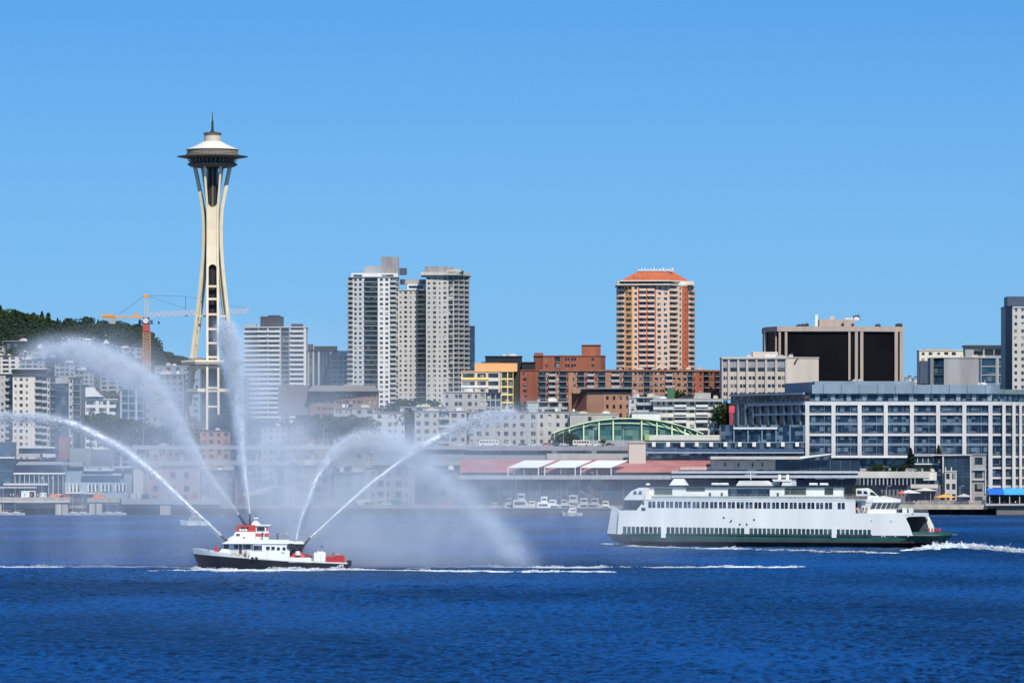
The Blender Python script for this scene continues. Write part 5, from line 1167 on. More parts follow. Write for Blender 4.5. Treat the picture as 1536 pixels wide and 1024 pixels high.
# beige office with piers
Y = 2600
t14 = bld('office_building', 'beige office building with tall piers over dark top windows and a blank right wall', [(1083, Y+6), (1181, Y), (1228, Y+8)], 536.5, 11.8, ['s.1 s.02', 's1'], [beige, beige, beige], glass=GL, depth=26, bot=598)
for q_ in t14.children:
    if q_.name.startswith('wall'):
        pass
A0, B0 = Vector((xat(1083, Y+6), Y+6)), Vector((xat(1181, Y), Y))
def bface(root, A_, B_, f0, f1, py0, py1, out, dep, mt, name, Yr=None):
    u = (B_-A_).normalized(); nv = Vector((u.y, -u.x)); L = (B_-A_).length; p, q_ = A_+u*L*f0, A_+u*L*f1; Yr = Yr or min(A_.y, B_.y)
    mb = MB(); mb.prism([tuple(p+nv*out), tuple(q_+nv*out), tuple(q_-nv*dep), tuple(p-nv*dep)], zat(py1, Yr), zat(py0, Yr)); return wbuild(mb, name, mt, root)
cuts = [0, .105, .25, .385, .53, .675, .83, .985]
for c in cuts: bface(t14, A0, B0, max(0, c-.012), min(1, c+.016), 536.8, 598, .9, -.0, beige, 'pier')
bface(t14, A0, B0, 0, 1, 535.9, 538, 1.3, 0, beige, 'cornice'); 
for i in range(7):
    a_, b_ = cuts[i]+.02, cuts[i+1]-.016
    bface(t14, A0, B0, a_, b_, 538.4, 551, .06, 0, mat('blind_grey', (.30, .29, .30), .6, var=.1), 'window'); bface(t14, A0, B0, a_, b_, 551.1, 556.8, .08, 0, GL, 'window')
    for r_ in range(4):
        py = 564+r_*11.9
        for h_ in (0, 1):
            w_ = (b_-a_)/2; bface(t14, A0, B0, a_+h_*w_+.12*w_, a_+(h_+1)*w_-.12*w_, py, py+5, .07, 0, GL, 'window')
wbox(t14, 'penthouse', 1129, 1167, 535.5, 527.5, Y+10, 12, beige); clutter(t14, 1105, 1210, Y+1, 6, 11, 1.3)
# thin dark curved mark on the blank wall
A1, B1 = Vector((xat(1181, Y), Y)), Vector((xat(1228, Y+8), Y+8)); u1 = (B1-A1).normalized(); n1v = Vector((u1.y, -u1.x))
m = MB(); pts = [(9.2, 547), (11.8, 546.6), (13, 543.5), (14.6, 540.2), (17.2, 537.4), (14.2, 538), (11.4, 541), (10, 544)]
def wp(pp, py, o_): s_ = pp/47*(B1-A1).length; p = A1+u1*s_+n1v*o_; return (p.x, p.y, zat(py, Y))
v = [wp(a, b_, .12) for a, b_ in pts]+[wp(a, b_, 0) for a, b_ in pts]; k = len(pts); m.raw(v, [tuple(range(k))]+[(i, (i+1) % k, k+(i+1) % k, k+i) for i in range(k)]); wbuild(m, 'curved_mark', mat('mark_brown', (.06, .045, .02), .6), t14)
# big dark glass building
Y = 2700; bronzeg = mat('bronze_glass', (.005, .0045, .005), .4, var=.5, scale=.06, spec=.12); colm = mat('column_stone', (.42, .335, .27), .8, var=.06, streak=.06)
t15 = bld('office_building', 'wide black glass office building framed by pairs of stone columns', [(1148, Y+16), (1167, Y), (1285, Y), (1355, Y+8)], 497, 200, ['s1', 's1', 's1'], [bronzeg, colm], z0=20, depth=30)
fp = [(xat(1146, Y+16), Y+15), (xat(1165.5, Y), Y-1.5), (xat(1285.5, Y), Y-1.5), (xat(1356.5, Y+8), Y+6.5), (xat(1356.5, Y+8), Y+40), (xat(1146, Y+16), Y+40)]
m = MB(); m.prism(fp, zat(497, Y), zat(489.5, Y)); wbuild(m, 'roof_fascia', colm, t15)
for c0, c1, yy in ((1146.5, 1150, Y+14.5), (1163, 1165, Y+1), (1168, 1171.3, Y-1.2), (1177.3, 1181, Y-1.2), (1272.6, 1275.8, Y-1.2), (1282.4, 1286.8, Y-1.3), (1290.3, 1295, Y-.6), (1342, 1347, Y+5), (1349.6, 1355.4, Y+6)):
    wbox(t15, 'column', c0, c1, 600, 496.6, yy, 1.6, colm)
wbox(t15, 'penthouse', 1229, 1282, 490, 479, Y+10, 12, colm); wbox(t15, 'flue', 1222.6, 1226.8, 490, 472, Y+9, 2, WHITEP); clutter(t15, 1180, 1350, Y+4, 7, 21, 1.6, darksteel, zt=zat(489.5, Y)); clutter(t15, 1232, 1290, Y+11, 7, 22, 2.6, zt=zat(479.5, Y))
# buildings at the far right
cream2 = mat('wall_cream_light', (.72, .64, .50), .7, var=.06)
t16 = bld('apartment_block', 'cream topped block left of the blank grey office wall at the right', [(1379, 2900), (1448, 2900)], 526, 9, ['n1 w1 n1 w1 w1 s1'], [cream2, cream2], depth=18, glass=GLM); wbox(t16, 'roof_screen', 1387, 1426, 525.5, 522.5, 2903, 6, roofg)
wbox(t16, 'dark_bay', 1380, 1397, 575, 541, 2895, 4, slate)
t17 = bld('office_building', 'grey concrete office building with a large blank wall and framed dark windows', [(1396, 2780), (1416, 2776), (1468, 2776), (1512, 2778)], 537, 13, ['p.25:0 T1:1', 's1', 's.25:1 T1.6 p.25 T1'], [concg, slate, concg], glass=GLB, depth=20, wk=1.15, hk=1.1)
wbox(t17, 'upper_storey', 1448, 1512, 536, 519.5, 2790, 14, concg); wbox(t17, 'roof_edge', 1446.5, 1512, 519.5, 517.5, 2788.5, 16, roofd)
for a in (1461, 1477, 1492): wbox(t17, 'window', a, a+13.5, 532.5, 523.5, 2789.8, .3, GL)
clutter(t17, 1416, 1500, 2779, 5, 31, 1.2)
t18 = bld('hotel_tower', 'tall pale tower with a dark slate edge at the right edge of the picture', [(1508, 2662), (1518.5, 2650), (1580, 2650)], 459.5, 10.5, ['s1:1', 'n1 n1 n1 n1 n1 n1'], [conc, slate, slate], glass=GLM, depth=24, wk=1.05); wbox(t18, 'top_storey', 1511, 1580, 459, 444.5, 2653, 18, slate); wbox(t18, 'pale_frame', 1519, 1580, 461.5, 459.2, 2649.6, 1, WHITEP)
wbox(t18, 'slate_base', 1510, 1580, 596, 584, 2645, 8, slate)

# waterfront office building with the white grid
Y = 2440; wgrid = mat('white_grid', (.58, .55, .51), .6, var=.06, streak=.05); bluegl = glassmat('blue_glass_reflect', dark=(.006, .014, .028), light=(.12, .18, .22), frac=.38, cell=1.9, rough=.2, spec=.4)  # lighter panes of the blue glass: reflections painted into its colour
bgray = mat('roof_metal_blue', (.21, .27, .31), .45, var=.12, scale=.12, streak=.12)
t19 = bld('office_building', 'long waterfront office building with a white grid over blue glass', [(1096, Y+70), (1207, Y), (1486, Y), (1503, Y+4), (1520, Y+12), (1552, Y+30)], 603, 15.6, ['g1 g1 g1 g1 g1 g1', 'g1 g1 g1 g1 g1 g1 g1 g1 g1 g1 g1 g1 g1 g1 g1', 'g1 g1', 'g1 g1', 'g1 g1 g1 g1'], [slate, slate, bgray], glass=bluegl, depth=40, z0=1.5, cap=100)
xs_p = [1207.5]+[1211+i*39.25 for i in range(8)]
for i in range(8):
    c = 1211+i*39.25; wbox(t19, 'white_column', c-3, c+3, 683 if i < 7 else 740, 604, Y-1.4, 1.4, wgrid)
for i, c in enumerate((1506, 1521)): wbox(t19, 'white_column', c-2.4, c+2.4, 740, 604, Y-1.2+i*7+2, 1.4, wgrid)
for i, c in enumerate((1531, 1541)): wbox(t19, 'white_column', c-2, c+2, 740, 604, Y+14+i*8, 1.4, wgrid)
fr = [(1207, Y), (1486, Y), (1503, Y+4), (1520, Y+12), (1552, Y+30)]
def band(py0, py1, i0=0, i1=4, o_=1.0, mt=wgrid, name='white_beam'):
    m = MB()
    for (a, ya), (b_, yb) in zip(fr[i0:i1], fr[i0+1:i1+1]):
        m.prism([(xat(a, ya), ya-o_), (xat(b_, yb), yb-o_), (xat(b_, yb), yb), (xat(a, ya), ya)], zat(py1, Y), zat(py0, Y))
    return wbuild(m, name, mt, t19)
band(602.5, 607.5, o_=1.3); band(619.5, 622.3); band(650.2, 653.6); band(683, 686.5, 1, 4)
for py in (700, 715, 728): band(py, py+3, 1, 4)
for py in (634, 665): band(py, py+3.4, 0, 4, .55, mat('glass_spandrel', (.16, .21, .27), .3, var=.1), 'glass_spandrel')
for i in range(1, 16):
    wbox(t19, 'mullion', 1211+i*19.6-.35+6, 1211+i*19.6+.35+6, 683, 608, Y-.4, .4, mat('mullion_blue', (.14, .2, .26), .4)) if i < 14 else None
m = MB(); m.prism([(xat(1096, Y+70), Y+70), (xat(1207, Y), Y+.3), (xat(1207, Y), Y+70)], zat(603.2, Y), zat(587.5, Y)); wbuild(m, 'upper_wing', bluegl, t19)
# penthouse and roof screen
m = MB(); m.prism([(xat(1214, Y+6), Y+6), (xat(1480, Y+6), Y+6), (xat(1545, Y+30), Y+34), (xat(1545, Y+30), Y+60), (xat(1214, Y+6), Y+60)], zat(602.4, Y), zat(590, Y)); wbuild(m, 'glass_penthouse', bluegl, t19)
for k in range(12): 
    c = 1226+k*23.5; wbox(t19, 'penthouse_panel', c-3.2, c+3.2, 601, 590.5, Y+5.6, .4, bgray)
m = MB(); m.prism([(xat(1218, Y+5), Y+4), (xat(1486, Y+5), Y+4), (xat(1500, Y+12), Y+12), (xat(1500, Y+20), Y+60), (xat(1190, Y+40), Y+60)], zat(590, Y), zat(576.5, Y)); wbuild(m, 'roof_screen', bgray, t19)
m = MB(); m.prism([(xat(1222, Y+9), Y+9), (xat(1370, Y+9), Y+9), (xat(1370, Y+20), Y+50), (xat(1222, Y+9), Y+50)], zat(576.5, Y), zat(571, Y)); m.prism([(xat(1222-45, Y+60), Y+60), (xat(1221, Y+10), Y+10), (xat(1221, Y+10), Y+60)], zat(586, Y), zat(572, Y)); wbuild(m, 'upper_roof_screen', bgray, t19)
m = MB(); m.prism([(xat(1500, Y+12), Y+13), (xat(1552, Y+33), Y+34), (xat(1552, Y+33), Y+60), (xat(1500, Y+20), Y+60)], zat(590, Y), zat(583, Y)); wbuild(m, 'glass_parapet', RAILG, t19)
for k in range(10): wbox(t19, 'screen_rib', 1235+k*27, 1235.6+k*27, 589.5, 577, Y+3.6, .4, mat('mullion_blue', (.14, .2, .26), .4))
clutter(t19, 1245, 1330, Y+12, 3, 41, 1, zt=zat(571, Y)); clutter(t19, 1440, 1490, Y+10, 3, 42, 1.2, zt=zat(576.5, Y))
# left wing of floors running back: pale slab edges
La, Lb = Vector((xat(1096, Y+70), Y+70)), Vector((xat(1207, Y), Y))
for py, f0 in ((588.5, .0), (604, .25), (619, .35), (637, .12), (652, .12), (668, .1), (683, 0)):
    bface(t19, La, Lb, f0, 1, py, py+2.8, .9, 0, mat('slab_blue', (.27, .33, .40), .5) if py < 630 else wgrid if py in (637, 652) else mat('slab_blue', (.27, .33, .40), .5), 'slab_edge', Yr=Y)
for k in range(9): bface(t19, La, Lb, .1+k*.105, .118+k*.105, 604, 684, .7, 0, mat('mullion_blue', (.14, .2, .26), .4), 'mullion', Yr=Y)
# terraces stepping down on the left
t20 = bld('office_building', 'low blue glass terrace wing stepping down left of the white grid building', [(969, 2428), (1081, 2424), (1206, 2424)], 664, 11, ['g1 g1 g1 g1 g1 g1', 'g1 g1 g1 g1 g1 g1 g1'], [slate, slate, bgray], glass=bluegl, depth=22, z0=1.5)
for k in range(11): wbox(t20, 'white_awning', 978+k*21.5, 983.4+k*21.5, 669.5, 662.8, 2421.5, 2, WHITEP)
wbox(t20, 'white_band', 969, 1206, 679.6, 677.4, 2421.8, 1.5, mat('slab_blue', (.27, .33, .40), .5)); wbox(t20, 'balustrade', 969, 1206, 676.5, 672.5, 2422.5, .5, mat('blue_panel', (.05, .09, .16), .4))
m = MB(); m.prism([(xat(1081, 2440), 2440), (xat(1207, 2438), 2438), (xat(1207, 2438), 2455), (xat(1081, 2440), 2455)], zat(664, 2440), zat(637, 2440)); wbuild(m, 'upper_terrace', bluegl, t20)
for k in range(5): wbox(t20, 'white_slab', 1100, 1166, 643.5, 640.5, 2437, 2, wgrid) if k == 0 else None
for k in range(6): wbox(t20, 'mullion', 1100+k*21, 1102+k*21, 664, 637, 2437.6, .6, mat('mullion_blue', (.14, .2, .26), .4))
wbox(t20, 'red_sign_panel', 1093.5, 1102, 619, 608.5, 2462, .8, mat('sign_red', (.6, .06, .08), .6)); wbox(t20, 'red_sign_stem', 1094, 1100, 640, 619, 2462.2, .7, mat('sign_maroon', (.28, .04, .06), .6))
t20b = bld('beige_block', 'small square beige block left of the blue glass terrace wing', [(943.5, 2415), (968.5, 2415)], 664, 30, ['s1'], [beige, beige, beige], depth=12, z0=1.5)

# green arch hall
Y = 2500; agreen = mat('arch_green', (.60, .74, .44), .5, var=.05); agl = glassmat('arch_glass', dark=(.02, .055, .055), light=(.16, .28, .20), frac=.4, cell=2.6, rough=.05)
t21 = empty('arched_hall', (xat(945, Y), Y+10, zat(664, Y)), 'low glass hall under a wide pale green arched roof frame', 'building')
def arc(px): t_ = (px-941)/116.0; return 626.5+24*abs(t_)**2.1
def arc_in(px): t_ = (px-935)/112.0; return 632.5+24*abs(t_)**2.3
N_ = 40; pxs = [829+i*(1055-829)/N_ for i in range(N_+1)]
def arch_part(fo, fi, y0, y1, name, mt):
    m = MB()
    for a, b_ in zip(pxs[:-1], pxs[1:]):
        v = [(xat(a, Y), y0, zat(fi(a), Y)), (xat(b_, Y), y0, zat(fi(b_), Y)), (xat(b_, Y), y0, zat(fo(b_), Y)), (xat(a, Y), y0, zat(fo(a), Y))]
        m.raw(v+[(p[0], y1, p[2]) for p in v], [(0,1,2,3), (7,6,5,4), (3,2,6,7), (1,0,4,5)])
    return wbuild(m, name, mt, t21)
arch_part(arc, lambda p: arc(p)+1.6, Y-2.2, Y-.6, 'outer_arch', agreen)
arch_part(arc_in, lambda p: arc_in(p)+2.6, Y-.5, Y+.4, 'inner_arch', agreen)
arch_part(lambda p: arc(p)+1.0, lambda p: 663.0, Y+.5, Y+1.0, 'glass_front', agl)
arch_part(lambda p: arc(p)+.3, lambda p: arc(p)+1.3, Y-.5, Y+30, 'arched_roof', mat('roof_green_grey', (.30, .36, .28), .6))
for c in (832, 854, 875.5, 898.5, 919.8, 962.5, 985.5, 1008, 1027.5, 1046): wbox(t21, 'post', c-1, c+1, 660, min(650, arc(c)+1.5), Y-1.5, 1.2, agreen)
for a, b_ in zip((854, 875.5, 898.5, 962.5, 985.5, 1008, 1027.5), (832, 854, 875.5, 985.5, 1008, 1027.5, 1046)):
    m = MB(); m.tube((xat(a, Y), Y-1.2, zat(arc(a)+2, Y)), (xat(b_, Y), Y-1.2, zat(arc_in(b_)+2, Y)), .16, n=5); wbuild(m, 'brace', agreen, t21)
wbox(t21, 'base_wall', 974, 1079, 660, 652, Y-3.5, 3, mat('base_cream', (.62, .60, .50), .7)); wbox(t21, 'base_wall', 838, 850, 659, 653.5, Y-3.5, 3, agreen); wbox(t21, 'green_panel', 967, 974, 660, 651.5, Y-3.6, 3, mat('panel_green', (.3, .45, .12), .7))
wbox(t21, 'plinth', 826, 1079, 700, 660, Y-3, 20, concg)

# low and mid-rise houses between
def block(label, px0, px1, Y, top, fpx, spec, mats, depth=16, glass=GLM, skew=0, clt=3, name='apartment_house', **kw):
    r = bld(name, label, [(px0, Y+skew), (px1, Y)], top, fpx, [spec], mats, depth=depth, glass=glass, **kw)
    if clt: clutter(r, px0+3, px1-3, Y+1, clt, int(px0), 1.5)
    return r
gw = mat('grey_white_wall', (.47, .45, .42), .8, var=.08, streak=.08); gw2 = mat('warm_grey_wall', (.41, .38, .34), .8, var=.08, streak=.08)
block('grey three storey house with a stepped roof left of the yellow building', 665, 729, 2545, 588.5, 11.5, 'n1 s.4 d1.4 s.4 w1 n.8 w1', [gw2, gw], clt=2)
b = block('dark narrow house with thin columns squeezed against the yellow building', 728, 751, 2548, 590, 11, 'T1 T1 T1', [concg, roofd], clt=0)
block('grey and white flats with shallow roof terraces below the twin towers', 600, 668, 2540, 611, 11, 's.5 n1 w1 s.4 w1 n1', [gw, roofg], clt=5)
block('plain pale house with four small windows above the curling water jet', 560, 607, 2520, 619, 11.5, 's.3 w1 s.5 d1.4 s.3 n.6', [gw, roofg], clt=0)
block('three storey grey apartment house with shaded balconies behind the thin water jet', 622, 704, 2515, 617, 12, 'w1 w1 n1 b1.3 w1.2 n1 s.3', [gw2, roofg], clt=4)
block('long grey three storey building veiled by the end of the thin water jet', 700, 806, 2515, 619, 12.5, 'w1 w1 n1 s.3 w1 w1 n1 w1 s.3 w1', [gw2, roofg], clt=3)
block('grey house with small square windows left of the green arch', 806, 868, 2530, 618, 12.5, 'n1 n1 n1 n1 n1', [gw, roofg], clt=3)
block('low pale house with shaded loggias below the red corner of the brick complex', 790, 853, 2580, 603, 11, 's1.2:1 b1 b1 s.3 b.7', [gw, mat('sage', (.40, .46, .42), .8), gw], clt=3)
r = bld('brick_building', 'brown brick house with a black top storey in front of the long complex', [(858, 2576), (880, 2566), (906, 2562), (946, 2566)], 590, 13, ['s1:2', 's1', 'n1 n1 n1 n1'], [tan, brown, brickd, roofd], depth=18)
wbox(r, 'black_top_storey', 905, 947, 590, 583, 2566, 12, black); wbox(r, 'brick_top', 860, 904, 590, 582, 2570, 10, tan); wbox(r, 'top_roof', 872, 948, 583, 581.8, 2564, 14, roofg)
block('narrow grey flats with stacked loggias right of the brown brick house', 943, 982, 2535, 596.5, 11, 'n1 b1 b1.4', [gw, gw], clt=4)
r = block('broad cream apartment house with long balcony lines right behind the green arch', 980, 1083, 2528, 599, 11.6, 's.3 n.7 n.7 w1 b1.6 s.2 w1 b1.6 w.8 b1', [mat('ivory_wall', (.60, .57, .49), .8, streak=.06), roofg], rail=WHITEP, clt=9)
wbox(r, 'roof_terrace', 975, 1084, 602, 599.5, 2525.5, 3, gw); wbox(r, 'stair_head', 1042, 1066, 598, 589, 2535, 8, gw2); wbox(r, 'green_screen', 1001, 1012, 597, 582, 2546, 3, mat('screen_green', (.06, .14, .06), .8))
wbox(r, 'balcony_line', 980, 1083, 614.5, 612.8, 2526.6, 1.4, gw); wbox(r, 'balcony_line', 992, 1083, 626, 624.4, 2526.6, 1.4, gw)
block('low white flat roofed building just behind the top of the green arch', 948, 990, 2518, 619, 12, 's1', [WHITEP, roofg], clt=0)
block('long pale low building left behind the green arch', 855, 928, 2524, 621, 14, 's1 n.6 s1 n.6', [gw2, gw2], clt=2)
# left side: apartment blocks at the foot of the hill
block('grey flats with shaded balconies cut off by the left edge', -40, 18, 2700, 562, 9.7, 'b1 w1 b1 w1 n1 b1', [gw, roofd], clt=2)
r = block('cream flats with a thick dark flat roof on the left shore', 19, 63, 2690, 564, 9.7, 'n1 w1 n1 s1 b1.2:1', [creamw, concg, roofd], clt=3); wbox(r, 'dark_top', 18, 70, 564, 553.5, 2693, 12, roofd); wbox(r, 'roof_edge', 16, 70, 553.5, 552.3, 2691, 15, WHITEP)
block('white flats with projecting balconies right of the cream flats', 63, 83, 2688, 565, 9.7, 'b1 w.6 B1', [gw, roofd], rail=gw, clt=0)
r = bld('office_building', 'dark blue glass block between white balcony flats on the left shore', [(83, 2686), (103, 2686)], 576, 9.7, ['g1 g1 g1'], [slate, slate], glass=GLB, depth=14); wbox(r, 'grey_top', 83, 118, 576, 566, 2689, 12, concg)
block('white gridded flats with bay balconies right of the dark blue block', 103, 120, 2684, 567, 9.7, 'w.8 B1.2', [gw, roofd], rail=gw, clt=0)
block('dark narrow house in shade left of the tent roof', 119, 130, 2692, 578, 10, 'n1 n1', [slate, roofd], clt=0)
r = block('white building with terraces below the tent roof', 128, 181, 2650, 599, 10.5, 'W1.2 s.2 W1 s.15 W1 s.3', [WHITEP, WHITEP], clt=0)
wbox(r, 'terrace_storey', 130, 148, 599, 594.5, 2654, 8, GL)
m = MB(); zt_ = r['top']; X0, X1 = xat(128.5, 2650), xat(156, 2650)
pr = [(X0, zat(595, 2650)), (X0, zat(581, 2650)), (xat(140, 2650), zat(580.6, 2650)), (xat(143.5, 2650), zat(586, 2650)), (xat(149, 2650), zat(591.5, 2650)), (X1, zat(594.6, 2650))]
m.xzprism(pr, 2648, 2660); wbuild(m, 'tent_roof', WHITEP, r)
block('blue grey office block in the spray left of the crane foot', 180, 216, 2640, 584, 11, 's.2:1 T1 T1 s.2:1 T1', [mat('blue_grey_wall', (.24, .27, .32), .7), gw, roofg], glass=GLB, clt=0)
block('brownish block behind the crane foot, dim in the spray', 216, 250, 2660, 590, 11, 'n1 n1 w1', [mat('mauve_wall', (.34, .28, .28), .8), roofg], clt=2)
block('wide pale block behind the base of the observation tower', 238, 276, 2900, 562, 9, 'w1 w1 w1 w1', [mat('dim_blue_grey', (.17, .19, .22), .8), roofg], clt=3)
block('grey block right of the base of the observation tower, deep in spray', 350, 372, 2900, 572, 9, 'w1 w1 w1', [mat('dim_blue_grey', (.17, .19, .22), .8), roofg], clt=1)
block('long low roof with parked containers left of the tower platform', 232, 300, 3250, 549, 9, 'w1 w1 w1 w1 w1', [mat('blue_grey_wall', (.30, .33, .38), .7), roofg], clt=3)
block('grey terrace house row under the brown brick building', 500, 562, 2600, 612, 11, 'w1 w1 n1 w1', [concg, roofg], clt=4)
# hillside houses on the left
HH = [(3, 40, 3500, 512, 'slate', 'long dark glass house high on the wooded hill'), (-8, 36, 3200, 534, 'cream', 'cream house with a dark flat roof low on the hill'), (30, 52, 3350, 528, 'white', 'small white house left of the two hillside roofs'),
      (50, 70, 3300, 523, 'white', 'white gabled house on the hill above the cream flats'), (68, 82, 3150, 536, 'slate', 'blue grey cube house above the left shore flats'), (82, 112, 3120, 545, 'grey', 'grey house with a broad roof above the white gridded flats'),
      (101, 136, 3600, 511, 'white', 'white flat roofed house at the edge of the hill wood'), (150, 168, 3500, 516, 'grey', 'small grey house with a white gable under the hill wood'), (176, 212, 3400, 522, 'grey', 'wide grey house left of the crane mast'),
      (120, 150, 3250, 536, 'grey', 'dim grey house inside the arching spray'), (-30, 6, 3400, 520, 'white', 'white house at the left edge of the hill'), (112, 140, 3000, 556, 'grey', 'dim low house above the tent roof'), (150, 200, 3050, 552, 'grey', 'long dim roof left behind the crane mast'), (30, 66, 3050, 540, 'grey', 'grey stepped house directly above the cream flats')]
for i, (a, b_, Y, tp, c, lb) in enumerate(HH):
    w_ = {'slate': slate, 'cream': creamw, 'white': gw, 'grey': concg}[c]
    x0, x1 = xat(a, Y), xat(b_, Y)
    r = bld('hill_house', lb, [(a, Y+3), (b_, Y)], tp, 6.5, ['w1 W1 w1 n1' if c != 'slate' else 'g1 g1 g1'], [w_, roofd if i % 2 else roofg], glass=GL, depth=12, z0=min(min(ground_z(x0, Y+14), ground_z(x1, Y+14))-3, zat(tp+13, Y)), cat='house')
    if i in (3, 7):
        m = MB(); xa_, xb_ = x0+(x1-x0)*.2, x0+(x1-x0)*.75; zt_ = r['top']; m.xzprism([(xa_, zt_), (xb_, zt_), ((xa_+xb_)/2, zt_+2.6)], Y+1, Y+10); wbuild(m, 'gable', WHITEP, r)
    else: clutter(r, a+2, b_-2, Y+2, 2, i, 1.4)
for i, (a, y_) in enumerate(((1358, 566.5), (1363, 564), (1367.5, 567), (1372, 565.5), (1376, 563))):
    Y = 4200; r = bld('hill_house', ['tiny white house first right of the black glass building', 'tiny cream house in the gap right of the black glass building', 'tiny grey house in the gap at the right', 'tiny white house in the middle of the right gap', 'tiny house nearest the cream topped block in the gap'][i], [(a, Y), (a+4.2, Y)], y_, 6, ['w1 w1'], [(WHITEP, creamw, concg, WHITEP, creamw)[i], (terra, roofd, roofg, roofd, terra)[i]], z0=40, depth=9, cat='house')
# ---------------------------------------------------------------- quay and piers
darkpile = mat('pile_dark', (.02, .024, .03), .9, var=.4)
quaym = mat('quay_concrete', (.26, .24, .21), .9, var=.25, scale=.3, streak=.12)
Yq = 2362
quay = empty('quay', (xat(768, Yq), Yq, -2)); tag(quay, kind='structure')
m = MB(); m.box(xat(-400, Yq), xat(1900, Yq), Yq, 2500, 2.9, 4.2); wbuild(m, 'quay_deck', quaym, quay)
m = MB(); m.box(xat(-400, Yq), xat(1900, Yq), Yq+9, Yq+11, -2, 2.9); wbuild(m, 'quay_wall', darkpile, quay)
pm = MB(); pm.tube((0, 0, 0), (0, 0, 4.9), .32, n=7); pile0 = None
for k in range(98):
    x = xat(-60+k*16.7+random.uniform(-2, 2), Yq)
    if pile0 is None: pile0 = pm.build('piling', darkpile, quay); o = pile0
    else: o = pile0.copy(); COL.objects.link(o); o.parent = quay
    o.location = (x-quay.location.x, 1.5+random.uniform(0, 1), 0)
# concrete piers under the left deck
for i, (a, b_) in enumerate(((-6, 2), (83, 92), (93, 102), (134, 143), (144.5, 153), (240, 256))):
    o = MB(); Yp = Yq-2; x0, x1 = xat(a, Yp), xat(b_, Yp); o.box(x0, x1, Yp, Yp+5, -1.5, zat(753, Yp)); o.box(x0-.2, x1+.2, Yp-.2, Yp+5.2, zat(753, Yp), zat(751.5, Yp))
    o = o.build('concrete_pier', mat('pier_tan', (.42, .38, .30), .9, var=.3, scale=.5, streak=.15)); tag(o, ['concrete pier at the left picture edge', 'left one of the first pair of concrete piers', 'right one of the first pair of concrete piers', 'left one of the second pair of concrete piers', 'right one of the second pair of concrete piers', 'lone dim concrete pier in the spray by the dock'][i], 'pier support', 'concrete piers under the left deck')
ld = empty('pier_deck', (xat(40, Yq), Yq, 4.2), 'light boarded pier deck with a pale edge on the left shore', 'pier')
wbox(ld, 'deck_edge', -30, 105, 753, 745.5, Yq-2.5, 20, mat('deck_tan', (.40, .34, .26), .85, var=.2, scale=.4)); wbox(ld, 'edge_rail', -30, 105, 752.9, 751.8, Yq-2.9, .4, WHITEP)
ld2 = empty('pier_deck', (xat(152, Yq), Yq, 4.2), 'second shorter pier deck between the paired concrete piers and the spray', 'pier')
wbox(ld2, 'deck_edge', 131, 180, 753, 746.5, Yq-2.5, 20, mat('deck_tan', (.40, .34, .26), .85))
ld3 = empty('pier_deck', (xat(240, Yq), Yq, 4.2), 'grey dim dock with stacked gear left behind the spray', 'pier')
wbox(ld3, 'deck_edge', 182, 330, 756, 748, Yq-2.5, 20, concg)
for k in range(9):
    a = 182+k*15; wbox(ld3, 'dock_gear', a, a+random.uniform(7, 13), 748, random.uniform(738, 743.5), Yq+1, 4, [concg, gw, slate, brown][k % 4])
# --- left pier buildings (long low roofs in layers)
Y = 2390; paler = mat('roof_pale', (.55, .55, .53), .6); teal = mat('wall_teal_grey', (.22, .30, .32), .7); roofslate = mat('roof_slate', (.12, .13, .14), .8, var=.2)
lp = bld('pier_building', 'low pier building with a pale eaves line at the far left of the shore', [(-30, Y), (20, Y)], 664, 14, ['g1 g1 g1'], [slate, roofslate], glass=GLB, depth=14, z0=4); wbox(lp, 'balcony_edge', -30, 22, 687, 685, Y-2, 2, WHITEP)
lp = empty('pier_building', (xat(60, Y), Y+8, 4.2), 'two storey pier building with sloping slate roof and long white balconies on the left shore', 'building')
wbox(lp, 'ground_floor', 20, 97, 752, 711, Y, 16, mat('glass_wall_grey', (.05, .07, .085), .3, var=.5, scale=.25)); wbox(lp, 'upper_floor', 24, 92, 709.5, 697, Y+2, 14, GLB); wbox(lp, 'white_balcony', 20, 97, 711, 708.6, Y-2.5, 4, WHITEP)
m = MB(); m.prism([(xat(24, Y), Y-2), (xat(96, Y), Y-2), (xat(96, Y), Y+18), (xat(24, Y), Y+18)], zat(697, Y), zat(692, Y), top=[(xat(27, Y), Y+4), (xat(93, Y), Y+4), (xat(93, Y), Y+12), (xat(27, Y), Y+12)]); wbuild(m, 'roof', mat('roof_pale_slate', (.30, .31, .31), .7), lp)
for k in range(11): wbox(lp, 'pillar', 22+k*7.2, 22.9+k*7.2, 745, 711, Y-2, .5, paler)
wbox(lp, 'lower_awning', 5, 72, 727.5, 724.5, Y-6, 5, paler); wbox(lp, 'lower_awning', 0, 55, 732, 729.5, Y-8, 3, mat('awning_mauve', (.42, .38, .40), .7))
lp = empty('pier_building', (xat(52, Y+30), Y+40, 4.2), 'long two level terrace building with mauve canopies behind the left pier', 'building')
wbox(lp, 'body', 20, 100, 752, 688, Y+34, 16, mat('mauve_dark', (.14, .13, .15), .8)); wbox(lp, 'canopy', 23, 60, 685.5, 680, Y+28, 6, mat('awning_mauve', (.42, .38, .40), .7)); wbox(lp, 'canopy', 64, 83, 685.5, 680.5, Y+28, 6, paler); wbox(lp, 'upper_slab', 26, 82, 672, 669.5, Y+36, 12, paler); wbox(lp, 'glass_band', 28, 80, 680, 672, Y+38, 10, GLB)
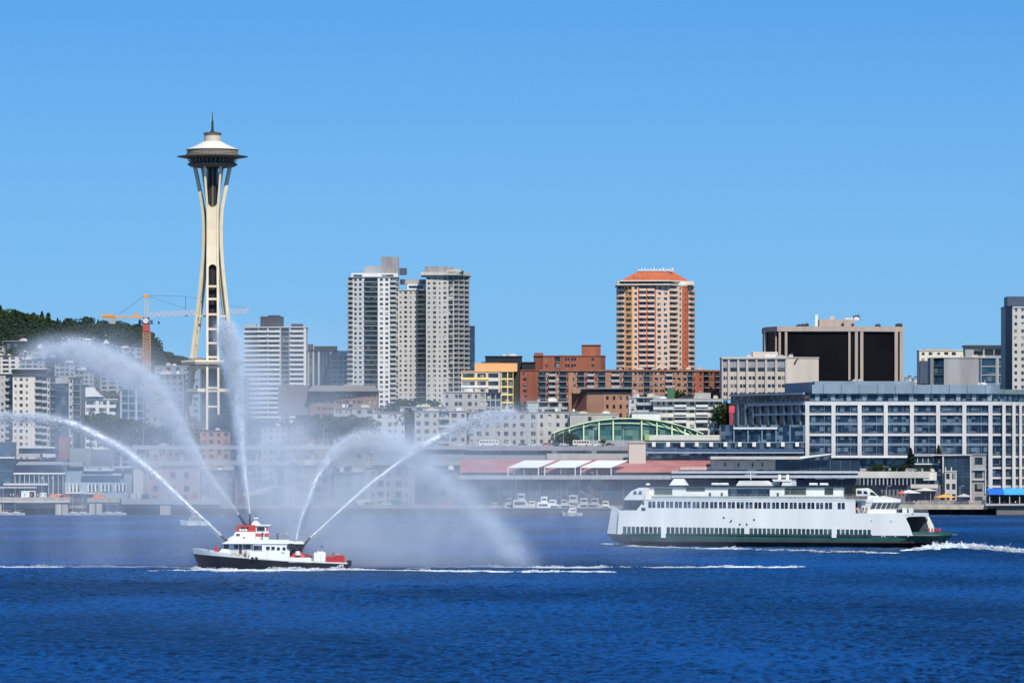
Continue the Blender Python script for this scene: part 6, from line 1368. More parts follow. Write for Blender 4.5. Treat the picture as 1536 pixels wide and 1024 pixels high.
wbox(lp, 'brown_core', 88, 103, 688, 655, Y+40, 8, mat('core_rust', (.26, .13, .12), .8)); wbox(lp, 'green_grey_block', 104, 137, 700, 672, Y+40, 10, mat('sage_dark', (.22, .25, .22), .8)); wbox(lp, 'dark_block', 137, 171, 700, 674, Y+40, 10, mat('mauve_dark', (.14, .13, .15), .8))
lp = empty('pier_building', (xat(145, Y), Y+8, 4.2), 'pier building with stepped pale roofs and a row of white door panels', 'building')
wbox(lp, 'ground_floor', 97, 190, 746, 723, Y, 16, mat('teal_pale', (.34, .40, .42), .7)); wbox(lp, 'upper_floor', 97, 186, 723, 705, Y+4, 12, teal)
for a, b_, t_, q_ in ((93, 124, 697, 693), (125, 148, 704, 700.5), (126, 170, 706, 704), (135, 164, 702, 699), (124, 182, 712.5, 710), (168, 202, 702.5, 699)): wbox(lp, 'roof_plane', a, b_, t_, q_, Y+random.uniform(-2, 2), 16, [paler, mat('roof_pale_slate', (.30, .31, .31), .7)][int(a) % 2])
for g0 in (103, 131, 151, 172):
    for k in range(3): wbox(lp, 'white_panel', g0+k*5.4, g0+k*5.4+2.6, 737, 726, Y-.4, .5, WHITEP); wbox(lp, 'door', g0+k*5.4+2.7, g0+k*5.4+5.3, 737, 726.5, Y-.3, .3, GL)
wbox(lp, 'awning', 98, 125, 740, 737.5, Y-4, 4, WHITEP); wbox(lp, 'awning', 126, 142, 740.5, 738.5, Y-4, 4, WHITEP)
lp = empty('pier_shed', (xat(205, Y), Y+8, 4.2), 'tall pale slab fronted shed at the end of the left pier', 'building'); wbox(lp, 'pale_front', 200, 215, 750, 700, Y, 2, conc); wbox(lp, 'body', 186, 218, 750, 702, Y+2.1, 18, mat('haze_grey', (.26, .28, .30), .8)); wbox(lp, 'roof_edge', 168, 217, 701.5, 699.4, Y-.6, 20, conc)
lp = bld('warehouse', 'pinkish warehouse in the spray right of the pale slab front', [(217, Y+4), (300, Y+4)], 702, 20, ['s.3 n1 s.3 n1 n1 s.5'], [mat('pink_wall', (.36, .25, .24), .8), roofslate], depth=18, z0=4.2)
lp = empty('gabled_shed', (xat(402, 2375), 2382, 4.2), 'beige gabled boat shed behind the wheelhouse of the fireboat', 'building')
m = MB(); m.xzprism([(xat(380, 2375), 4.2), (xat(424, 2375), 4.2), (xat(424, 2375), zat(731, 2375)), (xat(413, 2375), zat(729, 2375)), (xat(380, 2375), zat(742, 2375))], 2376, 2392); wbuild(m, 'wall', slate, lp)
m = MB(); m.xzprism([(xat(364, 2375), zat(743, 2375)), (xat(366, 2375), zat(738, 2375)), (xat(411, 2375), zat(728, 2375)), (xat(426, 2375), zat(731, 2375)), (xat(411, 2375), zat(731, 2375)), (xat(390, 2375), zat(741, 2375))], 2373, 2394); wbuild(m, 'roof', beige, lp)
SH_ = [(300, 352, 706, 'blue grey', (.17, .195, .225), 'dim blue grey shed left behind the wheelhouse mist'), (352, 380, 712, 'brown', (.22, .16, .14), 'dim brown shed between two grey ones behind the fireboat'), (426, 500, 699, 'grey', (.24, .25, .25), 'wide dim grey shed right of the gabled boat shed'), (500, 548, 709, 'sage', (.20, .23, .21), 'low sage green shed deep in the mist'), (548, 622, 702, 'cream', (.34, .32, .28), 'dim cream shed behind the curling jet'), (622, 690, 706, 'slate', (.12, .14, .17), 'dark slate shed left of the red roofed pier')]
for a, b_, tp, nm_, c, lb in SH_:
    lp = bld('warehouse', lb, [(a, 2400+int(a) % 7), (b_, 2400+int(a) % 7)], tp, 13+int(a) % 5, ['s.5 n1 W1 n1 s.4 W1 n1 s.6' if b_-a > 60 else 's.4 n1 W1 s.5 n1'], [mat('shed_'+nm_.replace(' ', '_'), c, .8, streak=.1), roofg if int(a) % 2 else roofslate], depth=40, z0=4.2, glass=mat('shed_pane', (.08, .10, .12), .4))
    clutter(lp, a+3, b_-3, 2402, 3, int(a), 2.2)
# --- elevated road and its traffic
Yv = 2482; zv = zat(668.8, Yv)
va = empty('viaduct', (xat(620, Yv), Yv, 4.2), 'long grey elevated road crossing in front of the low houses', 'viaduct')
m = MB(); m.box(xat(200, Yv), xat(830, Yv), Yv-5, Yv+9, zv-1.6, zv); m.box(xat(200, Yv), xat(830, Yv), Yv-5.3, Yv-5, zv-1.6, zv+.35); wbuild(m, 'upper_deck', concg, va)
m = MB(); m.box(xat(200, Yv), xat(830, Yv), Yv-5, Yv+9, zv-9, zv-7.6); m.box(xat(200, Yv), xat(830, Yv), Yv-5.3, Yv-5, zv-9, zv-6.8); wbuild(m, 'lower_deck', concg, va)
for k in range(22): wbox(va, 'column', 215+k*28, 219+k*28, 758, 673.5, Yv-3, 2.5, concg)
wbox(va, 'back_wall', 560, 945, 720, 670, Yv+10, 4, mat('retaining_wall', (.22, .21, .21), .9))
def vehicle(px, Y, z, L, H, W, col, name, label, cat, kind='car', grp='vehicles on the elevated road'):
    x = xat(px, Y); o = MB(); lo_ = .45
    if kind == 'bus': o.box(-L/2, L/2, -W/2, W/2, lo_, H)
    else:
        o.xzprism([(-L/2, lo_), (L/2, lo_), (L/2, H*.52), (L/2-.1*L, H*.6), (L*.18, H*.62), (L*.08, H), (-L*.28, H), (-L*.42, H*.62), (-L/2, H*.58)], -W/2, W/2)
    b = o.build(name, col, None, (x, Y, z)); tag(b, label, cat, grp)
    for sx_ in (-1, 1):
        for sy_ in (-1, 1):
            w = MB(); w.tube((0, -.12, 0), (0, .12, 0), .42 if kind == 'bus' else .33, n=12); w.build('wheel', rubber, b, (sx_*L*.31, sy_*(W/2-.05), .40))
    if kind == 'bus':
        for k in range(6):
            w = MB(); w.box(-.5, .5, -.03, .03, -.4, .45); w.build('window', GL, b, (-L/2+1+k*(L-2)/5, -W/2-.02, H*.66))
    else:
        w = MB(); w.xzprism([(-L*.36, H*.64), (L*.13, H*.64), (L*.06, H*.93), (-L*.27, H*.93)], -W/2-.02, W/2+.02); w.build('window', GL, b)
    return b
vehicle(733.5, Yv-2, zv, 9.2, 2.9, 2.4, WHITEP, 'bus', 'white bus on the elevated road above the pink roof', 'bus', 'bus'); vehicle(872, Yv-2, zv, 8, 2.8, 2.4, creamw, 'bus', 'cream minibus left under the green arch', 'bus', 'bus')
for px, c, lb in ((690, WHITEP, 'white car furthest left on the elevated road, in the spray'), (704, gw, 'grey car just left of the white bus'), (762, WHITEP, 'white car first to the right of the white bus'), (784, C_DARK, 'dark car between two white ones on the elevated road'), (800, WHITEP, 'white car near the right end of the elevated road'), (820, C_RED, 'red car at the right end of the elevated road'), (846, WHITEP, 'white car left of the cream minibus'), (893, white, 'white car right of the cream minibus'), (915, C_DARK, 'dark car right of the white one under the green arch')):
    vehicle(px, Yv-2, zv, 4.5, 1.5, 1.8, c, 'car', lb, 'car')
# street in front of the arch
rd = empty('arch_street', (xat(885, Yv), Yv, 4.2)); tag(rd, kind='structure'); wbox(rd, 'street_slab', 830, 972, 680, 668.8, Yv-5, 16, concg)
# --- long pier building with red roof and canopies
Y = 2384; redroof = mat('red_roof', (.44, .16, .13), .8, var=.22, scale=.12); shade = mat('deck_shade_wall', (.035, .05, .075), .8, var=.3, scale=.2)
pb = empty('pier_building', (xat(990, Y), Y+25, 4.2), 'very long low pier building with a faded red roof and a flat deck edge', 'building')
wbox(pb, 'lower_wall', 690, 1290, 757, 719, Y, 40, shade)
wbox(pb, 'deck_edge', 688, 1010, 718.5, 712.5, Y-5, 48, mat('deck_edge_grey', (.33, .33, .33), .8, streak=.08)); wbox(pb, 'deck_edge_upper', 1007, 1287, 709.5, 706.2, Y-5, 48, mat('deck_edge_pale', (.42, .44, .46), .7)); wbox(pb, 'deck_edge_lower', 1007, 1287, 716.5, 712.5, Y-6, 46, mat('deck_edge_pale', (.42, .44, .46), .7)); wbox(pb, 'dark_strip', 1010, 1287, 712.3, 709.7, Y-3, 40, slate)
for k in range(13): wbox(pb, 'column', 700+k*46.8, 701.6+k*46.8, 757, 719, Y-1.2, 1, mat('column_blue_grey', (.10, .12, .15), .8))
for k in range(37):
    if k % 2: wbox(pb, 'window', 703+k*15.6, 713+k*15.6, 742, 727, Y-.15, .2, GLB)
m = MB(); z0_, z1_ = zat(705, Y+8), zat(688.5, Y+45)
a0, a1, b0, b1 = xat(690, Y+8), xat(1067, Y+8), xat(690, Y+45), xat(1067, Y+45)
m.raw([(a0, Y+8, z0_), (a1, Y+8, z0_), (b1, Y+45, z1_), (b0, Y+45, z1_), (a0, Y+8, z0_-1), (a1, Y+8, z0_-1), (b1, Y+45, z0_-1), (b0, Y+45, z0_-1)], [(0,1,2,3), (4,5,1,0), (5,6,2,1), (7,4,0,3), (6,7,3,2)]); wbuild(m, 'red_roof', redroof, pb)
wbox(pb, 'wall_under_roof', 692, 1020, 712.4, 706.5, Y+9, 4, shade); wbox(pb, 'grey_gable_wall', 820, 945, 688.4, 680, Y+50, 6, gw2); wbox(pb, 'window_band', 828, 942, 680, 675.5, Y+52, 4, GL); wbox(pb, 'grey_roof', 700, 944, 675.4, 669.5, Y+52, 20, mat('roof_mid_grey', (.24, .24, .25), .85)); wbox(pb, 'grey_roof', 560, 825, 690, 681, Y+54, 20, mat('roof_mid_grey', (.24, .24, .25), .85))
wbox(pb, 'panel_wall', 1067, 1163, 704, 690, Y+6, 10, gw2)
for a in (1087, 1107, 1128, 1143): wbox(pb, 'slot', a, a+1.6, 700, 694, Y+5.6, .4, darksteel)
wbox(pb, 'pink_wall', 1020, 1067, 704.5, 700, Y+6.5, 2, mat('wall_pinkish', (.50, .34, .28), .8))
wbox(pb, 'dark_glass_wall', 1163, 1290, 706, 690, Y+7, 20, mat('navy_glass', (.02, .035, .055), .2, var=.5, scale=.15))
for k in range(8): wbox(pb, 'mullion', 1170+k*15, 1170.8+k*15, 706, 690, Y+6.7, .3, slate)
wbox(pb, 'long_cornice', 1066, 1200, 688.4, 684.2, Y+1, 26, conc)
m = MB(); m.xzprism([(xat(1200, Y+2), zat(688, Y+2)), (xat(1247, Y+2), zat(681.5, Y+2)), (xat(1247, Y+2), zat(679.8, Y+2)), (xat(1200, Y+2), zat(684.5, Y+2))], Y+2, Y+20); wbuild(m, 'rising_cornice', WHITEP, pb)
for i, a in enumerate((762, 817, 871)):
    cn = empty('canopy', (xat(a+30, Y), Y, zat(712.5, Y)), ['white fabric canopy on posts, leftmost of three on the pier deck, slightly veiled', 'white fabric canopy on posts, middle of three on the pier deck', 'bright white fabric canopy on posts beside the red roof, rightmost of three'][i], 'canopy', 'canopies on the pier deck')
    m = MB(); P = [Vector((xat(a, Y-2), Y-2, zat(700.5, Y-2))), Vector((xat(a+46, Y-2), Y-2, zat(700.5, Y-2))), Vector((xat(a+71, Y+16), Y+16, zat(690, Y+16))), Vector((xat(a+25, Y+16), Y+16, zat(690, Y+16)))]
    m.raw(P+[p-Vector((0, 0, .2)) for p in P], [(0,1,2,3), (7,6,5,4), (4,5,1,0), (5,6,2,1), (6,7,3,2), (7,4,0,3)]); wbuild(m, 'fabric', mat('canopy_white', (.85, .84, .80), .6, var=.03), cn)
    wbox(cn, 'post', a-.6, a+.8, 712.5, 700.6, Y-1.8, .5, WHITEP); wbox(cn, 'post', a+45, a+46.4, 712.5, 700.6, Y-1.8, .5, WHITEP); wbox(cn, 'post', a+24, a+24.8, 712.5, 701, Y-1, .3, paler)
    for k in range(4): 
        tb = MB(); x = xat(a+8+k*10+random.uniform(-2, 2), Y+1); tb.box(x-.5, x+.5, Y+.6, Y+1.4, zat(712.5, Y)+.7, zat(712.5, Y)+.76); tb.tube((x, Y+1, zat(712.5, Y)), (x, Y+1, zat(712.5, Y)+.7), .06, n=6); tag(tb.build('cafe_table', WHITEP), 'small white table under the canopies on the pier deck', 'table', 'tables under the canopies')
zc_ = zat(712.5, Y-5)
for k, (px, c) in enumerate(((771, C_WHITE), (790, C_DARK), (806, C_TAN), (829, C_DARK), (841, C_WHITE), (848, C_TAN), (876, C_DARK), (888, C_WHITE), (903, C_RED), (924, C_TAN))):
    person((xat(px, Y-2), Y-2.5+random.uniform(-.8, .8), zc_), random.uniform(-2, 2), ('stand', 'walk', 'stand')[k % 3], c, C_DARK if k % 2 else C_JEAN, 'person standing on the deck by the white canopies', 'people by the white canopies')
# --- restaurants and terraces on the right
Y = 2398
rt = empty('terrace_building', (xat(1330, Y), Y+12, 4.2), 'stepped concrete terrace building with planting below the white grid', 'building')
wbox(rt, 'white_slab', 1247, 1362, 686.4, 682.8, Y-2, 30, WHITEP); wbox(rt, 'window_wall', 1250, 1362, 698, 686.5, Y+3, 20, bluegl); wbox(rt, 'planter_wall', 1285, 1400, 707, 702, Y-4, 20, concg)
wbox(rt, 'concrete_band', 1286, 1394, 716.5, 706.8, Y-8, 20, conc); wbox(rt, 'window_row', 1290, 1392, 727, 716.5, Y-5, 14, mat('navy_glass', (.02, .035, .055), .2)); wbox(rt, 'ground_floor', 1286, 1412, 758, 727, Y-3, 14, mat('mauve_dark', (.14, .13, .15), .8))
for k in range(15): wbox(rt, 'pillar', 1289+k*5.9, 1290.7+k*5.9, 727, 716.5, Y-7.6, .8, concg)
wbox(rt, 'beige_block', 1385, 1405, 720, 707.5, Y-7.5, 10, creamw); wbox(rt, 'beige_band', 1366, 1407, 732, 726, Y-9, 4, conc); wbox(rt, 'white_edge', 1374, 1402, 706.5, 704.5, Y-5, 4, WHITEP); wbox(rt, 'upper_glass', 1370, 1415, 703, 684, Y+4, 14, mat('navy_glass', (.02, .035, .055), .2)); wbox(rt, 'slab_line', 1372, 1408, 696.4, 694.8, Y+2.6, 2, WHITEP); wbox(rt, 'slab_line', 1372, 1412, 684, 680.5, Y+2.6, 6, concg)
for k in range(5): wbox(rt, 'mullion', 1376+k*8, 1376.7+k*8, 694, 686, Y+3.6, .3, WHITEP)
gb = empty('glass_pavilion', (xat(1435, Y), Y+6, 4.2), 'tall navy glass pavilion in a thin pale frame', 'building')
wbox(gb, 'glass', 1415, 1456, 757, 684, Y-2, 14, mat('navy_glass', (.02, .035, .055), .2)); wbox(gb, 'frame_post', 1413.6, 1415.8, 757, 682.5, Y-3, 1.2, conc); wbox(gb, 'frame_post', 1455, 1457.6, 757, 682.5, Y-3, 1.2, conc); wbox(gb, 'frame_beam', 1396, 1457.6, 683, 681.2, Y-3.4, 1.2, conc)
for k in range(3): wbox(gb, 'mullion', 1423+k*10, 1423.6+k*10, 757, 684, Y-2.3, .3, slate); wbox(gb, 'mullion', 1416, 1455, 700+k*16, 699.3+k*16, Y-2.35, .3, slate)
sb_ = bld('small_tower', 'little pale tower with four square windows in front of the glass pavilion', [(1417.5, Y-8), (1435, Y-8)], 707, 15.5, ['w1 w1'], [conc, conc], depth=4, glass=GL, z0=4.2, wk=1.1, hk=1.1)
for a in (1418.3, 1427):
    m = MB(); x = xat(a, Y-6); m.tube((x, Y-6, zat(706.5, Y)), (x, Y-6, zat(702, Y)), .3, .2, 8); m.tube((x, Y-6, zat(702, Y)), (x, Y-6, zat(700.6, Y)), .38, .3, 8); wbuild(m, 'finial', WHITEP, sb_)
gh = bld('small_building', 'narrow grey three storey house between the glass pavilion and the white grid', [(1458, Y-2), (1479, Y-2)], 682, 20, ['s.2 W1 s.3'], [mat('warm_grey_dark', (.30, .28, .27), .8), roofg], depth=10, glass=GL, z0=4.2, wk=1.0)
wbox(gh, 'pale_ledge', 1457, 1480, 705, 703.6, Y-3, 1.4, conc); wbox(gh, 'pale_ledge', 1457, 1480, 720, 718.4, Y-3, 1.4, conc); wbox(gh, 'post', 1477.4, 1479, 740, 704, Y-3, 1, conc)
# promenade on the right
qd = empty('promenade', (xat(1420, Yq), Yq, 2)); tag(qd, kind='structure')
wbox(qd, 'promenade_edge', 1290, 1482, 763.5, 756, Yq-1.5, 16, mat('deck_tan', (.40, .34, .26), .85)); wbox(qd, 'promenade_wall', 1360, 1478, 756, 750, Yq+9, 3, quaym)
wbox(qd, 'terrace_deck', 1478, 1620, 758, 755, Yq-5, 22, gw2); wbox(qd, 'boat_fender_wall', 1495, 1620, 773.5, 759, Yq-3, 6, mat('fender_brown', (.16, .14, .13), .9, var=.2, streak=.1))
m = MB()
for k in range(46): x = xat(1292+k*4.1, Yq-1); m.tube((x, Yq-1, zat(756, Yq)), (x, Yq-1, zat(752.4, Yq)), .05, n=4)
m.tube((xat(1290, Yq), Yq-1, zat(752.4, Yq)), (xat(1480, Yq), Yq-1, zat(752.4, Yq)), .06, n=4); m.tube((xat(1290, Yq), Yq-1, zat(754.2, Yq)), (xat(1480, Yq), Yq-1, zat(754.2, Yq)), .04, n=4); wbuild(m, 'railing', steel, qd)
cb_ = mat('awning_blue', (.02, .16, .62), .6, var=.08); cb2 = mat('awning_light_blue', (.08, .42, .85), .6, var=.08)
aw = empty('restaurant_awning', (xat(1520, Yq), Yq, zat(755, Yq)), 'long bright blue awning over the waterside terrace at the right edge', 'awning')
for a, b_, c, dz in ((1481, 1504, cb_, 0), (1504.5, 1545, cb2, .1), (1545.5, 1580, cb_, 0)):
    m = MB(); P = [(xat(a, Yq), Yq-4.5, zat(738.5, Yq)), (xat(b_, Yq), Yq-4.5, zat(738.5, Yq)), (xat(b_, Yq), Yq+4, zat(732, Yq)+dz), (xat(a, Yq), Yq+4, zat(732, Yq)+dz)]
    m.raw(P+[(p[0], p[1], p[2]-.9) for p in P], [(0,1,2,3), (7,6,5,4), (4,5,1,0), (5,6,2,1), (6,7,3,2), (7,4,0,3)]); wbuild(m, 'fabric', c, aw)
for k in range(7): wbox(aw, 'post', 1484+k*15, 1485+k*15, 755, 739, Yq-3.5, .3, paler)
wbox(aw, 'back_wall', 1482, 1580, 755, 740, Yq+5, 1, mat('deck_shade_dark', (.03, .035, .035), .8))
def umbrella(px, pw, py0, py1, Y, col, label, tilt=0):
    """pole, canopy; wide market umbrella"""
    zb_ = 4.2 if Y > Yq+2 else zat(756, Yq); x = xat(px, Y); w = pw/2*Y/F; z1_, z0_ = zat(py0, Y), zat(py1, Y)
    r = empty('umbrella', (x, Y, zb_), label, 'umbrella', 'terrace umbrellas on the right quay'); m = MB(); m.tube((0, 0, 0), (0, 0, z1_-zb_), .07, n=6); m.build('pole', steel, r)
    m = MB(); n = 8
    for i in range(n):
        a, b_ = 2*math.pi*i/n, 2*math.pi*(i+1)/n
        m.raw([(0, 0, z1_-zb_), (w*math.cos(a), w*.55*math.sin(a), z0_-zb_), (w*math.cos(b_), w*.55*math.sin(b_), z0_-zb_), (w*math.cos(a), w*.55*math.sin(a), z0_-zb_-.25), (w*math.cos(b_), w*.55*math.sin(b_), z0_-zb_-.25)], [(0, 1, 2), (1, 3, 4, 2)])
    m.build('canopy', col, r); return r
umbrella(1364, 34, 734, 738.5, Yq+6, WHITEP, 'wide white umbrella on the right quay with a red neighbour at its left')
umbrella(1353, 9, 735, 739.5, Yq+3, mat('umbrella_red', (.75, .10, .07), .7), 'small red umbrella at the left end of the white ones')
umbrella(1388, 34, 731.5, 735, Yq+9, creamw, 'wide cream umbrella on a tall pole on the right quay')
umbrella(1418, 34, 740.5, 745, Yq+2, mat('umbrella_orange', (.85, .38, .08), .7), 'wide orange umbrella on the right quay')
umbrella(1446, 24, 740, 744, Yq+6, gw, 'grey white umbrella just right of the orange one')
cols = [C_RED, C_BLUE, C_WHITE, C_DARK, C_TAN, C_WHITE, C_DARK, C_ORANGE]
zr = zat(756, Yq-1)
for k in range(22):
    px = 1366+k*5.2+random.uniform(-1.5, 1.5)
    person((xat(px, Yq), Yq+random.uniform(.3, 4), zr), random.uniform(-3, 3), ('stand', 'walk', 'stand', 'raise')[k % 4 if k % 7 else 0], cols[(k*5) % 8], (C_DARK, C_JEAN, C_TAN)[k % 3], 'person on the sunny promenade of the right quay', 'people on the promenade')
for k in range(12):
    px = 1487+k*5.0+random.uniform(-1, 1); person((xat(px, Yq), Yq+random.uniform(-3.5, 1), zat(755, Yq)), random.uniform(-3, 3), ('sit', 'sit', 'stand')[k % 3], cols[(k*3) % 8], (C_DARK, C_JEAN)[k % 2], 'guest under the long blue awning', 'guests under the blue awning')
zl_ = zat(745.5, Yq-1)
for k in range(22):
    px = 2+k*4.4+random.uniform(-1.5, 1.5); person((xat(px, Yq), Yq+random.uniform(-1, 6), zl_), random.uniform(-3, 3), ('stand', 'walk', 'stand')[k % 3], cols[(k*3+1) % 8], (C_DARK, C_JEAN, C_TAN)[k % 3], 'person on the light boarded deck at the left', 'people on the left deck')
for i, (px, w, h, c, lb) in enumerate(((47.5, 2.2, 2.4, C_ORANGE, 'orange kiosk block on the left deck'), (84, 6, 1.1, C_ORANGE, 'row of orange life rafts at the end of the left deck'), (95, 4, .9, C_RED, 'red crate beside the orange life rafts'), (148, 5, 1.2, C_ORANGE, 'orange bundle on the second pier deck'), (64, 3, 1.8, C_WHITE, 'white van shaped stall on the left deck'), (42, 6.5, 2.6, C_WHITE, 'white market stall left of the orange kiosk'))):
    o = MB(); o.box(-w/2, w/2, -.8, .8, 0, h); o.prism([(-w/2-.2, -1), (w/2+.2, -1), (w/2+.2, 1), (-w/2-.2, 1)], h, h+.3, top=[(-w/2+.4, -.4), (w/2-.4, -.4), (w/2-.4, .4), (-w/2+.4, .4)])
    o = o.build('deck_stall', c, None, (xat(px, Yq), Yq+2.5, zl_ if px < 110 else zat(746.5, Yq))); tag(o, lb, 'stall')
for i, px in enumerate((78.5, 103, 62.5)):
    o = MB(); zz = zl_; x = xat(px, Yq); o.tube((0, 0, 0), (0, 0, zat(717, Yq)-zz), .1, .07, 6); o.tube((0, 0, zat(718, Yq)-zz), (0, 0, zat(715, Yq)-zz), .45, .35, 10); o = o.build('lamp_post', paler, None, (x, Yq+1, zz)); tag(o, 'white globe lamp post, %s of three on the left deck' % ('middle', 'rightmost', 'leftmost')[i], 'lamp post', 'lamp posts on the left deck')
# --- boats moored in the mist
def workboat(label, px, Y, L=13, rz=0.0, col=None, grp='boats moored by the long pier building'):
    r = empty('moored_boat', (xat(px, Y), Y, 0), label, 'boat', grp, rz=rz); col = col or white
    m = MB(); st = [(-L/2, .1, 2.3), (-L/2+1.2, 1.0, 2.1), (-L/4, 1.9, 1.7), (L/6, 2.0, 1.5), (L/2, 1.7, 1.5)]
    for sg in (-1, 1):
        for (a, h, z), (b_, h2, z2) in zip(st[:-1], st[1:]): q_ = [(a+.6, sg*h*.75, -.3), (b_+(.6 if b_ < 0 else 0), sg*h2*.8, -.3), (b_, sg*h2, z2), (a, sg*h, z)]; m.face(q_ if sg < 0 else q_[::-1])
    m.face([(L/2, -1.7, 1.5), (L/2, -1.4, -.3), (L/2, 1.4, -.3), (L/2, 1.7, 1.5)]); m.face([(a, -h, z-.2) for a, h, z in st]+[(a, h, z-.2) for a, h, z in st[::-1]]); m.build('hull', col, r)
    m = MB(); m.xzprism([(-L*.22, 1.5), (L*.2, 1.5), (L*.2, 3.4), (-L*.12, 3.4), (-L*.18, 2.6)], -1.3, 1.3); m.box(-L*.1, L*.08, -1, 1, 3.4, 4.8); m.build('cabin', [white, gw, concg, creamw, gw2][int(px) % 5], r)
    m = MB(); m.box(-L*.08, L*.06, -1.03, 1.03, 3.8, 4.4); m.box(-L*.1, L*.16, -1.33, 1.33, 2.3, 2.9); m.build('window', GL, r)
    m = MB(); m.tube((L*.12, 0, 3.4), (L*.12, 0, 8.5), .09, .05, 6); m.tube((L*.12, 0, 6), (L*.38, 0, 4.2), .05, n=5); m.tube((-L*.45, 0, 2.4), (L*.12, 0, 8.2), .02, n=4); m.build('mast', steel, r); r.scale = (1.5, 1.5, 1.6) if L > 10 and grp else (1, 1, 1); return r
bl = [('pale fishing boat furthest left at the misty mooring', 742, 12, gw, 0), ('small grey boat beside the leftmost pale one', 762, 9, concg, .4), ('cream boat left of the tall masted one at the misty mooring', 781, 11, creamw, 3.2), ('white boat under the left end of the red roof', 798, 13, gw, .2), ('brown hulled boat between two pale ones', 815, 10, brown, 3.3), ('grey work boat below the middle canopy', 830, 13, gw2, -.3), ('blue hulled boat below the right canopy', 846, 10, mat('hull_blue', (.05, .10, .2), .5), .1), ('cream boat right of the blue hulled one', 861, 12, creamw, -.2), ('pale boat with a high cabin near the ferry bow', 876, 14, gw, .1), ('dark hulled boat just left of the ferry bow', 892, 11, slate, 3.0), ('white boat nearest the ferry bow', 908, 13, gw, 3.1)]
for k, (lb, px, L, c, rz_) in enumerate(bl):
    r = workboat(lb, px, 2344+(k*5) % 9, L, rz_, c); f_ = 1.15+.12*((k*7) % 5); r.scale = (f_, f_, f_*(1.05+.1*(k % 3)))
workboat('small pale boat lying in front of the breakwater', 858, 2306, 9, .1, gw)
workboat('small white motor yacht half hidden by the spray left of the fireboat', 292, 1930, 11, 0, white, None)
bw = empty('breakwater', (xat(820, 2325), 2325, -1), 'long dark floating breakwater in front of the misty moored boats', 'breakwater'); wbox(bw, 'wall', 690, 934, 776, 762, 2325, 3, mat('breakwater_dark', (.05, .06, .08), .9, var=.3, scale=.3)); wbox(bw, 'top_plank', 690, 934, 762, 761.2, 2324.6, 4, concg)
# --- crane behind the tower
Y = 3150; S = Y/F; cor = mat('crane_orange', (.72, .30, .06), .6, var=.1); cpale = mat('crane_pale', (.62, .50, .40), .6); crd = mat('crane_red', (.45, .06, .04), .6)
cr_ = empty('tower_crane', (xat(219.5, Y), Y, ground_z(xat(219.5, Y), Y)), 'orange and pale tower crane with its long arm passing behind the observation tower', 'crane')
def cp(px, py, dy=0): return Vector((xat(px, Y), Y+dy, zat(py, Y)))
def lattice(p0, p1, w, h, n, r, up=Vector((0, 0, 1)), tri=False):
    m = MB(); d = (p1-p0)/n; side = d.normalized().cross(up).normalized()*w/2; upv = up*h
    if tri: cn = [lambda p: p-side, lambda p: p+side, lambda p: p+upv]
    else: cn = [lambda p: p-side-upv/2, lambda p: p+side-upv/2, lambda p: p+side+upv/2, lambda p: p-side+upv/2]
    for c in cn: m.tube(c(p0), c(p1), r, n=4, smooth=False)
    k = len(cn)
    for i in range(n):
        a, b_ = p0+d*i, p0+d*(i+1)
        for j in range(k): m.tube(cn[j](a), cn[(j+1) % k](b_ if i % 2 == 0 else a), r*.6, n=4, smooth=False) if i % 2 == 0 else m.tube(cn[(j+1) % k](a), cn[j](b_), r*.6, n=4, smooth=False); m.tube(cn[j](a), cn[(j+1) % k](a), r*.5, n=4, smooth=False)
    return m
gz = cr_.location.z
wbuild(lattice(Vector((xat(220, Y), Y, gz-2)), cp(220, 497), 4.2, 4.2, 34, .28, up=Vector((0, 1, 0))), 'mast', mat('crane_tan', (.52, .27, .10), .7), cr_)
m = MB(); m.box(xat(214.5, Y), xat(224.5, Y), Y-2, Y+2, zat(496, Y), zat(487, Y)); m.box(xat(213, Y), xat(226.5, Y), Y-2.6, Y+2.6, zat(498, Y), zat(496.8, Y)); wbuild(m, 'climbing_frame', crd, cr_)
m = MB(); m.box(xat(215, Y), xat(224, Y), Y-1.8, Y+1.8, zat(487, Y), zat(476, Y)); m.box(xat(210.5, Y), xat(229.5, Y), Y-2, Y+2, zat(486, Y), zat(484.6, Y)); m.box(xat(211, Y), xat(214, Y), Y-1, Y+1, zat(484.6, Y), zat(480.5, Y)); m.box(xat(225.5, Y), xat(229, Y), Y-1.5, Y+1, zat(485, Y), zat(480, Y)); wbuild(m, 'slewing_platform', slate, cr_)
m = MB(); m.tube(cp(219, 481, -2.1), cp(219, 481, -1.9), 1.6, n=20); wbuild(m, 'white_disc', WHITEP, cr_)
wbuild(lattice(cp(219.5, 476), cp(219.5, 446), 1.8, 1.8, 10, .17, up=Vector((0, 1, 0))), 'tower_head', cpale, cr_)
m = MB(); m.box(xat(216, Y), xat(223, Y), Y-1, Y+1, zat(446, Y), zat(441, Y)); wbuild(m, 'head_block', cor, cr_)
wbuild(lattice(cp(224, 474.6), cp(374, 468.8), 1.8, 2.4, 40, .17, tri=True), 'jib', mat('crane_pinkish', (.60, .45, .40), .6), cr_)
m = MB(); m.box(xat(153, Y), xat(214, Y), Y-.9, Y+.9, zat(477, Y), zat(474.6, Y)); m.tube(cp(160, 472.6), cp(212, 473.6), .12, n=4); wbuild(m, 'counter_jib', cor, cr_)
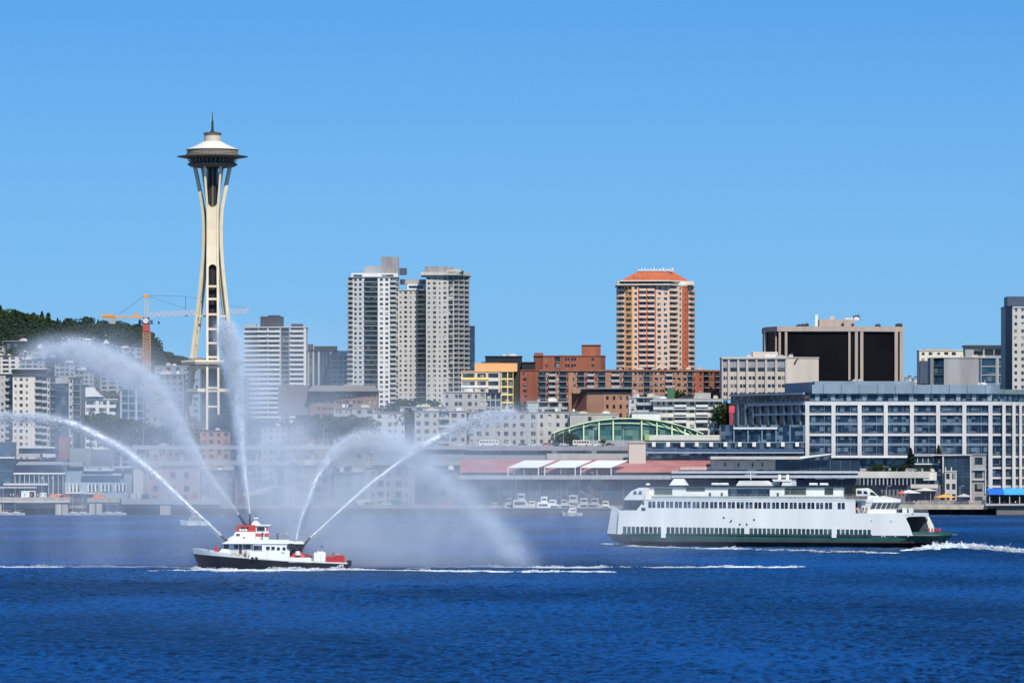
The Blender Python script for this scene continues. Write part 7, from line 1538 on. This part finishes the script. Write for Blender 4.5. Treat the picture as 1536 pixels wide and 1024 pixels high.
m = MB(); m.box(xat(152, Y), xat(172, Y), Y-1.2, Y+1.2, zat(475.4, Y), zat(471.4, Y)); m.xzprism([(xat(202, Y), zat(474.6, Y)), (xat(210, Y), zat(474.6, Y)), (xat(207, Y), zat(472.5, Y)), (xat(204.5, Y), zat(467.6, Y)), (xat(203, Y), zat(468, Y))], Y-.8, Y+.8); wbuild(m, 'winch_house', cor, cr_)
wbox(cr_, 'counterweight', 164, 173, 485.5, 477.1, Y-1, 2, concg)
m = MB(); m.path([cp(178, 471.5), cp(217, 443), cp(278, 444.2), cp(372, 463.5)], .11, 4); m.path([cp(222, 444), cp(279, 463)], .11, 4); m.tube(cp(278.5, 463.5), cp(278.5, 444), .16, n=4); m.tube(cp(238, 474.5), cp(238, 482), .05, n=4); wbuild(m, 'pendant_cable', darksteel, cr_)
m = MB(); m.box(xat(277, Y), xat(282, Y), Y-.8, Y+.8, zat(473.8, Y), zat(472.4, Y)); m.box(xat(236.8, Y), xat(239.4, Y), Y-.4, Y+.4, zat(486, Y), zat(482, Y)); wbuild(m, 'trolley', darksteel, cr_)
# ---------------------------------------------------------------- trees
def leafmat(name, c0, c1):
    m = bpy.data.materials.new(name); m.use_nodes = True; t = m.node_tree; b = t.nodes['Principled BSDF']; b.inputs['Roughness'].default_value = .7; b.inputs['Specular IOR Level'].default_value = .2
    g = N(t, 'ShaderNodeNewGeometry'); n = N(t, 'ShaderNodeTexNoise'); n.inputs['Scale'].default_value = .35; n.inputs['Detail'].default_value = 4; t.links.new(g.outputs['Position'], n.inputs['Vector'])
    oi = N(t, 'ShaderNodeObjectInfo'); ad = N(t, 'ShaderNodeMath', operation='MULTIPLY_ADD'); ad.inputs[1].default_value = .45; t.links.new(oi.outputs['Random'], ad.inputs[0])
    s_ = N(t, 'ShaderNodeMath', operation='SUBTRACT'); s_.inputs[1].default_value = .22; t.links.new(n.outputs[0], s_.inputs[0]); t.links.new(s_.outputs[0], ad.inputs[2])
    cr = N(t, 'ShaderNodeValToRGB'); e = cr.color_ramp.elements; e[0].position = .3; e[0].color = (*c0, 1); e[1].position = .75; e[1].color = (*c1, 1)
    t.links.new(ad.outputs[0], cr.inputs[0]); t.links.new(cr.outputs[0], b.inputs['Base Color']); return m
LG = leafmat('leaf_green', (.010, .026, .010), (.055, .075, .024)); LD = leafmat('leaf_dark', (.010, .024, .012), (.03, .05, .022)); bark = mat('bark', (.07, .05, .035), .9)
def crown_mesh(seed, H, W, kind, n=1100, leaf=.55):
    rg = np.random.default_rng(seed); pos = []
    if kind == 'broad':
        nb = 13; cs = np.stack([rg.normal(0, W*.24, nb), rg.normal(0, W*.24, nb), H*(.34+.5*rg.random(nb))], 1); rs = W*(.17+.15*rg.random(nb)); cs[0] = (0, 0, H*.82)
        k = rg.integers(0, nb, n); d = rg.normal(size=(n, 3)); d /= np.linalg.norm(d, axis=1)[:, None]; pos = cs[k]+d*(rs[k]*rg.random(n)**.25)[:, None]*np.array([1, 1, .85])
    else:
        z = rg.random(n)**.8; tier = .75+.25*np.sin(z*38); r = W*.5*(1-z)**.85*tier*rg.random(n)**.35; a = rg.random(n)*6.283; pos = np.stack([r*np.cos(a), r*np.sin(a), H*(.08+.92*z)], 1)
    q = rg.normal(size=(n, 3, 3)); q, _ = np.linalg.qr(q); base = np.array([(-1, -.6, 0), (1, -.6, 0), (.8, .7, .25), (-.8, .7, -.15)]); s_ = leaf*(.6+.8*rg.random(n))
    v = np.einsum('kj,nij->nki', base, q)*s_[:, None, None]+pos[:, None, :]
    me = bpy.data.meshes.new('crown'); me.vertices.add(4*n); me.vertices.foreach_set('co', v.reshape(-1).astype(np.float32)); me.loops.add(4*n); me.loops.foreach_set('vertex_index', np.arange(4*n, dtype=np.int32)); me.polygons.add(n); me.polygons.foreach_set('loop_start', np.arange(n, dtype=np.int32)*4); me.update(calc_edges=True); return me
def trunk_mesh(H, r, seed):
    rg = random.Random(seed); m = MB(); m.tube((0, 0, -1), (rg.uniform(-.3, .3), 0, H*.6), r, r*.45, 7)
    for k in range(5): a = rg.uniform(0, 6.28); z = H*rg.uniform(.3, .55); m.tube((0, 0, z), (math.cos(a)*H*.18, math.sin(a)*H*.18, z+H*.18), r*.4, r*.12, 5)
    me = bpy.data.meshes.new('trunk'); me.from_pydata(m.v, [], m.f); me.materials.append(bark); return me
CV = {}
for k in range(5):
    me = crown_mesh(100+k, 14, 13, 'broad'); me.materials.append(LG); CV[('broad', k)] = me
for k in range(3):
    me = crown_mesh(200+k, 16, 8, 'conifer', 900, .5); me.materials.append(LD); CV[('conifer', k)] = me
TM = {k: trunk_mesh(14, .38, k) for k in range(3)}
def tree(x, y, z, h, kind, k, label, group, dark=False, sx=1.0):
    r = empty('tree', (x, y, z), label, 'tree', group, rz=(k*1.7) % 6.28); s_ = h/(14 if kind == 'broad' else 16); r.scale = (s_*sx, s_*sx, s_)
    c = bpy.data.objects.new('crown', CV[(kind, k % (5 if kind == 'broad' else 3))]); COL.objects.link(c); c.parent = r
    t_ = bpy.data.objects.new('trunk', TM[k % 3]); COL.objects.link(t_); t_.parent = r; return r
rg = random.Random(4)
rows = [(4650, .0, 4.2), (4560, 5, 5.5), (4450, 11, 6.5), (4320, 19, 8)]
i = 0
for Yr, off, stp in rows:
    px = -30
    while px < (350 if off < 8 else 330 if off < 15 else 215):
        x = xat(px, Yr); z = ground_z(x, Yr)-1.5; con = rg.random() < (.22 if off else .3)
        h = rg.uniform(11, 18)*(1.12 if con else 1.0); h *= .92 if px > 230 else 1
        tree(x, Yr+rg.uniform(-20, 20), z, h, 'conifer' if con else 'broad', rg.randrange(30), 'tree in the dark wood along the hill crest' if not con else 'pointed conifer in the dark wood along the hill crest', 'trees of the hill wood')
        px += stp*rg.uniform(.7, 1.5); i += 1
print('hill trees', i)
# undergrowth on the slope
pp, sz = [], []
for _ in range(26000):
    Yr = rg.uniform(3350, 4700); px = rg.uniform(-60, 400); x = xat(px, Yr); pp.append((x, Yr, ground_z(x, Yr)+abs(rg.gauss(0, 2.6)))); sz.append(rg.uniform(.7, 2.0))
o = droplets(np.array(pp), np.array(sz), 'undergrowth', LD, np.array([1.3, 1.3, .9])); tag(o, kind='stuff')
def rowt(lst, Y, base_py, label_fn, group, kind='broad'):
    for j, (px, top) in enumerate(lst):
        x = xat(px, Y); zb_ = zat(base_py, Y); tree(x, Y, zb_, zat(top, Y)-zb_, kind, j*3+int(px) % 5, label_fn, group)
rowt([(474, 622), (486, 626), (498, 621), (512, 624), (526, 622), (540, 625), (552, 623)], 2500, 668, 'tree in the dim dark row under the brown brick building', 'dim trees behind the mist')
rowt([(611, 612), (618, 618)], 2530, 668, 'tree filling the dark gap between two pale houses', 'trees between the pale houses')
rowt([(585, 603), (600, 598), (612, 600), (622, 597), (634, 599), (646, 601), (656, 604)], 2620, 640, 'dark tree in the row at the foot of the twin towers', 'trees at the foot of the twin towers')
rowt([(136, 618), (147, 622), (158, 618), (170, 621), (182, 626), (196, 630)], 2600, 668, 'tree in the brushy row under the white terraced building', 'trees under the tent roof')
rowt([(206, 636), (222, 632), (240, 640), (256, 637), (272, 642), (288, 640)], 2560, 680, 'tree in the veiled row left of the tower foot', 'trees left of the tower foot')
rowt([(842, 650), (852, 646), (863, 651), (905, 658)], 2494, 668, 'small tree on the street in front of the green arch', 'street trees by the green arch')
rowt([(758, 596), (764, 600)], 2570, 640, 'dark tree squeezed beside the yellow building', 'trees by the yellow building')
rowt([(1018, 585), (1026, 589)], 2560, 620, 'dark tree on the roof line right of the brick complex', 'trees on the cream house roof')
rowt([(1089, 603), (1092, 622)], 2520, 650, 'dark tree behind the red sign panel', 'trees by the red sign')
rowt([(334, 620), (350, 628), (366, 625), (384, 630), (402, 628), (420, 632), (440, 628)], 2700, 668, 'tree dim in the mist right of the tower foot', 'trees right of the tower foot')
tree(xat(1366, 2396), 2396, zat(707, 2396), zat(672, 2396)-zat(707, 2396), 'conifer', 1, 'slim dark conifer on the terrace below the white grid', None, sx=1.3)
tree(xat(1408, 2397), 2397, zat(690, 2397), zat(667, 2397)-zat(690, 2397), 'conifer', 2, 'short dark conifer left above the glass pavilion', None, sx=1.4)
for j, px in enumerate((1303, 1312, 1321, 1331, 1342, 1353, 1378, 1390)):
    x = xat(px, 2392); o = tree(x, 2392, zat(707, 2392)-.6, 2.6+(j % 3)*.8, 'broad', j, 'rounded shrub in the terrace planter', 'shrubs in the terrace planter'); o.name = 'shrub'; o['category'] = 'shrub'
# city trees filling the slopes between buildings
pp, sz = [], []
for _ in range(9000):
    Yr = rg.uniform(2540, 3000); px = rg.uniform(-40, 1100); x = xat(px, Yr); pp.append((x, Yr, ground_z(x, Yr)+abs(rg.gauss(0, 2.2)))); sz.append(rg.uniform(.6, 1.5))
o = droplets(np.array(pp), np.array(sz), 'garden_greenery', LD, np.array([1.3, 1.3, .9])); tag(o, kind='stuff')
# ---------------------------------------------------------------- small things along the shore
rg = random.Random(77)
CARC = [(C_DARK, 'dark'), (WHITEP, 'white'), (concg, 'grey'), (C_RED, 'red'), (C_BLUE, 'blue'), (creamw, 'cream'), (steel, 'silver')]
protos = {}
def parked(px, Y, z, k, where):
    c, nm = CARC[k % 7]; key = nm
    if key not in protos: protos[key] = r = vehicle(px, Y, z, 4.4, 1.5, 1.8, c, 'parked_car', nm+' car '+where, 'car', 'car', 'cars parked along the shore')
    else:
        r = dup(protos[key], (xat(px, Y), Y, z), 0, nm+' car '+where, 'cars parked along the shore')
    return r
for k, px in enumerate((186, 204, 225, 246, 262, 281, 299, 318)): parked(px, 2374, 4.2, k, 'parked on the dim quay left of the fireboat')
for k, px in enumerate((436, 455, 478, 501, 530, 552, 580, 604, 633, 661)): parked(px, 2376, 4.2, k+2, 'parked on the misty quay right of the gabled shed')
for k, px in enumerate((1298, 1316, 1334, 1352)): parked(px, 2386, 4.2, k+1, 'parked behind the umbrellas on the right quay')
for k, px in enumerate((236, 275, 322, 366, 430, 470, 512, 556, 610, 655)): parked(px, Yv-2, zv-7.6, k+3, 'driving on the lower deck of the elevated road')
for k, px in enumerate((246, 268, 300, 340, 391, 424, 466, 520, 560, 602, 640)): parked(px, Yv-2, zv, k*3+1, 'driving on the veiled left part of the elevated road')
lm = MB(); lm.tube((0, 0, 0), (0, 0, 8.5), .1, .06, 6); lm.tube((0, 0, 8.4), (1.3, 0, 8.8), .05, n=5); lm.box(1.1, 1.9, -.15, .15, 8.7, 8.85)
lp0 = None
for k, px in enumerate(list(range(188, 690, 36))+[1296, 1330, 1362, 1396, 1440, 1476]):
    if lp0 is None: lp0 = lm.build('street_lamp', paler); o = lp0
    else: o = lp0.copy(); COL.objects.link(o)
    o.location = (xat(px, 2370), 2370, 4.2); tag(o, 'grey lamp post with a single arm on the '+('misty left quay' if px < 700 else 'right quay'), 'lamp post', 'lamp posts along the shore')
o0 = None
for k, px in enumerate(range(215, 940, 45)):
    if o0 is None: o0 = lm.build('street_lamp', paler); o = o0
    else: o = o0.copy(); COL.objects.link(o)
    o.location = (xat(px, Yv-4), Yv-4, zv); tag(o, 'thin lamp post on the elevated road', 'lamp post', 'lamp posts on the elevated road')
CT = [('rust red', mat('container_red', (.30, .08, .05), .7)), ('blue', mat('container_blue', (.05, .12, .25), .7)), ('grey', concg), ('cream', creamw), ('green', mat('container_green', (.06, .16, .10), .7))]
for k, px in enumerate((190, 212, 232, 258, 288, 312, 449, 492, 545, 590, 668)):
    nm, c = CT[k % 5]; m = MB(); m.box(-3, 3, -1.2, 1.2, 0, 2.6)
    for q in range(12): m.box(-2.9+q*.5, -2.75+q*.5, -1.26, -1.2, .1, 2.5)
    m.box(-3.05, 3.05, -1.25, 1.25, 2.6, 2.7); tag(m.build('container', c, None, (xat(px, 2382), 2382, 4.2), bevel=.04), nm+' storage container on the '+('dim dock left of the fireboat' if px < 400 else 'misty quay right of the fireboat'), 'container', 'storage containers along the quay')
# sailing masts in the left marina
for k, px in enumerate((6, 24, 110, 124, 162, 176)):
    r = empty('sailboat', (xat(px, 2350), 2350, 0), 'white sailing boat with a bare mast by the concrete piers', 'boat', 'sailing boats at the left piers'); m = MB()
    for sg in (-1, 1): m.raw([(-4, 0, 1.3), (0, sg*1.3, 1.1), (4, sg*.9, 1.1), (4, sg*.6, -.2), (0, sg*.9, -.3), (-3.4, 0, -.2)], [(0, 1, 4, 5), (1, 2, 3, 4)])
    m.raw([(-4, 0, 1.25), (0, -1.3, 1.1), (4, -.9, 1.1), (4, .9, 1.1), (0, 1.3, 1.1)], [(0, 1, 2, 3, 4)]); m.box(-1.2, 1.8, -.7, .7, 1.1, 1.6); m.build('hull', gw, r)
    m = MB(); m.tube((-.3, 0, 1.2), (-.3, 0, 12.5-k % 3), .07, .05, 6); m.tube((-.3, 0, 2.2), (3.4, 0, 2.2), .05, n=5); m.tube((-4, 0, 1.3), (-.3, 0, 12-k % 3), .015, n=3); m.build('mast', paler, r)
# roofscape behind the mist: low houses on the slope above the elevated road
LH = [(300, 345, 2560, 646, 'tan', 'low tan house above the elevated road left of the tall jet'), (392, 430, 2590, 640, 'grey', 'small grey house above the elevated road right of the tall jet'), (430, 462, 2570, 636, 'brick', 'small brick house in the mist left of the dim trees'), (560, 575, 2560, 652, 'grey', 'narrow grey shed under the plain pale house'), (250, 292, 2600, 632, 'brick', 'low brick row house veiled by the broad misty jet')]
for a, b_, Y, tp, c, lb in LH:
    w_ = {'tan': tan, 'grey': gw2, 'brick': brown}[c]; r = bld('house', lb, [(a, Y), (b_, Y)], tp, 11, ['n1 w1 n1 w1'], [w_, roofd], depth=12, cat='house'); clutter(r, a+2, b_-2, Y+1, 2, a, 1.5)
